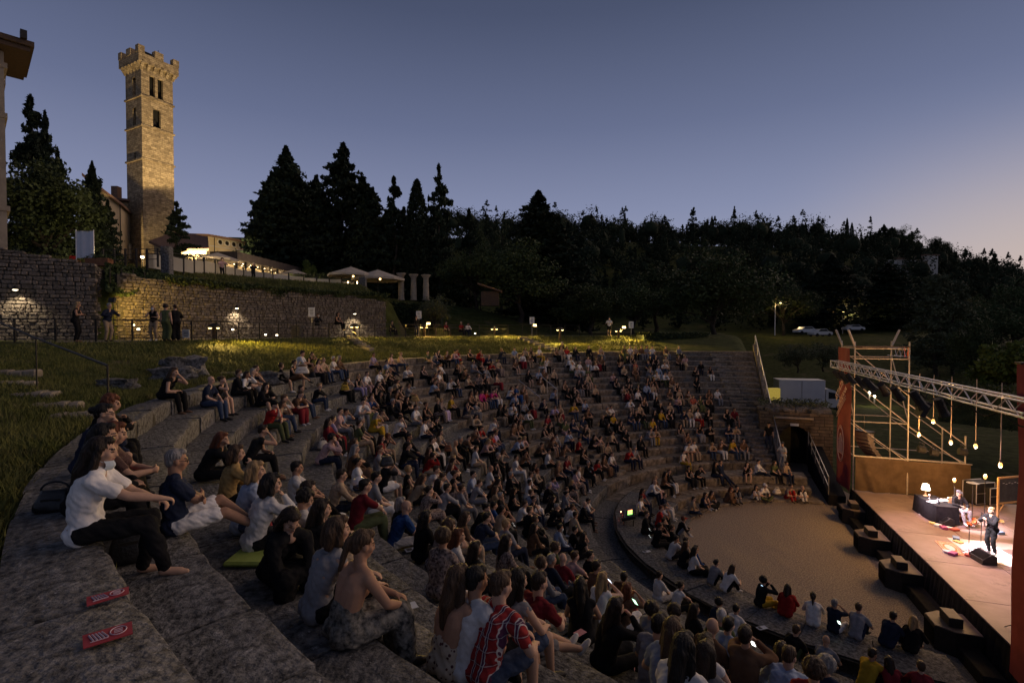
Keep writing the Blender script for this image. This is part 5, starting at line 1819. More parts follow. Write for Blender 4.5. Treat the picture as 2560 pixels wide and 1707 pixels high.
# front speakers on the gravel
for q, (sx, sy, lb) in enumerate(((2139, 1268, 'farthest black floor speaker with small box before the stage'), (2184, 1336, 'second black floor speaker from the far end of the stage'), (2256, 1415, 'third black floor speaker before the stage, next to nearest'), (2388, 1555, 'nearest black floor speaker before the stage front'))):
 p = onz(sx, sy, .72)
 root = thing('floor_speaker', lb, 'speaker', (p.x, p.y, 0.0), UR, 'floor speakers before the stage')
 poly = [(-.62, -.42), (.62, -.42), (.62, .22), (.34, .62), (-.34, .62), (-.62, .22)]
 MB().prism(poly, .02, .70).build('cabinet', M_blackbox, root)
 MB().prism([(x * .97, y * .97) for x, y in poly], .7, .725).build('lid', M_subtop, root)
 MB().prism([(x * .8, .632 if y > .5 else (y + .002 if y > 0 else y + .01)) for x, y in [(-.42, .61), (.42, .61), (.42, .625), (-.42, .625)]], .1, .62).build('grille', M_black, root)
 MB().bbox((-.06, .12, .86), (.62, .34, .26), .015).build('top_box', M_blackbox, root)
 MB().box((-.06, .12, .995), (.6, .32, .015)).build('top_lid', M_subtop, root)
# ---------------------------------------------------------------- scaffold wing
def scaffold(label, ua, ub, vlist, zt, zmid, mirror=False):
 root = thing('scaffold', label, 'scaffold')
 for ui, uu in enumerate((ua, ub)):
  for vi, vv in enumerate(vlist):
   top = zt[vi]
   MB().tube(PL(uu, vv, .05), PL(uu, vv, top + .25), .035, n=8).build('upright', M_tube, root)
   MB().lathe(PL(uu, vv, 0), [(.12, 0), (.12, .02), (.04, .05)], 8).build('foot_plate', M_tube, root)
  for z in (8.3, 7.8, 4.6, 2.85):
   for va, vb, ta, tb in zip(vlist[:-1], vlist[1:], zt[:-1], zt[1:]):
    if z <= min(ta, tb) + .2:
     MB().tube(PL(uu, va, z), PL(uu, vb, z), .026, n=6).build('ledger', M_tube, root)
  for va, vb, za, zb in ((vlist[0], vlist[1], 8.2, 6.0), (vlist[0], vlist[1], 6.6, 4.6), (vlist[0], vlist[1], 4.5, 2.7), (vlist[1], vlist[2], 5.6, 3.75), (vlist[1], vlist[2], 4.5, 2.75)):
   MB().tube(PL(uu + .05, va, za), PL(uu + .05, vb, zb), .026, n=6).build('brace', M_tube, root)
 for vv, top in zip(vlist, zt):
  for z in (8.3, 6.2, 4.6, 2.85):
   if z <= top + .2:
    MB().tube(PL(ua, vv, z), PL(ub, vv, z), .026, n=6).build('ledger', M_tube, root)
  if top > 5:
   MB().tube(PL(ua, vv, 4.7), PL(ub, vv, 7.9), .024, n=6).build('brace', M_tube, root)
 MB().box((0, 0, 0), (2.2, .3, .06)).build('toe_board', M_wood, root, loc=PL((ua + ub) / 2, vlist[0] + .2, 8.36), rz=UR)
 MB().box((0, 0, 0), (.26, 2.3, .05)).build('toe_board', M_wood, root, loc=PL(ua, (vlist[0] + vlist[1]) / 2, 8.40), rz=UR)
 return root
scaffold('tall tube scaffold wing at the far side of the stage', 6.0, 8.4, (1.5, 3.8, 6.1), (8.4, 8.4, 3.9), 4.6)
scaffold('tube scaffold tower at the near side of the stage', -8.15, -10.4, (1.5, 3.4, 5.2), (8.4, 8.4, 3.9), 4.6)
for vv in (3.55,):
 root = thing('short_truss', 'short grey truss with orange straps atop the far scaffold', 'truss', PL(7.2, 3.7, 8.05), UR)
 for y in (-.15, .15):
  for z in (-.15, .25):
   MB().tube((-.9, y, z), (.9, y, z), .02, n=6).build('chord', M_alu, root)
 for q in range(6):
  MB().tube((-.9 + q * .3, -.15, -.15 if q % 2 else .25), (-.6 + q * .3, -.15, .25 if q % 2 else -.15), .012, n=5).build('brace', M_alu, root)
 M_orange = mat('orange_strap', (.75, .13, .03), rough=.7)
 MB().box((-.75, -.19, .05), (.09, .03, .5)).build('strap', M_orange, root)
 MB().box((-.35, -.19, .05), (.05, .03, .5)).build('strap', M_orange, root)
for q, (uu, vv, lb) in enumerate(((8.35, 1.5, 'left tilted tube sticking up above the far banner'), (6.0, 1.5, 'right tilted tube sticking up above the far banner'), (8.2, 3.75, 'tilted bracket above the back of the far scaffold'))):
 p = PL(uu, vv, 8.5)
 o = MB().tube((0, 0, -.1), (-.35 if q < 2 else .4, 0, .75), .055, n=8).build('outrigger_tube', M_tube, loc=p)
 tag(o, lb, 'tube', 'tubes above the scaffold')
def banner(label, ua, ub, vv, z0, z1, printed):
 root = thing('red_banner', label, 'banner')
 nx, nz_ = 14, 24
 V = []
 for a in range(nx):
  for b in range(nz_):
   t, s = a / (nx - 1), b / (nz_ - 1)
   w_ = .05 * math.sin(t * 5 + s * 4) + .03 * math.sin(s * 11 + t * 7)
   V.append(PL(ua + (ub - ua) * t, vv + w_ - .08, z0 + (z1 - z0) * s))
 F = [(a * nz_ + b, (a + 1) * nz_ + b, (a + 1) * nz_ + b + 1, a * nz_ + b + 1) for a in range(nx - 1) for b in range(nz_ - 1)]
 MB().add(V, F).build('cloth', M_banner, root, smooth=True)
 if not printed:
  return root
 L = ub - ua
 d = -.2
 def B(s, z):   # s: 0 at the reader's left edge (far), width 2.4
  return PL(ub - s * (ub - ua) / 2.4, vv + d, z)
 # rotated lettering in two lines
 for li, txt in enumerate(('ESTATE', 'FIESOLANA')):
  cu = bpy.data.curves.new('lettering', 'FONT')
  cu.body = txt
  cu.size = .52 if li == 0 else .40
  cu.extrude = .004
  o = bpy.data.objects.new('lettering', cu)
  COL.objects.link(o)
  cu.materials.append(M_bprint)
  o.parent = root
  org_ = B(.25 + li * .35, 5.35 - li * .42)
  right = -S_; upv = Vector((0, 0, 1)); nrm_ = -N_
  a_ = R(38)
  xx = right * math.cos(a_) + upv * math.sin(a_)
  yy = -right * math.sin(a_) + upv * math.cos(a_)
  m_ = Matrix((xx, yy, nrm_)).transposed().to_4x4()
  m_.translation = org_
  o.matrix_world = m_
  bpy.context.view_layer.update()
  me_ = bpy.data.meshes.new_from_object(o.evaluated_get(bpy.context.evaluated_depsgraph_get()))
  bpy.data.objects.remove(o)
  o = link('lettering', me_, root)
  o.matrix_world = m_
 mb = MB()
 for zz_ in (4.75, 4.6):
  mb.tube(B(.35, zz_ - .1), B(2.0, zz_ + 1.1), .022, n=4)
 mb.build('printed_bar', M_bprint, root)
 # oval emblem
 mb = MB()
 cs, cz = 1.15, 3.2
 for sc in (1.0, .9):
  pts = [B(cs + .62 * sc * math.cos(t), cz + .95 * sc * math.sin(t)) for t in np.linspace(0, 2 * math.pi, 33)]
  mb.path(pts, .014, 4)
 mb.build('emblem_ring', M_bprint, root)
 mb = MB()
 for k in range(5):
  x = -.32 + k * .16
  mb.tube(B(cs + x, cz - .45), B(cs + x, cz + .1 + .3 * (1 - abs(k - 2) / 2)), .02, n=4)
 mb.tube(B(cs - .4, cz - .5), B(cs + .4, cz - .5), .02, n=4).tube(B(cs - .38, cz + .12), B(cs, cz + .55), .02, n=4).tube(B(cs, cz + .55), B(cs + .38, cz + .12), .02, n=4)
 mb.build('emblem_figure', M_bprint, root)
 return root
banner('tall red banner with pale lettering at the far stage corner', 6.02, 8.42, 1.42, .9, 8.3, True)
banner('dark red banner hanging at the right picture edge', -10.6, -8.05, 1.42, .6, 8.4, False)
# ---------------------------------------------------------------- lighting truss
TZ = 7.5
TV = .6
tr = thing('lighting_truss', 'long silver lighting truss spanning the stage front', 'truss')
ends = (6.0, -10.6)
h = .17
for dv in (-h, h):
 for dz in (-h, h):
  MB().tube(PL(ends[0], TV + dv, TZ + dz), PL(ends[1], TV + dv, TZ + dz), .025, n=8).build('chord', M_alu, tr)
nseg = 34
for q in range(nseg):
 ua = ends[0] + (ends[1] - ends[0]) * q / nseg
 ub = ends[0] + (ends[1] - ends[0]) * (q + 1) / nseg
 z0, z1 = (TZ - h, TZ + h) if q % 2 else (TZ + h, TZ - h)
 for dv in (-h, h):
  MB().tube(PL(ua, TV + dv, z0), PL(ub, TV + dv, z1), .013, n=6).build('diagonal', M_alu, tr)
for uu in ends:
 mb = MB()
 for a, b in (((-h, -h), (h, -h)), ((h, -h), (h, h)), ((h, h), (-h, h)), ((-h, h), (-h, -h))):
  mb.tube(PL(uu, TV + a[0], TZ + a[1]), PL(uu, TV + b[0], TZ + b[1]), .02, n=6)
 mb.build('end_frame', M_alu, tr)
mb = MB()
for q in range(10):
 ua = 5.5 - q * 1.6
 pts = [PL(ua - 1.6 * t, TV + .05, TZ - h - .02 - .25 * math.sin(math.pi * t)) for t in np.linspace(0, 1, 7)]
 mb.path(pts, .018, 5)
mb.build('hanging_cable', M_black, tr)
MAG = (1.0, 0.66, 0.86)
WST = (1.0, 0.84, 0.90)
SEAT = onz(2374, 1302, ZS)
STAND = onz(2480, 1385, ZS)
def stage_light(label, uu, tgt, pw=0, col=WST, ang=26, size=1.0):
 p = PL(uu, TV - .02, TZ - .52)
 root = thing('stage_light', label, 'spotlight', p, group='spotlights under the truss')
 v = (Vector(tgt) - p); v.normalize()
 q = v.to_track_quat('Z', 'Y').to_matrix()
 def T(a):
  return q @ Vector(a)
 MB().tube(T((0, 0, -.26 * size)), T((0, 0, .16 * size)), .12 * size, .12 * size, n=10).tube(T((0, 0, .16 * size)), T((0, 0, .28 * size)), .12 * size, .155 * size, n=10, cap=False).build('body', M_blackbox, root)
 MB().tube((0, 0, .34), (0, 0, .1), .02, n=6).build('clamp', M_iron, root)
 mb = MB().path([T((.16 * size, 0, 0)), Vector((.16 * size, 0, .14)), Vector((-.16 * size, 0, .14)), T((-.16 * size, 0, 0))], .012, 5)
 mb.build('yoke', M_iron, root)
 lens = MB().tube(T((0, 0, .155 * size)), T((0, 0, .165 * size)), .11 * size, n=12)
 lens.build('lens', glow('lens_glow', (1, .85, .8), 1.5) if pw else M_cgl, root)
 if pw:
  l = spot_light('stage_beam', p, tgt, col, pw, ang=ang, blend=.75, radius=.08)
  l.parent = root; l.location = v * .3
up = Vector((0, 0, .8))
names = ['leftmost', 'second', 'third', 'fourth', 'fifth', 'sixth', 'seventh', 'eighth', 'ninth']
cfg = [(5.3, PL(2, 4.5, 1.1), 0, WST, 40), (4.2, SEAT + up, 9000, WST, 20), (3.1, PL(0, 4, 1.1), 1200, (1, .62, .60), 64), (1.6, STAND + up, 6000, MAG, 22), (.4, PL(-3, 5, 1.1), 1400, (1, .62, .68), 64),
  (-1.2, SEAT + up, 5000, MAG, 24), (-2.6, STAND + up, 10000, WST, 20), (-4.4, PL(-5, 4, 1.1), 650, (1, .60, .58), 64), (-6.0, PL(-5, 3, 1.1), 0, WST, 40)]
for q, (uu, tg, pw, cl, an) in enumerate(cfg):
 stage_light('%s black spotlight hanging under the silver truss' % names[q] if q else 'leftmost black spotlight hanging under the silver truss', uu, tg, pw, cl, an, 1.15 if q % 3 == 1 else 1.0)
# four-cell panel lamp
p = PL(-3.3, TV + .5, TZ - .95)
root = thing('panel_light', 'square four-cell panel lamp hanging below the truss', 'spotlight', p, UR)
MB().bbox((0, 0, 0), (.62, .16, .55), .02, 0, Matrix.Rotation(R(25), 3, 'X')).build('housing', M_blackbox, root)
for x in (-.15, .15):
 for z in (-.13, .13):
  MB().ell((x, .08 + z * .45, z), (.09, .04, .09), 8, 5).build('cell', M_cgl, root)
MB().tube((0, 0, .2), (0, -.2, .75), .02, n=5).build('bracket', M_iron, root)
# lights on the wing rail
for q, (sx, sy) in enumerate(((2305, 1122), (2336, 1129), (2407, 1128))):
 p = W(sx, sy, 24.6 - q * .25)
 root = thing('wing_light', '%s round black lamp on the wing scaffold rail' % ('left', 'middle', 'right')[q], 'spotlight', p, UR, 'lamps on the wing scaffold')
 MB().tube((0, .16, 0), (0, -.14, -.04), .17, n=12).build('body', M_blackbox, root)
 MB().tube((0, -.145, -.04), (0, -.155, -.04), .15, n=12).build('lens', M_cgl, root)
 MB().path([(.2, 0, 0), (.2, 0, .24), (-.2, 0, .24), (-.2, 0, 0)], .015, 5).build('yoke', M_iron, root)
 MB().tube((-.25, 0, .28), (.25, 0, .28), .03, n=6).build('rail_clamp', M_iron, root)
# line array of speakers
la = thing('line_array', 'curved hanging line of grey speaker boxes behind the far banner', 'speaker', W(2160, 1085, 26.2), UR + R(35))
for q in range(7):
 a = R(10 + q * 5.5)
 x = 0 - .02 * q * q
 z = -q * .2
 MB().bbox((0, -.02 * q * q, z), (.75, .42, .185), .015, 0, Matrix.Rotation(a, 3, 'X')).build('cabinet', mat('array_grey', (.10, .075, .06), (.14, .11, .09), rough=.6, scale=5), la)
MB().box((0, 0, .16), (.8, .5, .05)).build('fly_frame', M_iron, la)
MB().tube((0, 0, .18), (0, 0, 1.0), .02, n=5).build('chain', M_iron, la)
# brown netting closing the wing
root = thing('side_netting', 'brown netting sheet hung along the far side of the stage', 'netting')
V = []
nx, nz_ = 60, 10
for a in range(nx):
 for b in range(nz_):
  t, s = a / (nx - 1), b / (nz_ - 1)
  fold = (.05 * math.sin(t * 34 + s * 3) * (1 - s) + .10 * math.sin(t * 9 + 1.5 * s)) * (1 - .5 * s) + .16 * math.exp(-((t - .07 - .10 * (1 - s)) / .03) ** 2) * (1 - s * .6)
  V.append(PL(5.9 - fold, 1.55 + 4.75 * t, ZS + .02 + 1.72 * s - .06 * math.sin(t * math.pi) * s))
MB().add(V, [(a * nz_ + b, (a + 1) * nz_ + b, (a + 1) * nz_ + b + 1, a * nz_ + b + 1) for a in range(nx - 1) for b in range(nz_ - 1)]).build('sheet', M_skirt, root, smooth=True)
MB().tube(PL(5.93, 1.5, ZS + 1.74), PL(5.93, 6.35, ZS + 1.72), .02, n=6).build('top_cord', M_tube, root)
# dark cloth / backdrop posts behind the stage
root = thing('back_drape', 'low black cloth at the back of the stage', 'drape')
V = []
for a in range(60):
 t = a / 59
 w_ = .06 * math.sin(a * 1.3)
 V += [PL(5.5 - 12.5 * t, 10.3 + w_, ZS), PL(5.5 - 12.5 * t, 10.3 + w_ * .5, ZS + 1.3)]
MB().add(V, [(2 * a, 2 * a + 2, 2 * a + 3, 2 * a + 1) for a in range(59)]).build('cloth', M_black, root, smooth=True)
# ---------------------------------------------------------------- bare bulbs
AMB = (1.0, 0.52, 0.16)
M_fil = glow('filament_bulb', (1.0, .40, .06), 1.7)
M_cable = mat('pale_cable', (.42, .33, .23), (.5, .4, .3), rough=.6, scale=8)
bul = [((2333, 1052), 990, 22.0, 'highest bare amber bulb hanging over the stage'), ((2297, 1085), 1011, 22.8, 'leftmost bare amber bulb hanging over the stage'), ((2377, 1105), 1007, 21.3, 'middle bare amber bulb, third from the left'),
  ((2439, 1114), 1050, 20.0, 'bare amber bulb fourth from the left over the stage'), ((2501, 1161), 1038, 18.6, 'lowest and rightmost hanging amber bulb')]
hang = []
for (sx, sy), ty, dep, lb in bul:
 p = W(sx, sy, dep)
 tp = W(sx, ty, dep)
 root = thing('pendant_bulb', lb, 'light bulb', p, group='bare bulbs over the stage')
 MB().lathe((0, 0, -.1), [(.015, 0), (.05, .03), (.065, .08), (.055, .13), (.03, .18)], 10).build('bulb', M_fil, root, smooth=True)
 MB().lathe((0, 0, .08), [(.03, 0), (.03, .07), (.012, .1)], 8).build('socket', M_iron, root)
 MB().tube((0, 0, .16), (0, 0, TZ - .2 - p.z), .014, n=5).build('cord', M_cable, root)
 point_light('bulb_light', (0, 0, -.16), AMB, 150, .06, root)
for (sx, sy), dep, lb in (((2386, 1202), 22.6, 'bare amber bulb on a stand behind the seated player'), ((2463, 1193), 21.0, 'bare amber bulb on a tall stand beside the flight cases'), ((2551, 1455), 13.6, 'bare amber bulb low at the right picture edge')):
 p = W(sx, sy, dep)
 root = thing('stand_bulb', lb, 'light bulb', p, group='bare bulbs over the stage')
 MB().lathe((0, 0, -.08), [(.015, .2), (.05, .17), (.065, .12), (.055, .07), (.03, .02)][::-1], 10).build('bulb', M_fil, root, smooth=True)
 MB().tube((0, 0, ZS - p.z + .02), (0, 0, -.06), .016, n=6).build('pole', M_iron, root)
 for k in range(3):
  a = k * 2.1
  MB().tube((0, 0, ZS - p.z + .25), (.3 * math.cos(a), .3 * math.sin(a), ZS - p.z + .01), .011, n=5).build('leg', M_iron, root)
 point_light('bulb_light', (0, 0, .14), AMB, 70 if sx < 2500 else 6, .06, root)
# ---------------------------------------------------------------- things on the deck
M_wood_l = mat('pale_wood', (.36, .22, .10), (.46, .29, .14), rough=.6, scale=6)
tc_ = onz(2338, 1294, ZS)
root = thing('side_table', 'table under a black cloth with a lit lamp on stage', 'table', (tc_.x, tc_.y, ZS), UR + R(8))
MB().bbox((0, 0, .72), (1.6, .75, .05), .01).build('top', M_black, root)
V, F = [], []
loop = [(-.82, -.4), (-.4, -.41), (0, -.4), (.4, -.41), (.82, -.4), (.83, 0), (.82, .4), (0, .41), (-.82, .4), (-.83, 0)]
n_ = len(loop)
for k, (x, y) in enumerate(loop):
 V += [(x, y, .755), (x * (1.06 + .05 * (k % 2)), y * (1.1 + .1 * (k % 2)), .04)]
F = [(2 * k, 2 * k + 1, 2 * ((k + 1) % n_) + 1, 2 * ((k + 1) % n_)) for k in range(n_)] + [tuple(2 * k for k in range(n_))]
MB().add(V, F).build('cloth', M_black, root)
for x in (-.7, .7):
 for y in (-.3, .3):
  MB().tube((x, y, 0), (x, y, .7), .02, n=6).build('leg', M_iron, root)
def on_table(x, y):
 q = Matrix.Rotation(UR + R(8), 3, 'Z') @ Vector((x, y, 0))
 return (tc_.x + q.x, tc_.y + q.y, ZS + .762)
lp = on_table(.62, .05)
root = thing('table_lamp', 'small lit table lamp with pale shade on the cloth', 'lamp', lp)
MB().lathe((0, 0, 0), [(.09, 0), (.09, .02), (.03, .05), (.025, .26), (.04, .3)], 10).build('base', M_wood_l, root)
MB().lathe((0, 0, .28), [(.17, 0), (.11, .24)], 14).build('lamp_shade', glow('shade_glow', (1, .82, .6), 5.0), root)
point_light('lamp_light', (0, -.0, .6), (1, .75, .5), 12, .08, root)
root = thing('papers', 'white papers scattered on the stage table', 'papers', on_table(-.1, 0), .3)
for k in range(5):
 MB().box((0, 0, 0), (.21, .29, .004)).build('sheet', M_sign, root, loc=(-.35 + k * .2, .05 * math.sin(k * 3), .003 + k * .004), rz=k * .7)
root = thing('wine_glass', 'glass standing on the stage table', 'glass', on_table(.25, .1))
MB().lathe((0, 0, 0), [(.035, 0), (.006, .01), (.006, .08), (.035, .12), (.03, .18)], 10).build('bowl', mat('clear_glass', (.7, .7, .7), rough=.05, spec=.8), root)
root = thing('bottle', 'dark bottle on the stage table near the papers', 'bottle', on_table(-.5, .15))
MB().lathe((0, 0, 0), [(.035, 0), (.035, .18), (.013, .23), (.013, .29)], 10).build('body', M_cgl, root)
# chair of the seated player
cs = onz(2396, 1306, ZS)
root = thing('wooden_chair', 'old wooden armchair under the seated player', 'chair', (cs.x, cs.y, ZS))
CH_RZ = UR + R(100)
root.rotation_euler = (0, 0, CH_RZ)
MB().bbox((0, 0, .43), (.5, .48, .06), .02).build('seat', M_wood_l, root)
MB().bbox((0, -.25, .76), (.5, .06, .5), .03).build('backrest', M_wood_l, root)
for x in (-.21, .21):
 for y in (-.2, .2):
  MB().tube((x, y, 0), (x, y, .42), .022, n=6).build('leg', M_wood_l, root)
def monitor(label, sx, sy, rz):
 p = onz(sx, sy, ZS)
 root = thing('floor_monitor', label, 'speaker', (p.x, p.y, ZS), rz, 'floor monitors on stage')
 V = []
 for x in (-.34, .34):
  V += [(x, -.22, 0), (x, .24, 0), (x, .22, .16), (x, -.06, .36), (x, -.22, .3)]
 MB().add(V, [(0, 1, 2, 3, 4), (9, 8, 7, 6, 5), (0, 5, 6, 1), (1, 6, 7, 2), (2, 7, 8, 3), (3, 8, 9, 4), (4, 9, 5, 0)]).build('cabinet', M_blackbox, root)
 MB().add([(-.31, .2, .18), (.31, .2, .18), (.31, -.04, .352), (-.31, -.04, .352)], [(0, 1, 2, 3), (3, 2, 1, 0)]).build('grille', M_black, root, loc=(0, .008, .008))
monitor('black floor monitor before the seated player', 2358, 1310, UR + R(-80) + math.pi / 2)
monitor('black floor monitor at the feet of the standing singer', 2457, 1402, UR + R(-80) + math.pi / 2)
# rugs
M_rug_r = mat('rug_field', (.50, .10, .05), (.58, .26, .10), rough=.95, scale=14)
M_rug_c = mat('rug_pattern', (.66, .55, .42), (.55, .20, .10), rough=.95, scale=22)
M_rug_w = mat('pale_rug', (.50, .46, .44), (.66, .60, .58), rough=.95, scale=18)
def A_(zx, zy):
 return onz(2080 + zx / 4.9, 1180 + zy / 4.9, ZS + .006)
root = thing('red_rug', 'orange-red patterned rug with oval medallion on stage', 'rug')
c4 = [A_(1255, 838), A_(1490, 868), A_(1645, 1035), A_(1395, 985)]
MB().add(c4 + [p + Vector((0, 0, .012)) for p in c4], [(3, 2, 1, 0), (4, 5, 6, 7), (0, 1, 5, 4), (1, 2, 6, 5), (2, 3, 7, 6), (3, 0, 4, 7)]).build('field', M_rug_c, root)
ce = (c4[0] + c4[1] + c4[2] + c4[3]) / 4
e1, e2 = (c4[1] + c4[2] - c4[0] - c4[3]) / 4, (c4[2] + c4[3] - c4[0] - c4[1]) / 4
for nm, k, m_, dz in (('border', .88, M_rug_r, .016), ('ground', .78, M_rug_c, .020)):
 MB().add([ce + e1 * k * sx + e2 * k * sy + Vector((0, 0, dz)) for sx, sy in ((-1, -1), (1, -1), (1, 1), (-1, 1))], [(0, 1, 2, 3)]).build(nm, m_, root)
for nm, k, m_, dz in (('medallion', .66, M_rug_r, .024), ('medallion_centre', .48, M_rug_w, .028)):
 MB().add([ce + e1 * k * math.cos(t) + e2 * k * math.sin(t) + Vector((0, 0, dz)) for t in np.linspace(0, 2 * math.pi, 28, endpoint=False)], [tuple(range(28))]).build(nm, m_, root)
root = thing('pale_rug', 'large pale patterned rug under the standing singer', 'rug')
c4 = [A_(1400, 800), A_(1900, 850), A_(2290, 1080), A_(1750, 1010)]
c4[3] = A_(1640, 985)
MB().add(c4 + [p + Vector((0, 0, .01)) for p in c4], [(3, 2, 1, 0), (4, 5, 6, 7), (0, 1, 5, 4), (1, 2, 6, 5), (2, 3, 7, 6), (3, 0, 4, 7)]).build('field', M_rug_w, root)
root = thing('pale_mat', 'second pale mat at the right edge of the stage', 'rug')
c4 = [A_(2000, 1030), A_(2250, 1080), A_(2240, 1175), A_(2030, 1120)]
MB().add(c4 + [p + Vector((0, 0, .012)) for p in c4], [(3, 2, 1, 0), (4, 5, 6, 7), (0, 1, 5, 4), (1, 2, 6, 5), (2, 3, 7, 6), (3, 0, 4, 7)]).build('field', mat('cream_mat', (.55, .50, .36), (.62, .57, .44), rough=.95, scale=10), root)
# loose books and leaflets on the deck
cols = [(.7, .68, .66), (.55, .12, .1), (.2, .3, .5), (.65, .5, .2), (.7, .7, .72), (.4, .1, .25)]
for q, (zx, zy) in enumerate(((1120, 530), (1150, 500), (1200, 560), (1240, 630), (1300, 660), (1370, 690), (1440, 690), (1500, 710), (1520, 820), (1545, 860), (1420, 985), (1480, 1010), (1660, 1010), (1690, 1030), (2050, 750), (2065, 605))):
 p = A_(zx, zy)
 c = cols[q % 6]
 o = MB().bbox((0, 0, .03), (.28, .2, .05 + .04 * (q % 3)), .006).build('book', mat('book_cover_%d' % (q % 6), c, rough=.7), loc=p, rz=q * .9)
 tag(o, '%s book, %s along the line of loose books on stage' % (['white', 'red', 'blue', 'ochre', 'pale', 'purple'][q % 6], ordinal(q + 1)), 'book', 'loose books on the deck')
# guitar lying on the deck
p = A_(1700, 670)
root = thing('guitar', 'orange guitar tilted on its stand beside the chair', 'guitar', p, UR + R(30))
q = Matrix.Rotation(R(55), 3, 'X')
m_ = MB()
for cx, rx, ry in ((0, .19, .2), (.3, .14, .15)):
 pts = [(cx + rx * math.cos(t), ry * math.sin(t)) for t in np.linspace(0, 2 * math.pi, 18, endpoint=False)]
 b = MB().prism(pts, -.05, .05)
 m_.add([q @ Vector((v[0], v[2], v[1])) + Vector((0, 0, .22)) for v in b.v], b.f)
m_.build('body', mat('guitar_orange', (.62, .12, .04), (.7, .2, .06), rough=.35, scale=4), root)
MB().tube(q @ Vector((.4, 0, 0)) + Vector((0, 0, .22)), q @ Vector((1.0, 0, 0)) + Vector((0, 0, .22)), .025, n=6).build('neck', M_wood, root)
MB().tube((0, .1, 0), (0, .0, .2), .012, n=5).tube((.2, -.15, 0), (.1, 0, .2), .012, n=5).build('stand', M_iron, root)
def mic(label, base, h, tip, headp):
 root = thing('microphone_stand', label, 'microphone stand', base)
 b = Vector(base)
 MB().tube((0, 0, .02), (0, 0, h), .012, n=6).build('pole', M_iron, root)
 for k in range(3):
  a = k * 2.1 + .4
  MB().tube((0, 0, .15), (.28 * math.cos(a), .28 * math.sin(a), .01), .01, n=5).build('leg', M_iron, root)
 MB().tube(Vector(tip) - b, Vector(headp) - b, .009, n=5).build('boom', M_iron, root)
 MB().ell(Vector(headp) - b, (.045, .045, .045), 8, 6).build('microphone', M_steel, root)
b_ = onz(2390, 1300, ZS)
mic('boom microphone stand before the seated player', (b_.x + .1, b_.y + .2, ZS), 1.35, W(2398, 1229, b_.y), W(2371, 1245, b_.y - .2))
b_ = onz(2452, 1378, ZS)
mic('microphone stand in front of the standing singer', (b_.x, b_.y, ZS), 1.45, (b_.x, b_.y, ZS + 1.45), W(2463, 1288, b_.y))
b_ = onz(2422, 1386, ZS)
root = thing('music_stand', 'thin dark music stand left of the singer', 'music stand', b_)
MB().tube((0, 0, 0), (0, 0, 1.15), .012, n=6).build('pole', M_iron, root)
MB().box((0, 0, 1.2), (.48, .02, .3), 0, Matrix.Rotation(UR, 3, 'Z') @ Matrix.Rotation(R(-60), 3, 'X')).build('desk', M_iron, root)
for k in range(3):
 MB().tube((0, 0, .2), (.25 * math.cos(k * 2.1), .25 * math.sin(k * 2.1), 0), .01, n=5).build('leg', M_iron, root)
# blackboard on an easel
b_ = onz(2494, 1306, ZS)
root = thing('blackboard', 'large blackboard in a pale wooden frame at the stage back', 'blackboard', b_, UR + R(-58))
Hb = W(2492, 1193, b_.y).z - ZS
for x in (0, 1.7):
 MB().bbox((x, 0, Hb / 2), (.09, .06, Hb), .01).build('frame_post', M_wood_l, root)
MB().bbox((.85, .0, Hb - .03), (1.7, .05, .08), .01).build('frame_rail', M_wood_l, root)
MB().bbox((.85, .0, Hb * .42), (1.7, .05, .08), .01).build('frame_rail', M_wood_l, root)
MB().box((.85, .02, Hb * .71), (1.62, .02, Hb * .55)).build('board', mat('slate', (.035, .035, .04), (.06, .06, .065), rough=.8, scale=3), root)
mb = MB()
for k in range(7):
 mb.box((.3 + .16 * k, .005, Hb * .86 - .04 * (k % 2)), (.10, .004, .015))
mb.build('chalk_line', M_sign, root)
MB().tube((.85, .6, 0), (.85, .05, Hb * .7), .02, n=6).build('back_leg', M_wood_l, root)
for sx, sy, sz, lb in ((2446, 1257, (1.05, .6, .95), 'taller flight case with steel corners behind the bulb stand'), (2479, 1259, (1.0, .6, .75), 'lower flight case with steel corners right of the taller'),):
 p = onz(sx, sy, ZS)
 root = thing('flight_case', lb, 'case', (p.x, p.y, ZS), UR + R(-60), 'flight cases at the stage back')
 MB().bbox((0, 0, sz[2] / 2 + .08), sz, .01).build('box', M_blackbox, root)
 mb = MB()
 for a in (-1, 1):
  for b in (-1, 1):
   mb.tube((a * sz[0] / 2, b * sz[1] / 2, .08), (a * sz[0] / 2, b * sz[1] / 2, sz[2] + .08), .022, n=5)
   mb.tube((-sz[0] / 2, a * sz[1] / 2, .08 + (b > 0) * sz[2]), (sz[0] / 2, a * sz[1] / 2, .08 + (b > 0) * sz[2]), .022, n=5)
  mb.tube((-sz[0] / 2, a * sz[1] / 2, .08 + .5 * sz[2]), (sz[0] / 2, a * sz[1] / 2, .08 + .5 * sz[2]), .018, n=5)
 mb.build('edge_trim', M_steel, root)
 for x in (-.4, .4):
  MB().tube((x, -.2, .04), (x, .2, .04), .04, n=8).build('caster', M_tyre, root)
# drum behind
p = W(2500, 1190, 21.5)
root = thing('cymbal', 'round grey cymbal on a stand behind the blackboard', 'cymbal', (p.x - .6, p.y + .6, ZS))
MB().tube((0, 0, 0), (0, 0, 1.5), .015, n=6).build('stand', M_iron, root)
MB().lathe((0, 0, 1.5), [(.22, 0), (.1, .03), (.03, .06)], 16).build('disc', M_steel, root)
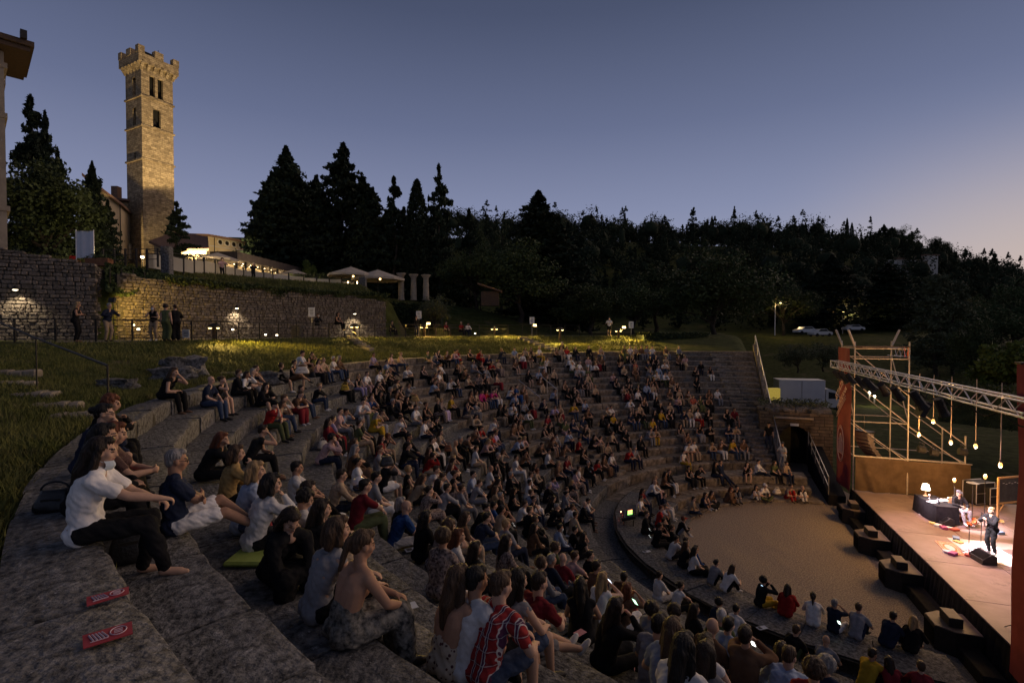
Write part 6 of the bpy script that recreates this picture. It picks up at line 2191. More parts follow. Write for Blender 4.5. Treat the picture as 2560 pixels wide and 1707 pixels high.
# ramp and rails left of the stage
root = thing('stage_ramp', 'black ramp with steel rails beside the far banner', 'ramp')
ra_, rb_ = PL(13.5, .9, 1.0), PL(6.6, .55, .5)
V = []
for p, zz_ in ((ra_, 1.7), (rb_, .55)):
 for dv in (0, .8):
  q = p + N_ * dv
  V += [(q.x, q.y, 0), (q.x, q.y, zz_)]
MB().add(V, [(0, 4, 5, 1), (2, 3, 7, 6), (1, 5, 7, 3), (0, 1, 3, 2), (4, 6, 7, 5)]).build('side', M_black, root)
for dz in (.45, .95):
 MB().tube((ra_.x, ra_.y, 1.7 + dz), (rb_.x, rb_.y, .55 + dz), .022, n=6).build('rail', M_steel, root)
for t in np.linspace(0, 1, 6):
 p = ra_.lerp(rb_, t)
 z = 1.7 + (.55 - 1.7) * t
 MB().tube((p.x, p.y, z), (p.x, p.y, z + .95), .02, n=6).build('rail_post', M_steel, root)
# cable on the gravel
pts = [onz(*s, .02) for s in ((2128, 1282), (2150, 1292), (2200, 1352), (2300, 1460), (2345, 1510), (2390, 1570))]
o = MB().path(pts, .02, 5).build('floor_cable', M_black)
tag(o, 'black cable running along the stage front on the gravel', 'cable')
# ================================================================ people: one continuous body, hair and clothes as parts
PAL = {'W': ('white', (.62, .60, .57)), 'K': ('black', (.012, .012, .013)), 'N': ('navy', (.018, .024, .045)), 'B': ('blue', (.022, .06, .18)),
  'L': ('pale blue', (.26, .31, .40)), 'R': ('red', (.28, .02, .018)), 'M': ('maroon', (.16, .018, .024)), 'P': ('pink', (.46, .30, .28)),
  'Q': ('magenta', (.36, .03, .14)), 'Y': ('yellow', (.40, .25, .025)), 'O': ('coral', (.40, .11, .07)), 'G': ('olive green', (.085, .10, .045)),
  'g': ('grey', (.20, .20, .21)), 'T': ('tan', (.36, .27, .18)), 'U': ('brown', (.13, .075, .045)), 'V': ('lilac', (.36, .29, .42)),
  'J': ('denim', (.036, .052, .092)), 'F': ('flowered', (.16, .12, .11))}
HAIRC = {'k': ('black', (.010, .008, .007)), 'd': ('dark', (.020, .013, .009)), 'b': ('brown', (.055, .032, .018)), 'y': ('fair', (.26, .17, .08)),
   'g': ('grey', (.20, .19, .18)), 'w': ('white', (.42, .40, .37)), 'r': ('auburn', (.10, .032, .014))}
SKINS = [(.42, .25, .165), (.46, .285, .195), (.36, .20, .125), (.50, .32, .23)]
def cloth_mat(key):
 nm = 'cloth_' + key
 if nm in MATS:
  return MATS[nm]
 c = PAL[key][1]
 if key == 'F':
  return mat(nm, (.05, .035, .035), (.34, .27, .23), rough=.9, scale=26, detail=2, bump=.25, bscale=18, spec=.1, dist=.02)
 if key == 'J':
  return mat(nm, tuple(x * .75 for x in c), tuple(x * 1.3 for x in c), rough=.9, scale=18, bump=.3, bscale=14, spec=.1, rnd=.3, dist=.02)
 return mat(nm, tuple(x * .86 for x in c), tuple(x * 1.1 for x in c), rough=.92, scale=6, bump=.35, bscale=13, spec=.08, rnd=.22, dist=.025)
def hair_mat(key):
 nm = 'hair_' + key
 if nm in MATS:
  return MATS[nm]
 c = HAIRC[key][1]
 m = mat(nm, tuple(x * .6 for x in c), tuple(x * 1.5 for x in c), rough=.5, scale=9, detail=8, bump=.7, bscale=42, spec=.25, dist=.02)
 # stretch the noise into strands
 nt = m.node_tree
 mp = nt.nodes.new('ShaderNodeMapping')
 mp.inputs['Scale'].default_value = (2.6, 2.6, .35)
 tc = [n for n in nt.nodes if n.type == 'TEX_COORD'][0]
 nt.links.new(tc.outputs['Object'], mp.inputs['Vector'])
 for n in nt.nodes:
  if n.type == 'TEX_NOISE':
   nt.links.new(mp.outputs[0], n.inputs['Vector'])
 return m
M_skin = [mat('skin_%d' % q, tuple(x * .93 for x in c), tuple(x * 1.06 for x in c), rough=.65, scale=14, spec=.2) for q, c in enumerate(SKINS)]
M_eye = mat('eye_dark', (.02, .014, .012), rough=.4)
M_lip = mat('lips', (.30, .11, .09), rough=.5)
M_shoe = {'W': mat('shoe_white', (.55, .55, .54), rough=.7), 'K': mat('shoe_black', (.014, .013, .013), rough=.6), 'U': mat('shoe_brown', (.13, .07, .04), rough=.6)}
M_mask = mat('face_mask', (.45, .52, .56), rough=.9)
def vrot(a):
 """Unit vector leaning forward by a radians."""
 return Vector((0, math.sin(a), math.cos(a)))
def ik(a, t, l1, l2, hint):
 a, t, hint = Vector(a), Vector(t), Vector(hint)
 d = t - a
 L = min(d.length, (l1 + l2) * .999)
 if d.length > L:
  t = a + d.normalized() * L
  d = t - a
 x = (l1 * l1 - l2 * l2 + L * L) / (2 * L)
 h = math.sqrt(max(l1 * l1 - x * x, 1e-6))
 u = d.normalized()
 w = (hint - u * hint.dot(u))
 w = w.normalized() if w.length > 1e-5 else Vector((0, 0, 1))
 return a + u * x + w * h, t
class Fig:
 """Collects body primitives; every primitive carries a tag so clothes can be grown from the same shapes."""
 def __init__(self):
  self.p = []
 def cap(self, a, b, r0, r1, tag_):
  self.p.append(('c', Vector(a), Vector(b), r0, r1, tag_))
 def ell(self, c, s, tag_, M=None):
  self.p.append(('e', Vector(c), Vector(s), M, 0, tag_))
 def grow(self, mb, tags, inflate=0.0, cut=None, n=10):
  for q in self.p:
   if tags is not None and q[5] not in tags:
    continue
   inf = inflate.get(q[5], inflate.get('*', 0)) if isinstance(inflate, dict) else inflate
   if q[0] == 'c':
    _, a, b, r0, r1, tg = q
    if cut and tg in cut:
     t = cut[tg]
     b = a.lerp(b, t); r1 = r0 + (r1 - r0) * t
    mb.tube(a, b, r0 + inf, r1 + inf, n=n)
    mb.ell(a, (r0 + inf,) * 3, n, 6)
    mb.ell(b, (r1 + inf,) * 3, n, 6)
   else:
    _, c, s, M, _, tg = q
    mb.ell(c, (s.x + inf, s.y + inf, s.z + inf), n + 4, 9, M)
def hand(f, wrist, d, nrm, side, curl=.5, s=1.0):
 d = Vector(d).normalized()
 nrm = Vector(nrm)
 nrm = (nrm - d * nrm.dot(d)).normalized()
 x = d.cross(nrm).normalized() * side       # towards the thumb side
 w = Vector(wrist)
 M = Matrix((x, d, nrm)).transposed()
 f.ell(w + d * .045 * s, (.036 * s, .048 * s, .017 * s), 'hand', M)
 for k, (off, ln) in enumerate(((.027, .070), (.009, .080), (-.010, .074), (-.027, .058))):
  b = w + d * .082 * s + x * off * s
  d1 = (d * math.cos(curl * .7) + nrm * math.sin(curl * .7))
  d2 = (d * math.cos(curl * 1.7) + nrm * math.sin(curl * 1.7))
  m_ = b + d1 * ln * .5 * s
  f.cap(b, m_, .0095 * s, .0088 * s, 'hand')
  f.cap(m_, m_ + d2 * ln * .5 * s, .0088 * s, .0078 * s, 'hand')
 tb = w + d * .025 * s + x * .03 * s
 td = (d * .75 + x * .55 + nrm * .35).normalized()
 f.cap(tb, tb + td * .035 * s, .0125 * s, .0105 * s, 'hand')
 f.cap(tb + td * .035 * s, tb + td * .035 * s + (td + nrm * .25 + d * .3).normalized() * .032 * s, .0105 * s, .009 * s, 'hand')
def figure(lean=8, slouch=8, yaw=0, tilt=0, hyaw=0, hpitch=0, L=None, Rr=None, fl=None, fr=None, kl=(-.12, 1, 1), kr=(.12, 1, 1), el=(-1, -.4, -.6), er=(1, -.4, -.6),
   pl=(0, 0, -1), pr=(0, 0, -1), curl=.5, female=True, stand=False, hipz=.10, toes=0.25, bulk=1.0, toel=None, toer=None):
 """Returns (Fig, head matrix). Local frame: y forward, z up, origin on the seat under the hips (or on the ground)."""
 f = Fig()
 sw = .158 if female else .182
 hw = .092 if female else .088
 P = Vector((0, 0, .90 if stand else hipz))
 a0, a1 = R(lean - slouch * .5), R(lean + slouch)
 C1 = P + vrot(a0) * .17
 C2 = C1 + vrot((a0 + a1) / 2) * .16
 Nk = C2 + vrot(a1) * .17
 Y = Matrix.Rotation(R(yaw), 3, 'Z')
 b = bulk
 # trunk
 f.ell(P + Vector((0, .0, .02)), (.165 * b, .125 * b, .11), 'pelvis')
 f.ell(P + Vector((-.07, -.035, -.005)), (.095 * b, .11 * b, .10), 'pelvis')
 f.ell(P + Vector((.07, -.035, -.005)), (.095 * b, .11 * b, .10), 'pelvis')
 f.cap(P + Vector((-.05, 0, .05)), C1 + Y @ Vector((-.045, 0, 0)), .105 * b, .095 * b, 'waist')
 f.cap(P + Vector((.05, 0, .05)), C1 + Y @ Vector((.045, 0, 0)), .105 * b, .095 * b, 'waist')
 f.cap(C1 + Y @ Vector((-.05, 0, 0)), C2 + Y @ Vector((-.07, 0, .02)), .096 * b, .098 * b, 'torso')
 f.cap(C1 + Y @ Vector((.05, 0, 0)), C2 + Y @ Vector((.07, 0, .02)), .096 * b, .098 * b, 'torso')
 if female:
  fw = Vector((0, math.cos((a0 + a1) / 2), -math.sin((a0 + a1) / 2)))
  for sgn in (-1, 1):
   f.ell(C2 + Y @ (Vector((.062 * sgn, 0, -.005)) + fw * .075), (.058, .05, .058), 'torso')
 shd = {}
 for sgn, nm in ((-1, 'L'), (1, 'R')):
  s_ = Nk + Y @ Vector((sw * sgn, 0, -.055))
  shd[nm] = s_
  f.cap(C2 + Y @ Vector((.07 * sgn, 0, .05)), Nk + Y @ Vector((sw * .72 * sgn, 0, -.045)), .088 * b, .062, 'torso')
  f.cap(Nk + Y @ Vector((.03 * sgn, -.01, .0)), s_, .048, .052, 'torso')
 # neck and head
 ah = R(lean * .35 + hpitch * .3)
 Hc = Nk + vrot(a1 * .55) * .075 + Vector((0, .012, .105)) + Vector((tilt * .002, math.sin(R(hpitch)) * .05, -abs(math.sin(R(hpitch))) * .03))
 HM = Matrix.Rotation(R(hyaw), 3, 'Z') @ Matrix.Rotation(R(tilt), 3, 'Y') @ Matrix.Rotation(R(hpitch - 7), 3, 'X')
 f.cap(Nk + Vector((0, 0, -.03)), Hc + HM @ Vector((0, -.022, -.05)), .056 if female else .064, .052 if female else .06, 'neck')
 def h(c, s_, t='head'):
  f.ell(Hc + HM @ Vector(c), s_, t, HM)
 k = 1.0 if not female else .965
 h((0, -.014, .032), (.076 * k, .094 * k, .088 * k))
 h((0, .028, -.028), (.062 * k, .066 * k, .086 * k))
 h((0, .044, -.078), (.040 * k, .044 * k, .036 * k))
 h((0, .079, .020), (.046, .016, .013))
 h((0, .094, -.012), (.0105, .015, .028))
 h((0, .104, -.030), (.0155, .0145, .0125))
 h((0, .086, -.060), (.025, .013, .0095))
 h((.045, .052, -.025), (.024, .028, .026)); h((-.045, .052, -.025), (.024, .028, .026))
 h((.076 * k, -.008, -.012), (.012, .021, .032), 'ear'); h((-.076 * k, -.008, -.012), (.012, .021, .032), 'ear')
 # arms
 for nm, sgn, t, hint, pn in (('L', -1, L, el, pl), ('R', 1, Rr, er, pr)):
  if t is None:
   t = (sgn * .13, .34, .20)
  e, w = ik(shd[nm], t, .275, .245, hint)
  f.cap(shd[nm], e, .052 if female else .058, .040 if female else .045, 'uarm' + nm)
  mid = e.lerp(w, .3)
  f.cap(e, mid, .040 if female else .045, .042 if female else .047, 'farm' + nm)
  f.cap(mid, w, .042 if female else .047, .027 if female else .031, 'farm' + nm)
  hand(f, w, w - e, pn, sgn, curl, 1.0 if not female else .92)
 # legs
 for nm, sgn, t, hint, tt in (('L', -1, fl, kl, toel), ('R', 1, fr, kr, toer)):
  hj = P + Vector((hw * sgn, 0.0, 0))
  if t is None:
   t = (sgn * .11, .50, -.30) if not stand else (sgn * .10, .0, .085)
  l1, l2 = (.44, .42) if not stand else (.42, .42)
  kn, an = ik(hj, t, l1, l2, hint)
  f.cap(hj, kn, .088 * b if female else .086 * b, .060, 'thigh' + nm)
  m_ = kn.lerp(an, .3)
  f.cap(kn, m_, .057, .056, 'shin' + nm)
  f.cap(m_, an, .056, .037, 'shin' + nm)
  td = Vector(tt) if tt is not None else Vector((sgn * .12, 1, -toes * .35)).normalized()
  td = td.normalized()
  f.cap(an + Vector((0, -.02, -.035)), an + td * .12 + Vector((0, 0, -.048)), .036, .034, 'foot' + nm)
  f.cap(an + td * .10 + Vector((0, 0, -.05)), an + td * .165 + Vector((0, 0, -.055)), .034, .024, 'foot' + nm)
 HM4 = HM.to_4x4(); HM4.translation = Hc
 return f, HM4
POSES = {
 'A': dict(lean=6, slouch=12, L=(-.10, .36, .19), Rr=(.12, .34, .19), hpitch=2),
 'B': dict(lean=30, slouch=14, L=(-.05, .54, .27), Rr=(.05, .54, .27), hpitch=-14, pl=(1, 0, 0), pr=(-1, 0, 0), el=(-1, 0, -.8), er=(1, 0, -.8), curl=1.0, female=False),
 'C': dict(lean=24, slouch=16, L=(-.04, .40, .22), Rr=(.055, .395, .60), hpitch=-4, tilt=4, er=(.5, .5, -1), pr=(-.4, -1, .2), curl=1.0),
 'D': dict(lean=4, slouch=14, L=(-.02, .46, .26), Rr=(.10, .44, .28), fr=(-.22, .66, -.02), kr=(.3, 1, 1), fl=(-.08, .46, -.30), toer=(-.3, 1, -.5)),
 'E': dict(lean=-16, slouch=10, L=(-.30, -.34, .05), Rr=(.30, -.34, .05), fl=(-.10, .78, -.30), fr=(.12, .74, -.30), el=(-1, -1, .2), er=(1, -1, .2), hpitch=8, curl=.1, pl=(0, .2, -1), pr=(0, .2, -1), female=False),
 'F': dict(lean=16, slouch=20, L=(.08, .47, .30), Rr=(-.08, .45, .27), fl=(-.09, .44, -.28), fr=(.10, .46, -.28), pl=(0, -.3, -1), pr=(0, -.3, -1), el=(-1, .3, -.3), er=(1, .3, -.3), hpitch=0),
 'H': dict(lean=10, slouch=12, L=(-.06, .33, .62), Rr=(.06, .33, .62), el=(-1, .2, -.8), er=(1, .2, -.8), pl=(.6, -.8, 0), pr=(-.6, -.8, 0), curl=.9, hpitch=2),
 'G': dict(lean=14, slouch=18, L=(-.10, .38, .22), Rr=(.10, .38, .22), fl=(.05, .42, .02), fr=(-.05, .50, .02), kl=(-1, .4, .35), kr=(1, .4, .35), toel=(1, .3, -.1), toer=(-1, .3, -.1)),
 'K': dict(lean=20, slouch=16, L=(-.06, .50, .30), Rr=(.08, .46, .30), fl=(-.10, .40, .06), fr=(.10, .44, .06), hpitch=0, curl=.8),
 'S': dict(stand=True, lean=0, slouch=4, L=(-.27, .02, .78), Rr=(.27, .02, .78), el=(-.5, -1, 0), er=(.5, -1, 0), pl=(1, 0, 0), pr=(-1, 0, 0), female=False),
 'T': dict(stand=True, lean=6, slouch=6, L=(-.10, .28, 1.12), Rr=(.14, .30, 1.16), el=(-1, -.3, -.8), er=(1, -.3, -.8), female=True),
 'V': dict(stand=True, lean=10, slouch=8, L=(-.22, .38, 1.12), Rr=(.22, .38, 1.12), el=(-1, -.3, -.5), er=(1, -.3, -.5), female=False),
}
_JOBS = []
_tmpcol = bpy.data.collections.new('tmp')
scene.collection.children.link(_tmpcol)
def remesh_job(key, mb, voxel, smooth=3, fac=.5):
 me = bpy.data.meshes.new('t')
 me.from_pydata(mb.v, [], mb.f)
 o = bpy.data.objects.new('t', me)
 _tmpcol.objects.link(o)
 m = o.modifiers.new('r', 'REMESH')
 m.mode = 'VOXEL'; m.voxel_size = voxel; m.use_smooth_shade = True
 s = o.modifiers.new('s', 'SMOOTH')
 s.factor = fac; s.iterations = smooth
 _JOBS.append((key, o))
def wrinkle(me, amp, sc, seed):
 n = len(me.vertices)
 co = np.empty(n * 3, np.float32); me.vertices.foreach_get('co', co); co = co.reshape(-1, 3)
 no = np.empty(n * 3, np.float32); me.vertices.foreach_get('normal', no); no = no.reshape(-1, 3)
 x, y, z = co.T * sc
 d = np.sin(x * 1.9 + 2.3 * np.sin(z * 1.1 + seed) + y * 1.3) * .5 + np.sin(z * 2.9 + 1.7 * np.sin(x * 1.7 + seed * 2) + y * 2.1) * .35 + np.sin(y * 4.3 + z * 3.1 + 2 * np.sin(x * 3)) * .25
 co += no * (d * amp)[:, None].astype(np.float32)
 me.vertices.foreach_set('co', co.ravel())
 me.update()
def strands(me, amp):
 """Combs grooves into a hair mesh (head frame)."""
 n = len(me.vertices)
 co = np.empty(n * 3, np.float32); me.vertices.foreach_get('co', co); co = co.reshape(-1, 3)
 no = np.empty(n * 3, np.float32); me.vertices.foreach_get('normal', no); no = no.reshape(-1, 3)
 x, y, z = co.T
 a = np.arctan2(x, -(y + .02)) * (1 + .15 * np.sin(z * 21))
 d = .5 * np.sin(a * 17 + 2.2 * np.sin(z * 17)) + .35 * np.sin(a * 31 + 1.6 * np.sin(z * 29 + 1)) + .35 * np.sin(z * 34 + 3 * a)
 co += no * (d * amp)[:, None].astype(np.float32)
 me.vertices.foreach_set('co', co.ravel())
 me.update()
GARM = {
 'top_s': (('torso', 'waist', 'pelvis', 'uarmL', 'uarmR'), {'*': .014, 'pelvis': .012, 'uarmL': .018, 'uarmR': .018}, {'uarmL': .62, 'uarmR': .62}),
 'top_l': (('torso', 'waist', 'pelvis', 'uarmL', 'uarmR', 'farmL', 'farmR'), {'*': .016, 'pelvis': .014, 'farmL': .012, 'farmR': .012}, None),
 'top_t': (('torso', 'waist', 'pelvis'), {'torso': .010, 'waist': .012, 'pelvis': .012}, None),
 'top_n': (('waist', 'pelvis'), {'waist': .016, 'pelvis': .018}, None),
 'bot_p': (('pelvis', 'thighL', 'thighR', 'shinL', 'shinR'), {'*': .015, 'pelvis': .010, 'shinL': .018, 'shinR': .018}, None),
 'bot_h': (('pelvis', 'thighL', 'thighR'), {'*': .020, 'pelvis': .010}, {'thighL': .80, 'thighR': .80}),
 'bot_d': (('pelvis', 'thighL', 'thighR', 'shinL', 'shinR'), {'*': .035, 'pelvis': .012, 'shinL': .05, 'shinR': .05}, {'shinL': .9, 'shinR': .9}),
 'shoeL': (('footL',), .010, None),
 'shoeR': (('footR',), .010, None),
}
def add_skirt(f, mb):
 """Cloth bridging the legs."""
 th = {q[5]: q for q in f.p if q[0] == 'c' and q[5].startswith(('thigh', 'shin'))}
 a, b = th['thighL'], th['thighR']
 for t in np.linspace(.15, 1, 6):
  p, q = a[1].lerp(a[2], t), b[1].lerp(b[2], t)
  r = a[3] + (a[4] - a[3]) * t
  mb.tube(p, q, r + .02, n=8)
  mb.ell(p.lerp(q, .5), (r + .02,) * 3, 8, 6)
def figure_jobs(key, f, voxel, garments, female=True, hero=False):
 mb = MB(); f.grow(mb, None, 0.0, n=12 if hero else 9)
 remesh_job((key, 'body'), mb, voxel, 2 if hero else 3, .45)
 for g in garments:
  tags, inf, cut = GARM[g]
  mb = MB(); f.grow(mb, tags, inf, cut, n=10)
  if g == 'bot_d':
   add_skirt(f, mb)
  remesh_job((key, g), mb, voxel * 1.12, 4 if hero else 3, .5)
def hair_prims(style):
 f = Fig()
 if style in 'sltbcpmh':
  f.ell((0, -.030, .045), (.084, .096, .084), 'h')
  f.ell((0, -.066, -.008), (.070, .050, .072), 'h')
  f.ell((0, .028, .092), (.060, .048, .034), 'h')
 if style in 'lmh':
  f.cap((0, -.075, .0), (0, -.115, -.20), .072, .066, 'h')
  f.cap((0, -.115, -.18), (0, -.125, -.36 if style == 'l' else -.42), .066, .040, 'h')
  for sg in (-1, 1):
   f.cap((.068 * sg, -.012, .035), (.084 * sg, -.030, -.14), .030, .034, 'h')
   f.cap((.084 * sg, -.030, -.14), (.075 * sg, -.06, -.30), .034, .022, 'h')
 if style == 'b':
  for sg in (-1, 1):
   f.cap((.070 * sg, -.010, .04), (.082 * sg, -.010, -.10), .032, .036, 'h')
  f.cap((-.05, -.08, .0), (-.055, -.085, -.12), .055, .05, 'h')
  f.cap((.05, -.08, .0), (.055, -.085, -.12), .055, .05, 'h')
 if style == 't':
  f.ell((0, -.135, .03), (.042, .042, .045), 'h')
 if style == 'p':
  f.ell((0, -.125, .04), (.03, .03, .03), 'h')
  f.cap((0, -.135, .02), (0, -.155, -.20), .034, .018, 'h')
 if style == 'c':
  g = np.random.default_rng(3)
  for q in range(70):
   d = g.normal(0, 1, 3); d /= np.linalg.norm(d)
   if d[1] > .45 and d[2] < .45:
    continue
   if d[2] < -.75:
    continue
   f.ell((d[0] * .088, -.028 + d[1] * .092, .030 + d[2] * .090), (.034, .034, .034), 'h')
 return f
def hair_jobs(tag_, voxel):
 for st in 'sltbpc':
  mb = MB(); hair_prims(st).grow(mb, None, 0.0, n=10)
  remesh_job((tag_, 'hair_' + st), mb, voxel, 2, .4)
FIG = {}
def run_jobs():
 global _JOBS
 bpy.context.view_layer.update()
 dg = bpy.context.evaluated_depsgraph_get()
 for key, o in _JOBS:
  me = bpy.data.meshes.new_from_object(o.evaluated_get(dg))
  me.name = key[1]
  FIG[key] = me
 for key, o in _JOBS:
  m = o.data
  bpy.data.objects.remove(o)
  bpy.data.meshes.remove(m)
 _JOBS = []
def face_slots(me, HM4, full=True):
 """Darker eyes, brows and lips as material regions of the one body mesh."""
 me.materials.clear()
 for m in (M_skin[0], M_eye, M_lip):
  me.materials.append(m)
 inv = np.array(HM4.inverted())
 n = len(me.polygons)
 c = np.empty(n * 3, np.float32); me.polygons.foreach_get('center', c); c = c.reshape(-1, 3)
 q = c @ inv[:3, :3].T + inv[:3, 3]
 mi = np.zeros(n, np.int32)
 for sg in (-1, 1):
  e = ((q[:, 0] - .031 * sg) / .015) ** 2 + ((q[:, 2] - .000) / .0075) ** 2
  mi[(e < 1) & (q[:, 1] > .05)] = 1
  br = ((q[:, 0] - .032 * sg) / .021) ** 2 + ((q[:, 2] - .026) / .0055) ** 2
  mi[(br < 1) & (q[:, 1] > .05)] = 1
 lp = (q[:, 0] / .025) ** 2 + ((q[:, 2] + .060) / .009) ** 2
 mi[(lp < 1) & (q[:, 1] > .06)] = 2
 me.polygons.foreach_set('material_index', mi)
 me.update()
HEADM = {}
LODS = {'m': .0175, 'f': .028}
NEARPOSES = 'ABCDEFHGKSTV'
for lod, vx in LODS.items():
 for ps in NEARPOSES:
  f, hm = figure(**POSES[ps])
  HEADM[ps] = hm
  figure_jobs(lod + ps, f, vx, [g for g in GARM if g != 'top_n'])
 hair_jobs(lod, vx * .8)
hair_jobs('n', .009)
run_jobs()
for (k, part), me in FIG.items():
 if part == 'body':
  face_slots(me, HEADM[k[1]])
 elif part.startswith(('top', 'bot')):
  wrinkle(me, .006 if k[0] == 'm' else .006, 13, hash(k) % 7)
  me.materials.append(cloth_mat('g'))
 elif part.startswith('shoe'):
  me.materials.append(M_shoe['K'])
 else:
  strands(me, .005)
  me.materials.append(hair_mat('d'))
def omat(o, m, slot=0):
 o.material_slots[slot].link = 'OBJECT'
 o.material_slots[slot].material = m
def glasses_mesh(dark=False):
 mb = MB()
 for sg in (-1, 1):
  pts = [Vector((.033 * sg + .024 * math.cos(t), .098 - .012 * abs(math.cos(t)) * 0 - .010 * (abs(.033 * sg + .024 * math.cos(t)) / .055) ** 2, .002 + .019 * math.sin(t))) for t in np.linspace(0, 2 * math.pi, 13)]
  mb.path(pts, .0028, 4)
  mb.tube((.057 * sg, .090, .004), (.079 * sg, -.01, .006), .0025, n=4)
 mb.tube((-.009, .100, .004), (.009, .100, .004), .0025, n=4)
 return mb.mesh('glasses', [M_iron])
def mask_mesh():
 V, F = [], []
 for a in range(7):
  t = (a / 6 - .5) * 2
  for b in range(5):
   s = b / 4
   x = t * .062
   y = .100 + .022 * math.sin(s * math.pi) - .058 * t * t
   V.append((x, y, -.098 + s * .080))
 for a in range(6):
  for b in range(4):
   F.append((a * 5 + b, a * 5 + 5 + b, a * 5 + 6 + b, a * 5 + 1 + b))
 mb = MB().add(V, F)
 for sg in (-1, 1):
  mb.tube((.062 * sg, .042, -.03), (.080 * sg, -.01, -.005), .002, n=3)
 return mb.mesh('face_mask', [M_mask])
ME_GL, ME_MASK = glasses_mesh(), mask_mesh()
def cap_mesh(m):
 mb = MB().ell((0, -.02, .055), (.092, .108, .082), 14, 8)
 mb.ell((0, .11, .060), (.065, .06, .010), 12, 6)
 return mb.mesh('cap', [m])
ME_CAPS = {}
def dress(root_o, key, hm, spec, hairkey, skin, extras=''):
 """Adds hair and clothes to a body object. spec: tops, bottoms, hair."""
 top, sl, bot, bt, hc, hs = spec
 omat(root_o, M_skin[skin])
 o = link('shirt' if bt != 'd' or top != bot else 'bodice', FIG[(key, 'top_' + sl)], root_o)
 omat(o, cloth_mat(top))
 nm = {'p': 'trousers', 'h': 'shorts', 'd': 'skirt'}[bt]
 o = link(nm, FIG[(key, 'bot_' + bt)], root_o)
 omat(o, cloth_mat(bot if not (bt == 'h' and bot == 'S') else 'J'))
 sm_ = random.choice([M_shoe['W'], M_shoe['K'], M_shoe['K'], M_shoe['U']])
 for sd in 'LR':
  omat(link('shoe', FIG[(key, 'shoe' + sd)], root_o), sm_)
 if hs != 'o':
  o = link('hair', FIG[(hairkey, 'hair_' + hs)], root_o)
  o.matrix_local = hm
  omat(o, hair_mat(hc))
 if 'g' in extras:
  o = link('glasses', ME_GL, root_o); o.matrix_local = hm
 if 'm' in extras:
  o = link('face_mask', ME_MASK, root_o); o.matrix_local = hm
 for ch, m in (('c', cloth_mat('K')), ('w', cloth_mat('W')), ('r', cloth_mat('R'))):
  if ch in extras:
   if ch not in ME_CAPS:
    ME_CAPS[ch] = cap_mesh(m)
   o = link('cap', ME_CAPS[ch], root_o); o.matrix_local = hm
SLV = {'s': 'tee', 'l': 'long-sleeved top', 't': 'sleeveless top'}
BTM = {'p': 'trousers', 'h': 'shorts', 'd': 'skirt'}
HST = {'s': 'short', 'l': 'long', 't': 'tied', 'b': 'bobbed', 'c': 'curly', 'p': 'ponytailed', 'o': 'bald'}
def parse(code):
 a, b, c, p = code.split()
 top, sl = a[0], a[1]
 bot, bt = b[0], b[1]
 hc, hs = c[0], c[1]
 if bot == 'S':
  bot = 'K' if bt == 'h' else bot
 return (top, sl, bot, bt, hc, hs), p[0], p[1:]
def desc(spec):
 top, sl, bot, bt, hc, hs = spec
 t = '%s %s' % (PAL[top][0], SLV[sl]) if not (bt == 'd' and top == bot) else '%s dress' % PAL[top][0]
 bta = '' if (bt == 'd' and top == bot) else ', %s %s' % (PAL[bot][0], BTM[bt])
 hr = 'bald head' if hs == 'o' else '%s %s hair' % (HST[hs], HAIRC[hc][0])
 return t, bta, hr
STAGE_AIM = PL(-.5, 3.5, 2)
SEATS = [(row_r(k), row_z(k)) for k in range(NROWS)] + [(8.30, .90), (7.45, .50), (6.55, .10)]
def place(sx, sy, hm, face_jit, krow=None):
 """Row and hip point whose head would be seen at the photo pixel."""
 best = None
 rows = range(len(SEATS)) if krow is None else [krow]
 for k in rows:
  r0, z0 = SEATS[k]
  p = onz(sx, sy, z0 + hm.translation.z) if ray(sx, sy).z < -.002 else None
  if p is None or p.y < .5 or p.y > 70:
   continue
  fx, fy = STAGE_AIM.x - p.x, STAGE_AIM.y - p.y
  th_ = math.atan2(fy, fx) + face_jit
  off = Matrix.Rotation(th_ - math.pi / 2, 3, 'Z') @ hm.translation
  hip = Vector((p.x - off.x, p.y - off.y, z0))
  r = math.hypot(hip.x - CT.x, hip.y - CT.y)
  u, v = uv_of(hip)
  back = .30 if k < NROWS else .26
  e = abs(r - (r0 + back))
  if best is None or e < best[0]:
   best = (e, k, hip, th_, r0 + back)
 return best
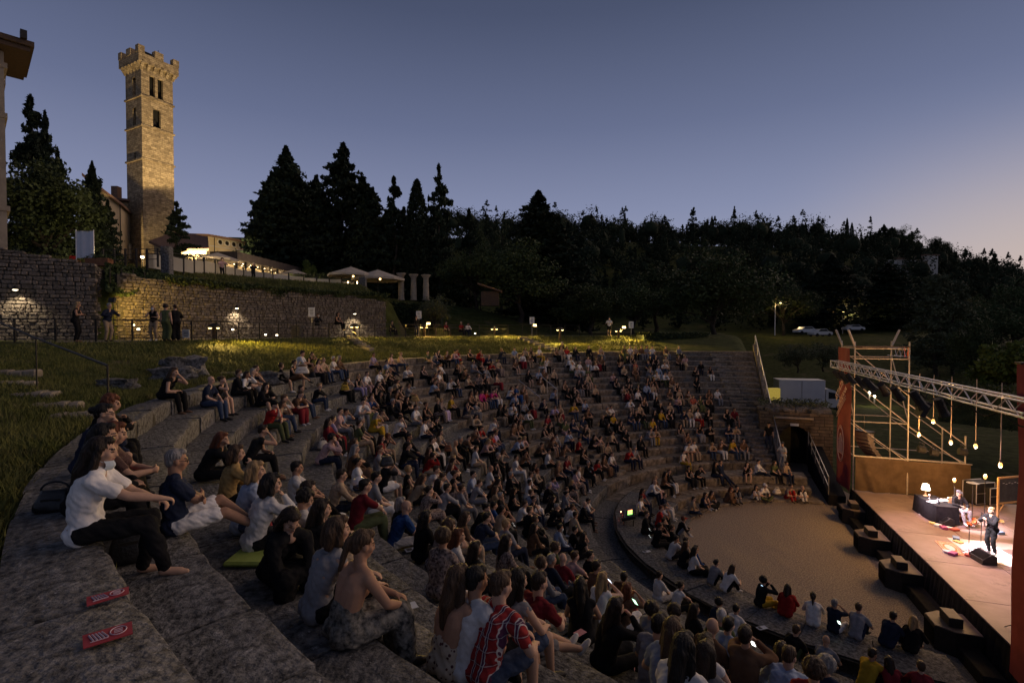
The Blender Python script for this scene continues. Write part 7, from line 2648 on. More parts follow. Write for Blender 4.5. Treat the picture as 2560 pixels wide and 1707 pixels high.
# ================================================================ the audience, read row by row from the photograph
# tile: (x0, y0, scale), then "zx zy code" entries; the code gives top, bottoms, hair, pose and extras
TILES = [
 ((420, 860, 5.8725), """310 540 Ns Jp yo A g;440 540 Kt Kh bt C;530 430 Kl Kp bs A gm;780 400 Kt Kp bl C;870 370 Us Kp bs A;960 430 Wl Kp dl C;1310 420 Ns gp gs C;1340 310 Kl Kh bc A;1490 280 Kt Uh dc D;
 1480 910 Rs Gp ks C c;1600 830 Ws Jp bs C;1790 850 Ts Jp bl C;1750 660 Ns Jp ks A;1850 620 Kl Kh dl B;1850 740 Us Md bt B;1940 600 Kl Jp yt F;2170 1150 Ml Kp dl A;2310 1100 Vs Mp dt A;1060 1350 Kl Kp rl C;1210 1300 Kt Kp ds C;2060 240 Pt Kd kl A;2150 230 Tt Jp yl A;2240 210 Ws Jp ws A"""),
 ((820, 850, 5.8725), """100 270 Ul Np gl A;320 220 Ws Up ds B;375 220 Vs Kp ds A;515 200 Kt Kh dt C;620 200 Ps Np kl A;965 160 Gs Th ds D;1115 200 Tt Jp yt A;1300 160 Us Kp bs C;1360 180 gs Jp kl C;1580 170 Pl Jp ks B;1660 170 Kt Kd kl D;1840 140 Kt Kd dt D;1970 160 Rt Rd bl A;2050 150 Rs Rd bt C;2190 120 Nl Np yc H;2335 110 Ls Tp ks A;
 590 460 Ws Kp ks A m;680 440 Ks Kp yo A;300 510 Kt Vp yl A;370 490 Ws Pp bs A;950 450 Ts Kd kl H;1330 350 Wl Kd ds A;1610 390 Ts Tp ds B;1740 350 Kt Kp bl C;1790 330 Ts Gp ds A;1860 310 gs gp bs D;2070 310 Rs Kp bl B;2180 330 Kt Kp kl C;1830 490 Ws Tp ds A;1890 520 Ut Kh bl B;2180 520 Fs Kd bs A;2260 510 Kt Kd dl A;40 570 Kt Kd dl C m;
 1330 610 Ls Kp bs F;1610 580 Wl Kp gs C;1740 570 Ks Jp dl C;560 780 Kl Kp kl A;450 820 Us Kp ds A;690 740 Kl Np gs A;830 740 Us Th kl C;940 700 Ks Kp dl A;1040 670 gs Kh bs D;520 870 Bs Th yo C;390 860 Ps Gd bs A;300 930 Ws gp ks B;310 1040 Ps gp ks A;140 1070 Ls Kp ds C g;
 1420 880 Kl Fd yc A;1540 880 Fl Vd yc A;1600 830 Ys Kp ys A;1900 760 Ut Kd dl A;2000 760 Ts Th bl A;2125 730 Ql Kh dt A;2335 760 Qs Jp ks B;1260 940 Kt Kp dt A;1270 1010 Ws gh ks A;910 1090 Ys Yd gl C;970 1050 Ts Wp dt C;650 1230 Gs Tp ds A;710 1210 Ks Kp gs A;770 1400 Kt Tp rc C;
 1490 1340 Ts Kp dl A;1570 1190 Ws Np ds A c;1630 1180 Fs Kp dt H;1600 1450 Ws Wd bl A;1400 1490 Ks Kp ds A;2020 1110 Tl Kp dl B;2240 960 Ns Tp ks H;2320 1360 Vs Jp bs A;2250 1430 Us Kp ds B;2200 1490 Ps Kp yl B;2040 1530 Ts Kp go A;420 1510 Ts Kp bl A"""),
 ((1220, 850, 5.8725), """270 110 Tl Kd dl A;340 110 Kt Kd kl A;550 110 Ws Yp ys A;620 90 Ts Tp bs A;780 100 Ut Kd dl A;915 100 Rs Wd ds A;1255 110 Kl Np ds A;1340 100 Kl Kp bs A;1550 100 Ts gp ds A;1620 80 Kl Kp ws C;1825 90 Gt Gd ds A;1905 90 Ws Tp ks A;2105 95 Ts Kp bs A;2175 95 Ul gp ds A;
 295 260 Ns Kp yo B;375 290 Us Kh dl A;80 300 Ts Fd dl A;600 260 Gs Wp dl A;660 260 Ws Kp bs H;850 240 Wl Md bs C;985 260 Wl Kp ks B;1405 250 Ps Wp ds A;1460 240 Ut Md bl A;1690 220 Ks Kh dl A;1740 260 Us Kp ds A;1940 230 Kt Kh bl A;2030 240 Kl gp bs A;2230 220 Ks Kp dl A;
 280 430 gl Wh gs A;370 440 Kl Kh dl A;560 430 Ls Kp gs A;640 430 Us Kp ds A;790 420 Ts Kp ks A;1110 400 gs Np gs A;1250 390 Gs Gp ys A;1510 370 Ws Gd ws A;1640 370 Ws Wp gs A;1780 370 Tl Kp gs D;1970 370 Ut Ud yl A;2115 360 Nt Nd bs C;2300 360 Ll Lp ks A;
 50 490 Tt Md dl A;1180 580 Kl gp dl A;1310 580 Kt Kp dl A;940 590 Ut Kd ds A;1040 590 Us Td bl C;1660 530 Ts Th bs A;1735 550 Kt Kd dl A;1955 550 Ks Kp ks A;2065 535 Ps Np gs F;2310 540 Kt Kh dl A;
 160 690 Wt Jp bl C;80 720 Kt Wp kl A;10 740 Rs Jp bl A;330 670 Bs Bd dt A;460 680 Ut Ud yt C;1145 770 Ls Np bs C;1240 790 Ut Kh bl D;1370 730 Ks Kp dl H;1430 740 Ks Kp bl A;1790 720 Ts Kd ys A m;1880 720 Ml Kp bs A;2120 700 Tt Kh bl C;2195 690 Kt Kh bl A;
 410 890 gl Kp gl A;510 890 Ks Md dl C;660 860 Ns Kp bt C;55 950 Ks Kd dl A;120 960 Kl Tp bl A;210 940 Ws Wp ks C;1060 1000 Vs Kh bs B;970 1060 Ut Gd bl A;1200 990 Ts Md yl C;1390 970 Ys Jp ys B;1580 960 Tl Kp gs F;1745 970 Ws Jp ds A;2190 900 Wl Th ks B;2105 920 Ts Kh bl A;
 510 1100 Kt Kd dl C;580 1110 Ks Tp dl C;780 1080 Wl Gp ds B;280 1210 Ws Np ys C;350 1200 Us Kp dl A;1560 1180 Ns Tp ds A;1690 1210 Kl Kp dl A;1840 1140 Kl Kp yl A;1965 1120 Ys Kd dl A;2250 1080 Ks Jp ys A;2340 1140 Ys Kp dl A;
 50 1310 Rs Jp bs B;115 1380 Rs Jp dl A;1095 1280 Ks Tp dl A;985 1290 Kt Tp ds A;970 1390 gl Jp kl A m;880 1440 Us Kh rl B;1250 1250 Ks Jp bl A;1340 1230 Gs Pp dl A;2000 1390 Ts Kp bl A;2090 1340 Ks Kp bs A;610 1440 Ps Kp yl B;550 1480 Ls Kp ks B;1510 1490 Rs Kp ds A;1610 1490 Ts Kp bl A;1690 1450 Ks Kp dl C;1810 1450 Pt Tp bl B"""),
 ((1600, 850, 5.8725), """120 110 gs gp ds A;205 105 Ws Jp ks A;410 105 Us gp ds A;500 95 gl Kp gs A;100 230 Kt Kp dl A;285 230 Ts Tp bl A;385 215 Us Kp dl A;490 215 Ps Td bl D;175 355 Os Np bt A;325 350 Ns Kp bs A;445 350 Ws Jp dl B;650 370 Kt Kp bl C;760 290 Kl Np yl A;885 360 Kt Wp bl A;
 165 570 Kt Gp bl A;345 530 Us Th bl A;410 500 Wl Gp ks B;605 515 Ts Np ks A;690 520 Ks Kp bl A;250 680 Ll Np ks A;340 690 Ts Wp dl A;520 720 Ts Tp bs A;580 710 Ut Tp bl C;685 680 Kt Kd bt A;885 690 Ut Kd dl A;1010 690 Ws gp ks A c;
 215 880 Ut Kd bl A;325 900 Ts Kp bl A;410 880 Kl Kp dl A;640 870 Ps Np ks C;915 870 Os Td bl A;1030 875 Gt Gd bl A;1135 870 Ut Kd dl A;20 1090 Ns Jp ks A;140 1100 Kl Gp yl A;390 1090 Kl Np dl A;465 1090 Yl Jp dt A;720 1080 Nl Tp ds B;845 1070 Ts Wp ds A;965 1070 Ws Rp dl A;1070 1070 Ks Kp ks C;1380 1070 Kt Kd dl A;1460 1065 Ms Kh bs A;
 245 1330 gs gp bs B;315 1340 Ts Yp bl B;585 1330 Ut Tp dl A;725 1300 Kt Th dl A;1035 1300 Kt gd dl A;1105 1310 Ks Kp ds B;1325 1275 Ns Jp bs B;1410 1280 Ts gp ks B"""),
 ((820, 1117, 5.8725), """400 40 Ul Ud gl A g;620 180 Ws Jp kt A;720 260 Ks Wh bs H;640 490 gs Wp ks A;690 620 Ms Gp ks F;1000 820 Kl Kp gb A;1300 300 Kt Tp yc A;1400 120 Rl Tp dc C;1470 370 Wt Vp bs C;1340 30 Us Kp bl H;1500 630 Fs Fd dt H;1790 530 Ks Kp kl A;1860 610 gl Kp ds F;1990 400 Kt Fd dt A;2020 150 Wt Kp yl C;1930 280 Ws Jp bl A;2190 30 Ws Tp bs A;
 1540 1080 Kl Kp kl A;1640 1140 Fs Kp bc C;1740 1350 Fs Kp bc A;1860 1310 Ws Kp rl A;2320 900 Ks Kp ks C;2150 1440 Kl Kp dl A"""),
 ((1220, 1117, 5.8725), """185 330 Ws Uh bo A;350 160 Ws Wp ks A;425 80 Us Kp ds C;170 520 Kl Th dl B;225 610 Tl Up bl A;150 850 Bs Np ks A;205 950 Tt Kp ks H;245 1190 gs Np ys A;750 510 Ws gp ks A;850 470 Vl gp ds C;705 680 Ls Wp bs A;730 750 Kt Np dt A;900 250 Us Kp ys A;865 360 Tl Kp rc B;1055 100 Ws Kp ks A;1100 160 Ms Jp ds A;1240 30 Kt Kd dl D;
 1150 500 Ks Fd yl C;1080 680 gs Kp kt A;1440 340 Ws Np bs A;1390 380 Ps Fd dt A;1700 220 Rs Kp dl C;1780 150 Us Ud bl A;1830 110 Ws Np bs A;2050 50 Rs Np yo F;2230 40 gs Np gs A;1280 890 Ws Kp bs C;1330 1010 Tl Kp ds A;1590 850 Kl Kp go A;1860 720 Ws Np ks A;1835 810 Ws Np ks B;650 1180 Ul Kp dl A;700 1040 Kl Kp bc A;640 970 Kl Kp bs A;1000 1190 Ll Np ks A m;1260 1220 Ks Np ks A;1360 1310 Kt Kh dl C;250 1420 Fs Kp dl A;1010 1500 Gs Gp bc A"""),
 ((1600, 1100, 4.9), """440 110 Wt Yp dt A;660 60 Ws Uh ks B;745 70 Ws Tp bs A;890 40 Ts Jp yl B;1030 30 Us Wp ds H;1215 50 Ys Jp ks A;1300 30 Us gp ds A;710 360 Kt Kd kc A;820 360 Ks Kp ds C;1020 320 Kl Np dl A;1085 310 Ns Np ds E;1395 330 Kt Kh kl C;1480 280 Wl Np ks D;1745 330 Gs Kp bl A;1855 320 Ts Np dt A;400 430 Us Kp dl A;480 420 Kl Wp bs A;230 520 Wl Np bo B;320 510 Us Pp yl A;80 620 Ms Np dl A;
 715 620 Nl Kh dl A;820 640 Us Kd dl C;1040 560 Ul Ud rl B;1130 580 Kl gp ks A;1350 520 Kt Wp dl A;1440 510 Ws Gp ks A w;1780 520 Fs Rp ds A;1950 540 Ks Wp bo A;460 700 Ns Wp bs A;525 690 Tl Np ds A;430 830 Ws Kp bs C;340 860 Rs Kp rs A;460 950 Kl gp rc A r;395 990 Kl Kp ds A;430 1090 Kl Kp bs A;40 920 Kl Kp bs A;50 1070 Kt Kp ds H;240 1250 Ws Kp ks B;320 1330 Kl Kd bl A;610 1240 Tl Np ks A;700 1320 Bl Np ks A;440 1420 Ws Kd dl A"""),
 ((1300, 1384, 4.854), """1940 190 Ws Wd ds A;2170 310 Wt Kp dt F;330 80 gl Jp bc A;430 60 Nl Kp gs A;560 50 Ms Jp bo A;690 30 Ps Kh bs F;860 30 Ks Np kt A;920 200 Us Kp ds A;975 330 Wt Bp yl H;1250 290 Us Jp ks E;750 400 Kt Kd kl A;1180 590 Kl Kp dl H;1320 430 Us Wp rl H;1560 660 gs Kp dc A;1900 690 Kl Kp dc A;2140 660 Kl Kp dl A;2270 1110 gt Kp dl A"""),
 ((1760, 1384, 4.854), """95 150 gs Kp kt K;175 190 Ws Kp bl K;640 400 Kl Yp kc H;570 520 Wl gp ks K;330 530 Nl Np kc K;905 540 Rl Rd dl K;1320 670 Wl Wp dp K;1570 760 Ns Wp gs H;1520 920 gs gp bo K;1860 860 gs Np bs K;1160 810 Ks Gp bs K;170 790 Gs Kp ws A;270 880 Ls Kp ks A;70 930 Us Kp bo A;60 1090 Wt Kp dl A;530 1030 Ul Kp ds H;1130 1230 Kl Kp dl A;1270 1240 Nl Kp gc A;2080 1090 Yl Kp ds B;2190 1130 Ms Kp dl K"""),
 ((2160, 1384, 4.855), """400 910 Ns Np ks K;690 1010 Kl Kp yl K;600 1200 Ml Kp bs K"""),
]
crowd = []
for (x0, y0, sc), txt in TILES:
 for e in txt.replace('\n', ' ').split(';'):
  w_ = e.split()
  zx, zy = float(w_[0]), float(w_[1])
  spec, ps, _ = parse(' '.join(w_[2:6]))
  ex = w_[6] if len(w_) > 6 else ''
  crowd.append([x0 + zx / sc, y0 + zy / sc, spec, ps, ex])
placed = []
for sx, sy, spec, ps, ex in crowd:
 fj = R(random.gauss(0, 13))
 b = place(sx, sy, HEADM[ps], fj)
 if b is None:
  continue
 e, k, hip, th_, rt = b
 if k == NROWS + 2 and ps in 'ABCDE':
  ps = 'K' if random.random() < .7 else 'G'
 be = math.atan2(*uv_of(hip)) if False else beta_of(hip)
 placed.append(dict(k=k, be=be, r=rt, th=th_, spec=spec, ps=ps, ex=ex, sx=sx, sy=sy))
# sitters half hidden between the others in the dense middle of the rows
_codes = ['Ks Kp dl', 'Us Kp ds', 'Ns Jp ks', 'Ws Kp bs', 'Kt Kd dl', 'gs gp bs', 'Ts Kp bl', 'Kl Np ds', 'Us Tp bl', 'Ls Np ks', 'Ms Kp dl', 'Kl Kp gs']
fg = random.Random(5)
for q in range(400):
 sx, sy = fg.uniform(900, 1700), fg.uniform(885, 1330)
 if sx > 1380 + (1330 - sy) * .9 or sy > 1060 + (sx - 900) * .9:
  continue
 spec, _, _ = parse(fg.choice(_codes) + ' A')
 ps = fg.choice('AABCDF')
 b = place(sx, sy, HEADM[ps], R(fg.uniform(-14, 14)))
 if b is None or b[1] < 1 or b[1] > 16:
  continue
 be = beta_of(b[2])
 if min([abs(p['be'] - be) * p['r'] for p in placed if p['k'] == b[1]] or [9]) < .62:
  continue
 if sum(1 for p in placed if p.get('fill')) >= 62:
  break
 placed.append(dict(k=b[1], be=be, r=b[4], th=b[3], spec=spec, ps=ps, ex='', sx=sx, sy=sy, fill=1))
# keep neighbours apart along each row
for k in range(len(SEATS)):
 row = sorted([p for p in placed if p['k'] == k], key=lambda p: p['be'])
 for it in range(30):
  for a, b in zip(row[:-1], row[1:]):
   need = .50 / a['r']
   d = b['be'] - a['be']
   if d < need:
    m_ = (need - d) / 2
    a['be'] -= m_; b['be'] += m_
  row.sort(key=lambda p: p['be'])
 for q, p in enumerate(reversed(row)):
  p['idx'] = q + 1
for p in placed:
 pt = arc_pt(p['r'], p['be'], SEATS[p['k']][1])
 p['pt'] = pt
 p['d'] = math.hypot(pt.x, pt.y)
placed.sort(key=lambda p: p['d'])
ROWN = ['top row'] + ['%s row down' % ordinal(k + 1) for k in range(1, NROWS)] + ['upper bench', 'lower bench', 'gravel edge']
G_AUD = 'audience seated on the stone rows'
FAR = MB() if False else []
for q, p in enumerate(placed):
 lod = 'm' if p['d'] < 17 else 'f'
 key = lod + p['ps']
 spec = p['spec']
 scl = random.uniform(.94, 1.05) * (1.03 if spec[5] in 'so' else .98)
 if q < 262:
  o = bpy.data.objects.new('person', FIG[(key, 'body')])
  COL.objects.link(o)
  o.location = p['pt'] + Vector((0, 0, .015))
  o.rotation_euler = (0, 0, p['th'] - math.pi / 2)
  o.scale = (scl * random.choice((-1, 1)), scl, scl)
  o.rotation_euler = (R(random.uniform(-3, 4)), R(random.uniform(-4, 4)), o.rotation_euler.z)
  t, bta, hr = desc(spec)
  lab = 'person in %s%s, %s, %s, %s from far end' % (t, bta, hr, ROWN[p['k']], ordinal(p['idx']))
  if len(lab.replace(',', '').split()) > 16:
   lab = 'person in %s, %s, %s, %s from far end' % (t, hr, ROWN[p['k']], ordinal(p['idx']))
  tag(o, lab, 'person', G_AUD)
  dress(o, key, HEADM[p['ps']], spec, lod, random.randrange(4), p['ex'])
 else:
  FAR.append((p, key, spec, scl))
# bags set down between the sitters
M_bagm = [mat('bag_dark', (.012, .012, .014), (.03, .028, .03), rough=.7, scale=6), mat('bag_cream', (.40, .37, .32), (.48, .45, .39), rough=.9, scale=6), mat('bag_brown', (.11, .06, .03), (.17, .10, .05), rough=.7, scale=6), mat('bag_red', (.26, .02, .02), (.32, .04, .03), rough=.7, scale=6)]
BAGN = ['dark', 'cream', 'brown', 'red']
_bg = MB()
_pr = [(0, 0), (.17, .0), (.19, .06), (.17, .17), (.11, .23), (.04, .25)]
_bg.lathe((0, 0, 0), _pr[1:], 12)
_bg.v = [(v[0] * (1 + .12 * math.sin(v[2] * 30)), v[1] * .62, v[2]) for v in _bg.v]
_bm = _bg.mesh('sack', [M_bagm[0]]); _bm.shade_smooth()
_st = MB().path([(.10 * math.cos(t), .02, .22 + .12 * math.sin(t)) for t in np.linspace(0, math.pi, 8)], .008, 4).mesh('strap', [M_bagm[0]])
bags = []
for p in placed[20:260:5]:
 be = p['be'] + random.choice((-1, 1)) * .36 / p['r']
 if min([abs(o_['be'] - be) * o_['r'] for o_ in placed if o_['k'] == p['k']]) < .27 or p['k'] > 17:
  continue
 bags.append((p['k'], be, p['r'] + random.uniform(-.1, .15)))
for k in range(NROWS):
 rw = sorted([b for b in bags if b[0] == k], key=lambda b: -b[1])
 for q, (kk, be, rr) in enumerate(rw):
  c = random.choice((0, 0, 0, 1, 2, 3))
  root = thing('bag', 'small %s bag on the %s, %s bag from the far end' % (BAGN[c], ROWN[k].replace(' row', ' seat row'), ordinal(q + 1)), 'bag', arc_pt(rr, be, row_z(k) + .01), random.uniform(0, 3), 'bags between the sitters')
  for nm, me in (('sack', _bm), ('strap', _st)):
   omat(link(nm, me, root), M_bagm[c])
# the smallest, farthest sitters read as one crowd
if FAR:
 matlist, midx = [], {}
 def mi_of(m):
  if m not in midx:
   midx[m] = len(matlist); matlist.append(m)
  return midx[m]
 Vs, Fs, Ms, nb = [], [], [], 0
 cache = {}
 def arr(me):
  if me.name not in cache:
   n = len(me.vertices)
   co = np.empty(n * 3, np.float32); me.vertices.foreach_get('co', co)
   me.calc_loop_triangles()
   t = np.empty(len(me.loop_triangles) * 3, np.int32); me.loop_triangles.foreach_get('vertices', t)
   cache[me.name] = (co.reshape(-1, 3), t.reshape(-1, 3))
  return cache[me.name]
 for p, key, spec, scl in FAR:
  Mw = Matrix.Translation(p['pt']) @ Matrix.Rotation(p['th'] - math.pi / 2, 4, 'Z') @ Matrix.Scale(scl, 4)
  top, sl, bot, bt, hc, hs = spec
  parts = [(FIG[(key, 'body')], M_skin[random.randrange(4)], Mw), (FIG[(key, 'top_' + sl)], cloth_mat(top), Mw), (FIG[(key, 'bot_' + bt)], cloth_mat(bot), Mw), (FIG[(key, 'shoeL')], M_shoe['K'], Mw), (FIG[(key, 'shoeR')], M_shoe['K'], Mw)]
  if hs != 'o':
   parts.append((FIG[('f', 'hair_' + hs)], hair_mat(hc), Mw @ HEADM[p['ps']]))
  for me, m, M4 in parts:
   co, tr_ = arr(me)
   A = np.array(M4)
   Vs.append(co @ A[:3, :3].T + A[:3, 3]); Fs.append(tr_ + nb); nb += len(co)
   Ms.append(np.full(len(tr_), mi_of(m)))
 me = np_mesh('distant_audience', np.concatenate(Vs), np.concatenate(Fs), matlist, np.concatenate(Ms), smooth=True)
 tag(link('distant_audience', me), 'small distant sitters scattered on the far stone rows', 'crowd', kind='stuff')
# ================================================================ people one sees large: each figure built for itself
def print_mat(name, base, dots, scale, thr=.55):
 if name in MATS:
  return MATS[name]
 m = mat(name, base, rough=.9)
 nt = m.node_tree; L = nt.links
 b = nt.nodes['Principled BSDF']
 tc = nt.nodes.new('ShaderNodeTexCoord'); v = nt.nodes.new('ShaderNodeTexVoronoi'); v.inputs['Scale'].default_value = scale
 L.new(tc.outputs['Object'], v.inputs['Vector'])
 r = nt.nodes.new('ShaderNodeValToRGB')
 r.color_ramp.elements[0].position = thr - .06; r.color_ramp.elements[0].color = (*dots, 1)
 r.color_ramp.elements[1].position = thr; r.color_ramp.elements[1].color = (*base, 1)
 L.new(v.outputs['Distance'], r.inputs[0]); L.new(r.outputs[0], b.inputs['Base Color'])
 return m
def plaid_mat():
 m = mat('plaid_red', (.3, .02, .02), rough=.9)
 nt = m.node_tree; L = nt.links
 b = nt.nodes['Principled BSDF']
 tc = nt.nodes.new('ShaderNodeTexCoord'); sp = nt.nodes.new('ShaderNodeSeparateXYZ'); L.new(tc.outputs['Object'], sp.inputs[0])
 def band(out, freq, width, off=0.0):
  a = nt.nodes.new('ShaderNodeMath'); a.operation = 'MULTIPLY_ADD'; a.inputs[1].default_value = freq; a.inputs[2].default_value = off
  L.new(out, a.inputs[0])
  f = nt.nodes.new('ShaderNodeMath'); f.operation = 'FRACT'; L.new(a.outputs[0], f.inputs[0])
  c = nt.nodes.new('ShaderNodeMath'); c.operation = 'LESS_THAN'; c.inputs[1].default_value = width; L.new(f.outputs[0], c.inputs[0])
  return c.outputs[0]
 col = None
 prev = nt.nodes.new('ShaderNodeRGB'); prev.outputs[0].default_value = (.28, .02, .02, 1)
 cur = prev.outputs[0]
 for out, fr, wd, of, c, fac in ((sp.outputs['Z'], 9.5, .30, .1, (.12, .01, .02), .6), (sp.outputs['X'], 12.5, .34, 0, (.02, .025, .07), .75), (sp.outputs['X'], 12.5, .08, .02, (.6, .55, .5), .85), (sp.outputs['X'], 12.5, .07, .75, (.6, .55, .5), .85), (sp.outputs['Z'], 9.5, .06, .0, (.55, .5, .46), .5)):
  bd = band(out, fr, wd, of)
  mu = nt.nodes.new('ShaderNodeMath'); mu.operation = 'MULTIPLY'; mu.inputs[1].default_value = fac; L.new(bd, mu.inputs[0])
  mx = nt.nodes.new('ShaderNodeMix'); mx.data_type = 'RGBA'; L.new(mu.outputs[0], mx.inputs['Factor']); L.new(cur, mx.inputs[6]); mx.inputs[7].default_value = (*c, 1)
  cur = mx.outputs[2]
 L.new(cur, b.inputs['Base Color'])
 return m
LEO = print_mat('leopard_print', (.45, .36, .26), (.08, .03, .03), 24, .34)
DOT = print_mat('dotted_brown', (.09, .05, .042), (.28, .20, .17), 62, .22)
FEA = mat('feather_print', (.03, .03, .028), (.26, .24, .20), rough=.9, scale=17, detail=3, bump=.3, bscale=20)
HEROES = []
def hero(label, sx, sy, code, kw, row=None, skin=1, face=0.0, ex='', voxel=.0125, mats=None, scl=1.0, pt=None, th_=None, top=None, barefoot=False, cat='person', group=None):
 spec, _, _ = parse(code + ' A')
 f, hm = figure(**kw)
 key = 'h%02d' % len(HEROES)
 g = ['top_' + (top or spec[1]), 'bot_' + spec[3]] + ([] if barefoot else ['shoeL', 'shoeR'])
 figure_jobs(key, f, voxel, g, hero=True)
 HEROES.append(dict(label=label, sx=sx, sy=sy, spec=spec, hm=hm, key=key, row=row, skin=skin, face=R(face), ex=ex, mats=mats or {}, scl=scl, pt=pt, th=th_, top=top or spec[1], bare=barefoot, cat=cat, group=group))
A_up = dict(lean=8, slouch=14)
hero('woman in loose white tee with mask under her chin, seated at far left', 322, 1122, 'Ws Kp dl', dict(lean=5, slouch=20, yaw=-4, L=(-.02, .50, .27), Rr=(.12, .54, .32), fl=(-.07, .38, -.31), fr=(.12, .56, -.29), hpitch=-3, el=(-1, -.2, -.8), er=(1, -.2, -.9), curl=.9, pl=(.3, 0, -1), pr=(-.2, 0, -1)), 0, 1, -8, '', .0105, top='s', barefoot=True)
hero('woman in black with long black hair behind the white tee', 270, 1090, 'Kl Kp kl', dict(lean=14, slouch=16, L=(-.1, .4, .24), Rr=(.1, .42, .24)), 0, 0, -4)
hero('woman in dotted brown dress with auburn hair clasping her hands', 396, 1074, 'Us Kd rl', dict(lean=26, slouch=16, L=(-.03, .60, .26), Rr=(.05, .60, .26), pl=(1, 0, 0), pr=(-1, 0, 0), el=(-1, 0, -.8), er=(1, 0, -.8), curl=1.1, hpitch=-6), 0, 1, 0, '', mats={'top': DOT, 'bot': cloth_mat('K')})
hero('woman in dark jacket and glasses with hand at her mouth', 331, 1030, 'Nl Kp kt', dict(lean=16, slouch=14, L=(-.05, .40, .22), Rr=(.06, .34, .60), er=(.5, .4, -1), pr=(-.4, -1, .2), curl=1.0), 0, 1, -6, 'g')
hero('woman with reddish curly hair behind the one in glasses', 372, 1004, 'Kl Kp rc', dict(lean=18, slouch=14, L=(-.04, .36, .5), Rr=(.06, .42, .4), hpitch=-5), 0, 0, 0)
hero('grey-haired man in dark tee and white shorts with crossed arms', 514, 1143, 'Ns Wh gs', dict(lean=-6, slouch=18, L=(.12, .22, .34), Rr=(-.12, .24, .32), fl=(-.10, .72, -.06), fr=(.10, .78, -.10), el=(-1, .2, -.6), er=(1, .2, -.6), pl=(0, -1, 0), pr=(0, -1, 0), hpitch=-2, female=False), 1, 2, 4, 'g', .0105)
hero('woman in mustard blouse with brown bob raising a hand', 592, 1134, 'Yl Kp bb', dict(lean=8, slouch=14, L=(-.1, .36, .2), Rr=(.10, .30, .58), er=(.8, .3, -1), pr=(-.8, -.4, 0), curl=.3), None, 1, 0, '', mats={'top': mat('mustard_cloth', (.26, .17, .06), (.34, .23, .09), rough=.9, scale=8, bump=.3, bscale=14)})
hero('woman with fair bob and pale blue shirt behind the white blouse', 641, 1178, 'Ll Jp yb', dict(lean=10, slouch=16, L=(-.1, .4, .2), Rr=(.1, .4, .2)), None, 1, -6)
hero('woman in white blouse with dark bob resting chin on hand', 680, 1210, 'Wl Kp kb', dict(lean=14, slouch=16, L=(-.05, .42, .2), Rr=(.07, .30, .58), er=(.6, .3, -1), pr=(-.3, -1, 0), curl=1.0, hpitch=-3), None, 1, 2, '', .0105)
hero('boy in white tee lounging against the step', 743, 1170, 'Ws Kp ks', dict(lean=-4, slouch=16, L=(-.1, .42, .22), Rr=(.2, .40, .24), fl=(-.1, .7, -.2), fr=(.1, .74, -.2), female=False), None, 2, 0)
hero('curly-haired man in white shirt reading a phone', 760, 1250, 'Ws Jp kc', dict(lean=22, slouch=18, L=(-.05, .46, .32), Rr=(.06, .46, .32), hpitch=-20, curl=.8, pl=(.5, -.5, .7), pr=(-.5, -.5, .7), female=False), None, 1, -6, '', .0105)
hero('man in glasses half hidden behind the curly-haired man', 772, 1226, 'Ls Jp ds', dict(lean=8, slouch=14, female=False), None, 1, 0, 'g')
hero('woman in black dress bending over her black bag', 727, 1303, 'Kl Kd dl', dict(lean=30, slouch=20, hpitch=-34, L=(-.13, .50, -.04), Rr=(.16, .46, -.10), fl=(-.12, .46, -.28), fr=(.12, .44, -.28), el=(-1, .1, -.2), er=(1, .1, -.2), pl=(.3, .2, -1), pr=(-.3, .2, -1), curl=.7), 2, 1, -78, '', .0105)
hero('woman in black top with mask round her wrist hugging her knees', 806, 1274, 'Kl Tp dl', dict(lean=10, slouch=18, L=(.02, .46, .34), Rr=(-.02, .48, .36), fl=(-.1, .62, -.16), fr=(.12, .72, -.2)), None, 1, 0, '')
hero('woman in grey sleeveless top with straight brown bob', 846, 1326, 'gt Kp bb', dict(lean=14, slouch=16, L=(-.08, .5, .24), Rr=(.16, .5, .22)), None, 1, -2, '', .0105)
hero('woman with bare shoulders and feather-print skirt', 908, 1364, 'Ft Fd bp', dict(lean=12, slouch=14, L=(-.04, .46, .22), Rr=(.10, .46, .18), hpitch=-8, curl=.7), None, 2, 0, '', .0105, mats={'top': FEA, 'bot': FEA}, top='n')
hero('bald man in bright blue tee leaning on his knees', 1017, 1268, 'Bs Wp bo', dict(lean=22, slouch=14, L=(-.03, .52, .24), Rr=(.05, .52, .24), pl=(1, 0, 0), pr=(-1, 0, 0), curl=1.0, female=False), None, 1, 0, 'g', .0105)
hero('bearded man in tan jacket and glasses by the helmet', 846, 1190, 'Tl Np ds', dict(lean=16, slouch=12, L=(-.02, .52, .24), Rr=(.06, .52, .24), curl=.9, female=False), None, 1, 0, 'g', .0115)
hero('dark-haired man in pinkish shirt with hand at chin', 831, 1096, 'Pl Np kc', dict(lean=28, slouch=14, L=(-.04, .50, .24), Rr=(.055, .42, .58), er=(.5, .5, -1), pr=(-.4, -1, .2), curl=1.0, female=False), None, 1, 0, '', .0125)
hero('woman with long fair-brown hair and bare back in leopard-print dress', 1148, 1450, 'Ft Fd bl', dict(lean=8, slouch=14, L=(-.1, .4, .2), Rr=(.1, .42, .22)), None, 2, 4, '', .0105, mats={'top': LEO, 'bot': LEO}, top='n')
hero('crop-haired man in red plaid shirt and denim shorts', 1254, 1466, 'Rs Jh bs', dict(lean=16, slouch=16, L=(-.05, .46, .22), Rr=(.16, .44, .2), fr=(.12, .46, -.31), hpitch=-4, female=False, bulk=1.04), None, 1, 2, '', .0105, mats={'top': plaid_mat(), 'bot': cloth_mat('J')})
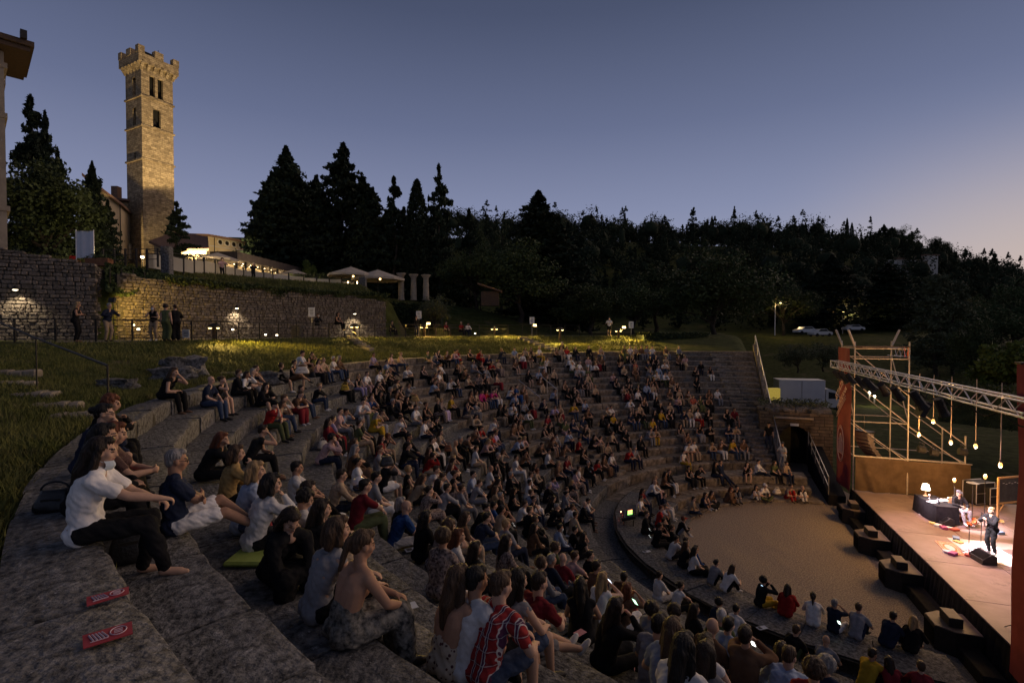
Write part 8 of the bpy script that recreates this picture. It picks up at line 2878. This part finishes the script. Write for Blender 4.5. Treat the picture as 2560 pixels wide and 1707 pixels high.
hero('dark-haired man in white shirt between bare back and plaid', 1193, 1452, 'Ws Kp ks', dict(lean=12, slouch=14, female=False), None, 2, 0)
hero('woman with long black hair and grey top right of the plaid shirt', 1296, 1452, 'gt Jh kl', dict(lean=10, slouch=14, L=(-.05, .44, .22), Rr=(.1, .44, .22)), None, 1, 0)
hero('bearded man in dark red tee with sneakers stretched out', 1350, 1458, 'Ms gh ds', dict(lean=18, slouch=14, L=(-.02, .5, .24), Rr=(.06, .5, .26), fl=(-.08, .78, -.24), fr=(.10, .84, -.24), curl=.9, female=False, toel=(0, .7, .7), toer=(.1, .7, .7)), None, 1, 0, '', .0105)
hero('broad man in pale grey tee seen from behind', 1650, 1563, 'gs Np ks', dict(lean=10, slouch=16, female=False, bulk=1.05), None, 1, 0, '', .0115)
hero('woman with brown hair leaning towards the grey tee', 1682, 1577, 'Ls Kp bl', dict(lean=12, slouch=14), None, 1, 8)
hero('woman in white top with long dark hair at the bottom edge', 1711, 1622, 'Ws Kp kl', dict(lean=8, slouch=14, L=(-.1, .4, .2), Rr=(.1, .4, .3)), None, 2, 0, '', .0105)
hero('man in pale blue shirt bowed at the bottom edge', 1973, 1642, 'Ll Np bs', dict(lean=26, slouch=20, hpitch=-18, female=False, bulk=1.05), None, 1, 0, '', .0115)
hero('curly brown head and maroon top at the bottom edge', 2037, 1676, 'Ml Kp bc', dict(lean=14, slouch=14), None, 1, 0, '')
# performers on the stage
hero('seated performer in flat cap and dark clothes on stage', 0, 0, 'Kl gp ko', dict(lean=-4, slouch=10, L=(-.12, .34, .26), Rr=(.10, .30, .32), fl=(-.13, .50, -.30), fr=(.12, .56, -.28), female=False, hpitch=2), None, 1, 0, 'w', .014,
  pt=Vector((cs.x, cs.y, ZS + .47)), th_=UR + R(100) + math.pi / 2, group='performers on stage')
hero('standing singer in dark shirt and trousers at the microphone', 0, 0, 'Kl Kp ys', dict(stand=True, lean=4, slouch=6, L=(-.06, .30, 1.28), Rr=(.08, .30, 1.26), el=(-1, -.3, -.8), er=(1, -.3, -.8), curl=1.1, female=False, hpitch=-4), None, 1, 0, '', .014,
  pt=Vector((STAND.x, STAND.y, ZS + .01)), th_=math.atan2(-N_.y, -N_.x) + R(25), group='performers on stage')
run_jobs()
for h_ in HEROES:
 key, spec, hm = h_['key'], h_['spec'], h_['hm']
 if h_['pt'] is None:
  b = place(h_['sx'], h_['sy'], hm, h_['face'], h_['row'])
  e, k, hip, th_, rt = b
  be = beta_of(hip)
  pt = arc_pt(rt, be, SEATS[k][1])
  pt = arc_pt(min(max(math.hypot(hip.x - CT.x, hip.y - CT.y), rt - .18), rt + .15), be, SEATS[k][1])
 else:
  pt, th_ = h_['pt'], h_['th']
 me = FIG[(key, 'body')]
 face_slots(me, hm)
 o = bpy.data.objects.new('person', me)
 COL.objects.link(o)
 o.location = pt + Vector((0, 0, .012)); o.rotation_euler = (0, 0, th_ - math.pi / 2); o.scale = (h_['scl'],) * 3
 omat(o, M_skin[h_['skin']])
 tag(o, h_['label'], h_['cat'], h_['group'] or G_AUD)
 h_['o'] = o
 shm = M_shoe[random.choice('WKK')]
 for part, nm, dm in (('top_' + h_['top'], 'shirt', h_['mats'].get('top', cloth_mat(spec[0]))), ('bot_' + spec[3], {'p': 'trousers', 'h': 'shorts', 'd': 'skirt'}[spec[3]], h_['mats'].get('bot', cloth_mat(spec[2]))), ('shoeL', 'shoe', shm), ('shoeR', 'shoe', shm)):
  if nm == 'shoe' and h_['bare']:
   continue
  m_ = FIG[(key, part)]
  if nm != 'shoe':
   wrinkle(m_, .009, 13, len(key) + h_['sx'] % 7)
   wrinkle(m_, .005, 31, h_['sy'] % 5)
  m_.materials.append(dm)
  link(nm, m_, o)
 if spec[5] != 'o':
  hr = link('hair', FIG[('n', 'hair_' + spec[5])], o)
  hr.matrix_local = hm
  omat(hr, hair_mat(spec[4]))
 if 'g' in h_['ex']:
  c = link('glasses', ME_GL, o); c.matrix_local = hm
 if 'w' in h_['ex']:
  c = link('cap', cap_mesh(mat('cap_grey', (.05, .05, .06), rough=.9)), o); c.matrix_local = hm
for m_ in [FIG[k] for k in FIG if k[0] == 'n']:
 if not m_.materials:
  m_.materials.append(hair_mat('d'))
bpy.data.collections.remove(_tmpcol)
# strap of the backless dress, mask under the chin, sandals
wt = HEROES[0]['o']
c = link('face_mask', ME_MASK, wt)
c.matrix_local = HEROES[0]['hm'] @ Matrix.Translation((0, -.01, -.055))
# ---------------------------------------------------------------- people standing by the railing and on the terrace
def stander(label, sx, sy, dep, code, ps, facing, zb=8.67, ex='', group='people by the path railing', lod='f'):
 spec, _, _ = parse(code + ' A')
 p = W(sx, sy, dep)
 key = lod + ps
 o = bpy.data.objects.new('person', FIG[(key, 'body')])
 COL.objects.link(o)
 hm = HEADM[ps]
 off = Matrix.Rotation(facing - math.pi / 2, 3, 'Z') @ hm.translation
 o.location = (p.x - off.x, p.y - off.y, zb)
 o.scale = (1.12,) * 3 if group == 'people by the path railing' else (1.03,) * 3
 o.rotation_euler = (0, 0, facing - math.pi / 2)
 tag(o, label, 'person', group)
 dress(o, key, hm, spec, lod, random.randrange(4), ex)
 return o
F0 = math.atan2(CT.y - 28, CT.x + 18)
stander('woman in black with fair curly hair at the left of the railing', 194, 750, 24.0, 'Kt Kp yl', 'T', F0 + .6)
stander('man in navy jacket before the large flood lamp', 273, 757, 25.2, 'Nl Tp gs', 'V', F0)
stander('masked fair-haired woman in black facing the group of three', 382, 765, 27.2, 'Kt Tp yl', 'T', F0 - 1.2, ex='m')
stander('curly-haired woman in the middle of the group of three', 415, 763, 26.6, 'Gt Gd dc', 'S', F0 + 1.8)
stander('masked woman in dark jacket on the right of the three', 438, 772, 26.9, 'Kl Kd bt', 'T', F0 + 2.6, ex='m')
stander('masked man in dark clothes beside the notice pole', 795, 785, 39.8, 'Kl Kp ks', 'T', F0 - .3, ex='m')
stander('man in dark jacket standing under a notice by the floodlight', 1041, 797, 47.6, 'Kl Np ds', 'S', F0 - .8)
stander('standing man in white tee near the right end of the path', 1523, 807, 51.8, 'Ws Kh ks', 'T', -1.9)
stander('man in dark tee climbing beside the sloping end wall', 1922, 1092, 31.6, 'Ks Np ks', 'S', -2.4, zb=1.05 + .375 * 2, ex='c', group='people by the end wall')
stander('man in white tee standing at the end of the benches', 1956, 1143, 30.0, 'Ws gp ks', 'T', -2.7, zb=.92, group='people by the end wall')
stander('person in pink leaning on the terrace parapet', 556, 640, 44.4, 'Pl Kp dc', 'V', -.6, zb=13.75, group='people on the terrace')
stander('grey-haired man in black leaning on the terrace parapet', 634, 652, 49.0, 'Kl Kp gs', 'V', -.6, zb=13.95, group='people on the terrace')
def sitter(label, sx, sy, dep, code, ps, facing, zb, ex=''):
 return stander(label, sx, sy, dep, code, ps, facing, zb, ex)
sitter('dark-haired woman sitting on the low stone block wall', 845, 793, 39.6, 'Kt Kp db', 'A', F0, 9.66)
sitter('person in dark clothes seated behind the railing table', 980, 795, 46.2, 'Kl Kp ks', 'A', F0 - .2, 9.12)
sitter('person in red seated on the path, left of the pair', 1115, 816, 49.6, 'Ms Kp ds', 'A', F0 - .4, 9.1)
sitter('person in red cap-like hair seated on the path beside white jacket', 1153, 814, 50.2, 'Rs Kp gs', 'A', F0 - .5, 9.1)
sitter('person in white jacket seated on the path, right of the pair', 1170, 817, 50.3, 'Wl Np ks', 'B', F0 - .5, 9.1)
for q, (sx, sy, dep, lb) in enumerate(((980, 840, 46.2, 'under the dark-clothed sitter'), (1115, 840, 49.6, 'under the left red sitter'), (1153, 840, 50.2, 'under the right red sitter'), (1170, 842, 50.3, 'under the white-jacketed sitter'))):
 p = W(sx, sy, dep)
 root = thing('folding_chair', 'dark folding chair ' + lb, 'chair', (p.x, p.y, 8.67), F0 - math.pi / 2, 'chairs on the path')
 MB().box((0, .08, .42), (.42, .42, .04)).build('seat', M_iron, root)
 MB().box((0, -.15, .7), (.42, .03, .3)).build('backrest', M_iron, root)
 for x in (-.18, .18):
  for y in (-.12, .26):
   MB().tube((x, y, 0), (x, y, .42), .015, n=5).build('leg', M_iron, root)
# ================================================================ small things among the audience
def at_row(sx, sy, k):
 p = onz(sx, sy, SEATS[k][1])
 return p
def bag(name, label, p, s, m, rz=0.0, strap=True):
 root = thing(name, label, 'bag', p, rz)
 bm = MB()
 V = []
 nz_, nu = 6, 12
 for b in range(nz_ + 1):
  t = b / nz_
  w_ = 1 - .28 * t ** 2 + .06 * math.sin(t * 6)
  for a in range(nu):
   an = 2 * math.pi * a / nu
   cx = abs(math.cos(an)) ** .5 * (1 if math.cos(an) > 0 else -1)
   cy = abs(math.sin(an)) ** .5 * (1 if math.sin(an) > 0 else -1)
   V.append((cx * s[0] / 2 * w_, cy * s[1] / 2 * (w_ - .25 * t), t * s[2]))
 F = [(b * nu + a, b * nu + (a + 1) % nu, (b + 1) * nu + (a + 1) % nu, (b + 1) * nu + a) for b in range(nz_) for a in range(nu)]
 F += [tuple(reversed(range(nu))), tuple(nz_ * nu + a for a in range(nu))]
 bm.add(V, F).build('body', m, root, smooth=True)
 if strap:
  pts = [(s[0] * .38 * math.cos(t), 0, s[2] * .95 + s[2] * .45 * math.sin(t)) for t in np.linspace(0, math.pi, 9)]
  MB().path(pts, .011, 5).build('strap', m, root)
 MB().box((0, -s[1] * .36, s[2] * .55), (s[0] * .5, .012, .03)).build('clasp', M_iron, root)
 return root
def lap_of(q, y=.30, z=.16):
 o = HEROES[q]['o']
 return o.location + Matrix.Rotation(o.rotation_euler.z, 3, 'Z') @ Vector((-.05, y, z))
M_leather = mat('black_leather', (.010, .010, .011), (.02, .02, .022), rough=.4, scale=8, bump=.3, spec=.4)
M_rleather = mat('red_bag_cloth', (.42, .015, .03), (.5, .03, .05), rough=.45, scale=8, bump=.4, bscale=16)
M_cream = mat('cream_bag_cloth', (.5, .46, .40), (.58, .54, .47), rough=.9, scale=6)
bag('shoulder_bag', 'black leather bag standing below the woman in white tee', at_row(322, 1402, 1), (.30, .16, .34), M_leather, .6)
bag('shoulder_bag', 'dark soft bag lying behind the woman in black hair', at_row(140, 1272, 0) + Vector((0, 0, .0)), (.34, .22, .2), M_leather, .2)
bag('hand_bag', 'black hand bag under the hands of the bending woman', at_row(700, 1490, 3), (.42, .26, .16), M_leather, .4)
bag('hand_bag', 'red glossy bag beside the white-bloused woman', at_row(655, 1350, 2), (.26, .16, .30), M_rleather, .6)
bag('shoulder_bag', 'red bag in the lap of the dotted dress', lap_of(2), (.2, .12, .14), M_rleather, .4, False)
bag('backpack', 'black backpack below the denim shorts at the bottom', at_row(1455, 1690, 7), (.40, .30, .26), M_leather, 1.0)
bag('shoulder_bag', 'slumped black bag left of the small pink sticker', at_row(1362, 1655, 7), (.32, .2, .18), M_leather, .8)
bag('hand_bag', 'black handbag behind the red-sweatered woman', W(967, 1160, 9.4) if False else at_row(967, 1163, 4), (.34, .2, .22), M_leather, .5)
bag('tote_bag', 'cream tote bag beside the sitters at the top row', onz(755, 933, 7.4), (.55, .3, .28), M_cream, .4)
bag('tote_bag', 'yellow tote bag beside the two women in sleeveless tops', onz(862, 975, 6.65), (.34, .2, .24), mat('yellow_bag', (.30, .20, .02), (.4, .27, .04), rough=.8, scale=6), .4)
bag('hand_bag', 'brown handbag near the pale-trousered sitter', onz(1120, 1127, 4.4), (.3, .18, .24), mat('brown_bag', (.16, .05, .02), (.22, .08, .03), rough=.6, scale=6), .2)
bag('tote_bag', 'tan shopping bag lying on the step amid the crowd', onz(1037, 1002, 5.9), (.4, .25, .22), mat('tan_bag', (.26, .17, .06), (.34, .23, .09), rough=.8, scale=6), .3)
bag('tote_bag', 'white cloth bag on the lower bench beside red trousers', onz(1942, 1232, .5), (.4, .3, .22), M_cream, .3)
bag('backpack', 'black backpack at the feet of the white-capped sitter', onz(1915, 1248, .1), (.4, .3, .35), M_leather, .3)
p = at_row(898, 1222, 4)
root = thing('helmet', 'white and navy helmet lying on the seat row', 'helmet', p)
MB().ell((0, 0, .13), (.14, .16, .13), 14, 9).build('shell', mat('helmet_white', (.5, .5, .52), rough=.3, spec=.6), root, smooth=True)
MB().ell((.02, -.06, .09), (.13, .13, .07), 12, 8).build('visor', mat('helmet_navy', (.02, .025, .05), rough=.2, spec=.7), root, smooth=True)
p = at_row(625, 1400, 2)
root = thing('seat_cushion', 'lime green cushion under the white-bloused woman', 'cushion', p)
MB().bbox((0, 0, .03), (.42, .38, .06), .025).build('pad', mat('lime_cloth', (.20, .26, .05), (.26, .33, .08), rough=.9, scale=8), root)
# red seat markers with white print
M_mark = mat('marker_red', (.30, .03, .035), (.36, .045, .05), rough=.6, scale=9)
M_mprint = mat('marker_print', (.50, .34, .38), (.56, .42, .45), rough=.7, scale=30)
for cor_, lb in (([(216, 1494), (322, 1467), (322, 1484), (217, 1516)], 'upper red seat marker strip with white print'), ([(206, 1590), (330, 1554), (332, 1584), (208, 1622)], 'lower red seat marker strip with white print')):
 q = [onz(x, y, 7.425) for x, y in cor_]
 root = thing('seat_marker', lb, 'marker', group='red strips on the seat row')
 MB().add(q + [p + Vector((0, 0, .006)) for p in q], [(3, 2, 1, 0), (4, 5, 6, 7), (0, 1, 5, 4), (1, 2, 6, 5), (2, 3, 7, 6), (3, 0, 4, 7)]).build('strip', M_mark, root)
 def Q(s, t):
  a = q[0].lerp(q[1], s); b = q[3].lerp(q[2], s)
  return a.lerp(b, t) + Vector((0, 0, .010))
 pts = [Q(.71 + .17 * math.cos(t), .48 + .30 * math.sin(t)) for t in np.linspace(0, 2 * math.pi, 25)]
 MB().path(pts, .0035, 4).build('print_oval', M_mprint, root)
 for tt in (.36, .48, .60):
  MB().path([Q(.62, tt), Q(.80, tt)], .003, 4).build('print_line', M_mprint, root)
 for k in range(5):
  MB().path([Q(.12 + .065 * k, .22), Q(.20 + .075 * k, .74)], .005, 4).build('print_bar', M_mprint, root)
 MB().path([Q(.14, .80), Q(.50, .80)], .003, 4).build('print_line', M_mprint, root)
M_pinkst = mat('pink_sticker', (.42, .16, .17), (.5, .24, .24), rough=.7, scale=40)
for sx, sy, k, lb in ((851, 1573, 3, 'small pink sticker on the step right of the bending woman'), (928, 1652, 4, 'small pink sticker at the bottom centre step'), (1403, 1648, 7, 'small pink sticker beside the slumped black bag'), (1450, 1584, 6, 'small pink sticker under the outstretched sneakers')):
 p = at_row(sx, sy, k) + Vector((0, 0, .02))
 o = MB().bbox((0, 0, 0), (.16, .11, .006), .002).build('seat_sticker', M_pinkst, loc=p, rz=.7)
 tag(o, lb, 'sticker', 'pink stickers on the steps')
M_paper = mat('leaflet_paper', (.5, .52, .56), (.58, .6, .63), rough=.8, scale=3)
for sx, sy, k, lb, rz in ((1033, 1376, 4, 'white leaflet with dark picture beside the blue tee man', .5), (1011, 1524, 5, 'white leaflet lying right of the feather-print skirt', .5), (1557, 1672, 9, 'pink booklet near the bottom edge', .4), (1587, 1676, 9, 'patterned blue cloth beside the pink booklet', .2), (1617, 1380, 17, 'white sheet on the walkway edge', .4), (1905, 1571, 18, 'white card beside the grey-shirted man', .3)):
 p = at_row(sx, sy, min(k, 19))
 best = min(range(len(SEATS)), key=lambda kk: abs(math.hypot(onz(sx, sy, SEATS[kk][1]).x - CT.x, onz(sx, sy, SEATS[kk][1]).y - CT.y) - SEATS[kk][0] - .4))
 p = onz(sx, sy, SEATS[best][1]) + Vector((0, 0, .03))
 root = thing('leaflet', lb, 'leaflet', p, rz, 'leaflets on the steps')
 MB().bbox((0, 0, 0), (.30, .15, .008), .002).build('sheet', M_pinkst if 'pink' in lb else (mat('blue_pattern', (.2, .25, .4), (.45, .47, .5), rough=.8, scale=30) if 'blue' in lb else M_paper), root)
 MB().box((-.07, 0, .007), (.1, .1, .003)).build('picture', M_ink if 'pink' not in lb else M_pinkst, root)
# lit phones
for q, (sx, sy, zz_, lb, c) in enumerate(((1588, 1503, .55, 'green-lit phone held up by the auburn-haired woman', (.5, 1, .6)), (1526, 1453, .55, 'bright phone held by the fair-haired woman in white', (.8, .85, 1)), (1883, 1607, .5, 'phone showing a bright picture near the brown top', (1, .95, .85)),
           (2098, 1555, .5, 'pale green phone in the hands of the grey-haired man', (.7, 1, .85)), (1624, 1322, .45, 'upper of two white-lit phones above the white shirt', (.9, 1, .95)), (1625, 1340, .45, 'lower of two white-lit phones above the white shirt', (.9, 1, .95)),
           (1907, 1466, .6, 'blue-lit phone raised at the gravel edge', (.5, .75, 1)), (1285, 1311, .4, 'phone lit beside the tan-topped woman', (1, .95, .9)), (1093, 1240, .5, 'warm-lit phone in the hands of the flowered dress', (1, .55, .4)))):
 best = min(range(len(SEATS)), key=lambda kk: abs(math.hypot(onz(sx, sy, SEATS[kk][1] + zz_).x - CT.x, onz(sx, sy, SEATS[kk][1] + zz_).y - CT.y) - SEATS[kk][0] + .05))
 p = onz(sx, sy, SEATS[best][1] + zz_)
 fx = math.atan2(STAGE_AIM.y - p.y, STAGE_AIM.x - p.x)
 root = thing('phone', lb, 'phone', p, fx - math.pi / 2, 'lit phones in the audience')
 MR = Matrix.Rotation(R(35), 3, 'X')
 MB().bbox((0, 0, 0), (.075, .009, .15), .003, 0, MR).build('case', M_blackbox, root)
 MB().box(MR @ Vector((0, -.006, 0)), (.066, .002, .135), 0, MR).build('screen', glow('phone_%d' % q, c, 2.2), root)
# sound desk on the walkway
p = onz(1572, 1290, 1.15)
th_ = math.atan2(STAGE_AIM.y - p.y, STAGE_AIM.x - p.x)
root = thing('mixing_desk', 'mixing desk with lit meters on the walkway', 'mixing desk', (p.x, p.y, .47), th_ - math.pi / 2)
MT = Matrix.Rotation(R(16), 3, 'X')
MB().bbox((0, 0, .74), (1.0, .62, .12), .02, 0, MT).build('console', M_blackbox, root)
MB().bbox((0, .38, .98), (.8, .05, .34), .01, 0, Matrix.Rotation(R(-14), 3, 'X')).build('screen_frame', M_subtop, root)
MB().box((0, .352, .98), (.7, .005, .27), 0, Matrix.Rotation(R(-14), 3, 'X')).build('screen', mat('desk_screen', (.25, .25, .27), rough=.3), root)
for k in range(6):
 MB().box((-.35 + .1 * k, .05, .815 + .014), (.05, .2, .012), 0, MT).build('meter', glow('meter_green' if k % 3 else 'meter_red', (.3, 1, .15) if k % 3 else (1, .2, .1), 2.2), root)
for k in range(16):
 MB().box((-.44 + .058 * k, -.16, .77), (.016, .03, .02)).build('fader', M_steel, root)
for x in (-.42, .42):
 for y in (-.2, .2):
  MB().tube((x, y, 0), (x, y, .68), .025, n=6).build('leg', M_iron, root)
MB().ell((-.3, -.34, .75), (.02, .02, .02), 6, 5).build('red_led', glow('led_red', (1, .15, .08), 30), root)
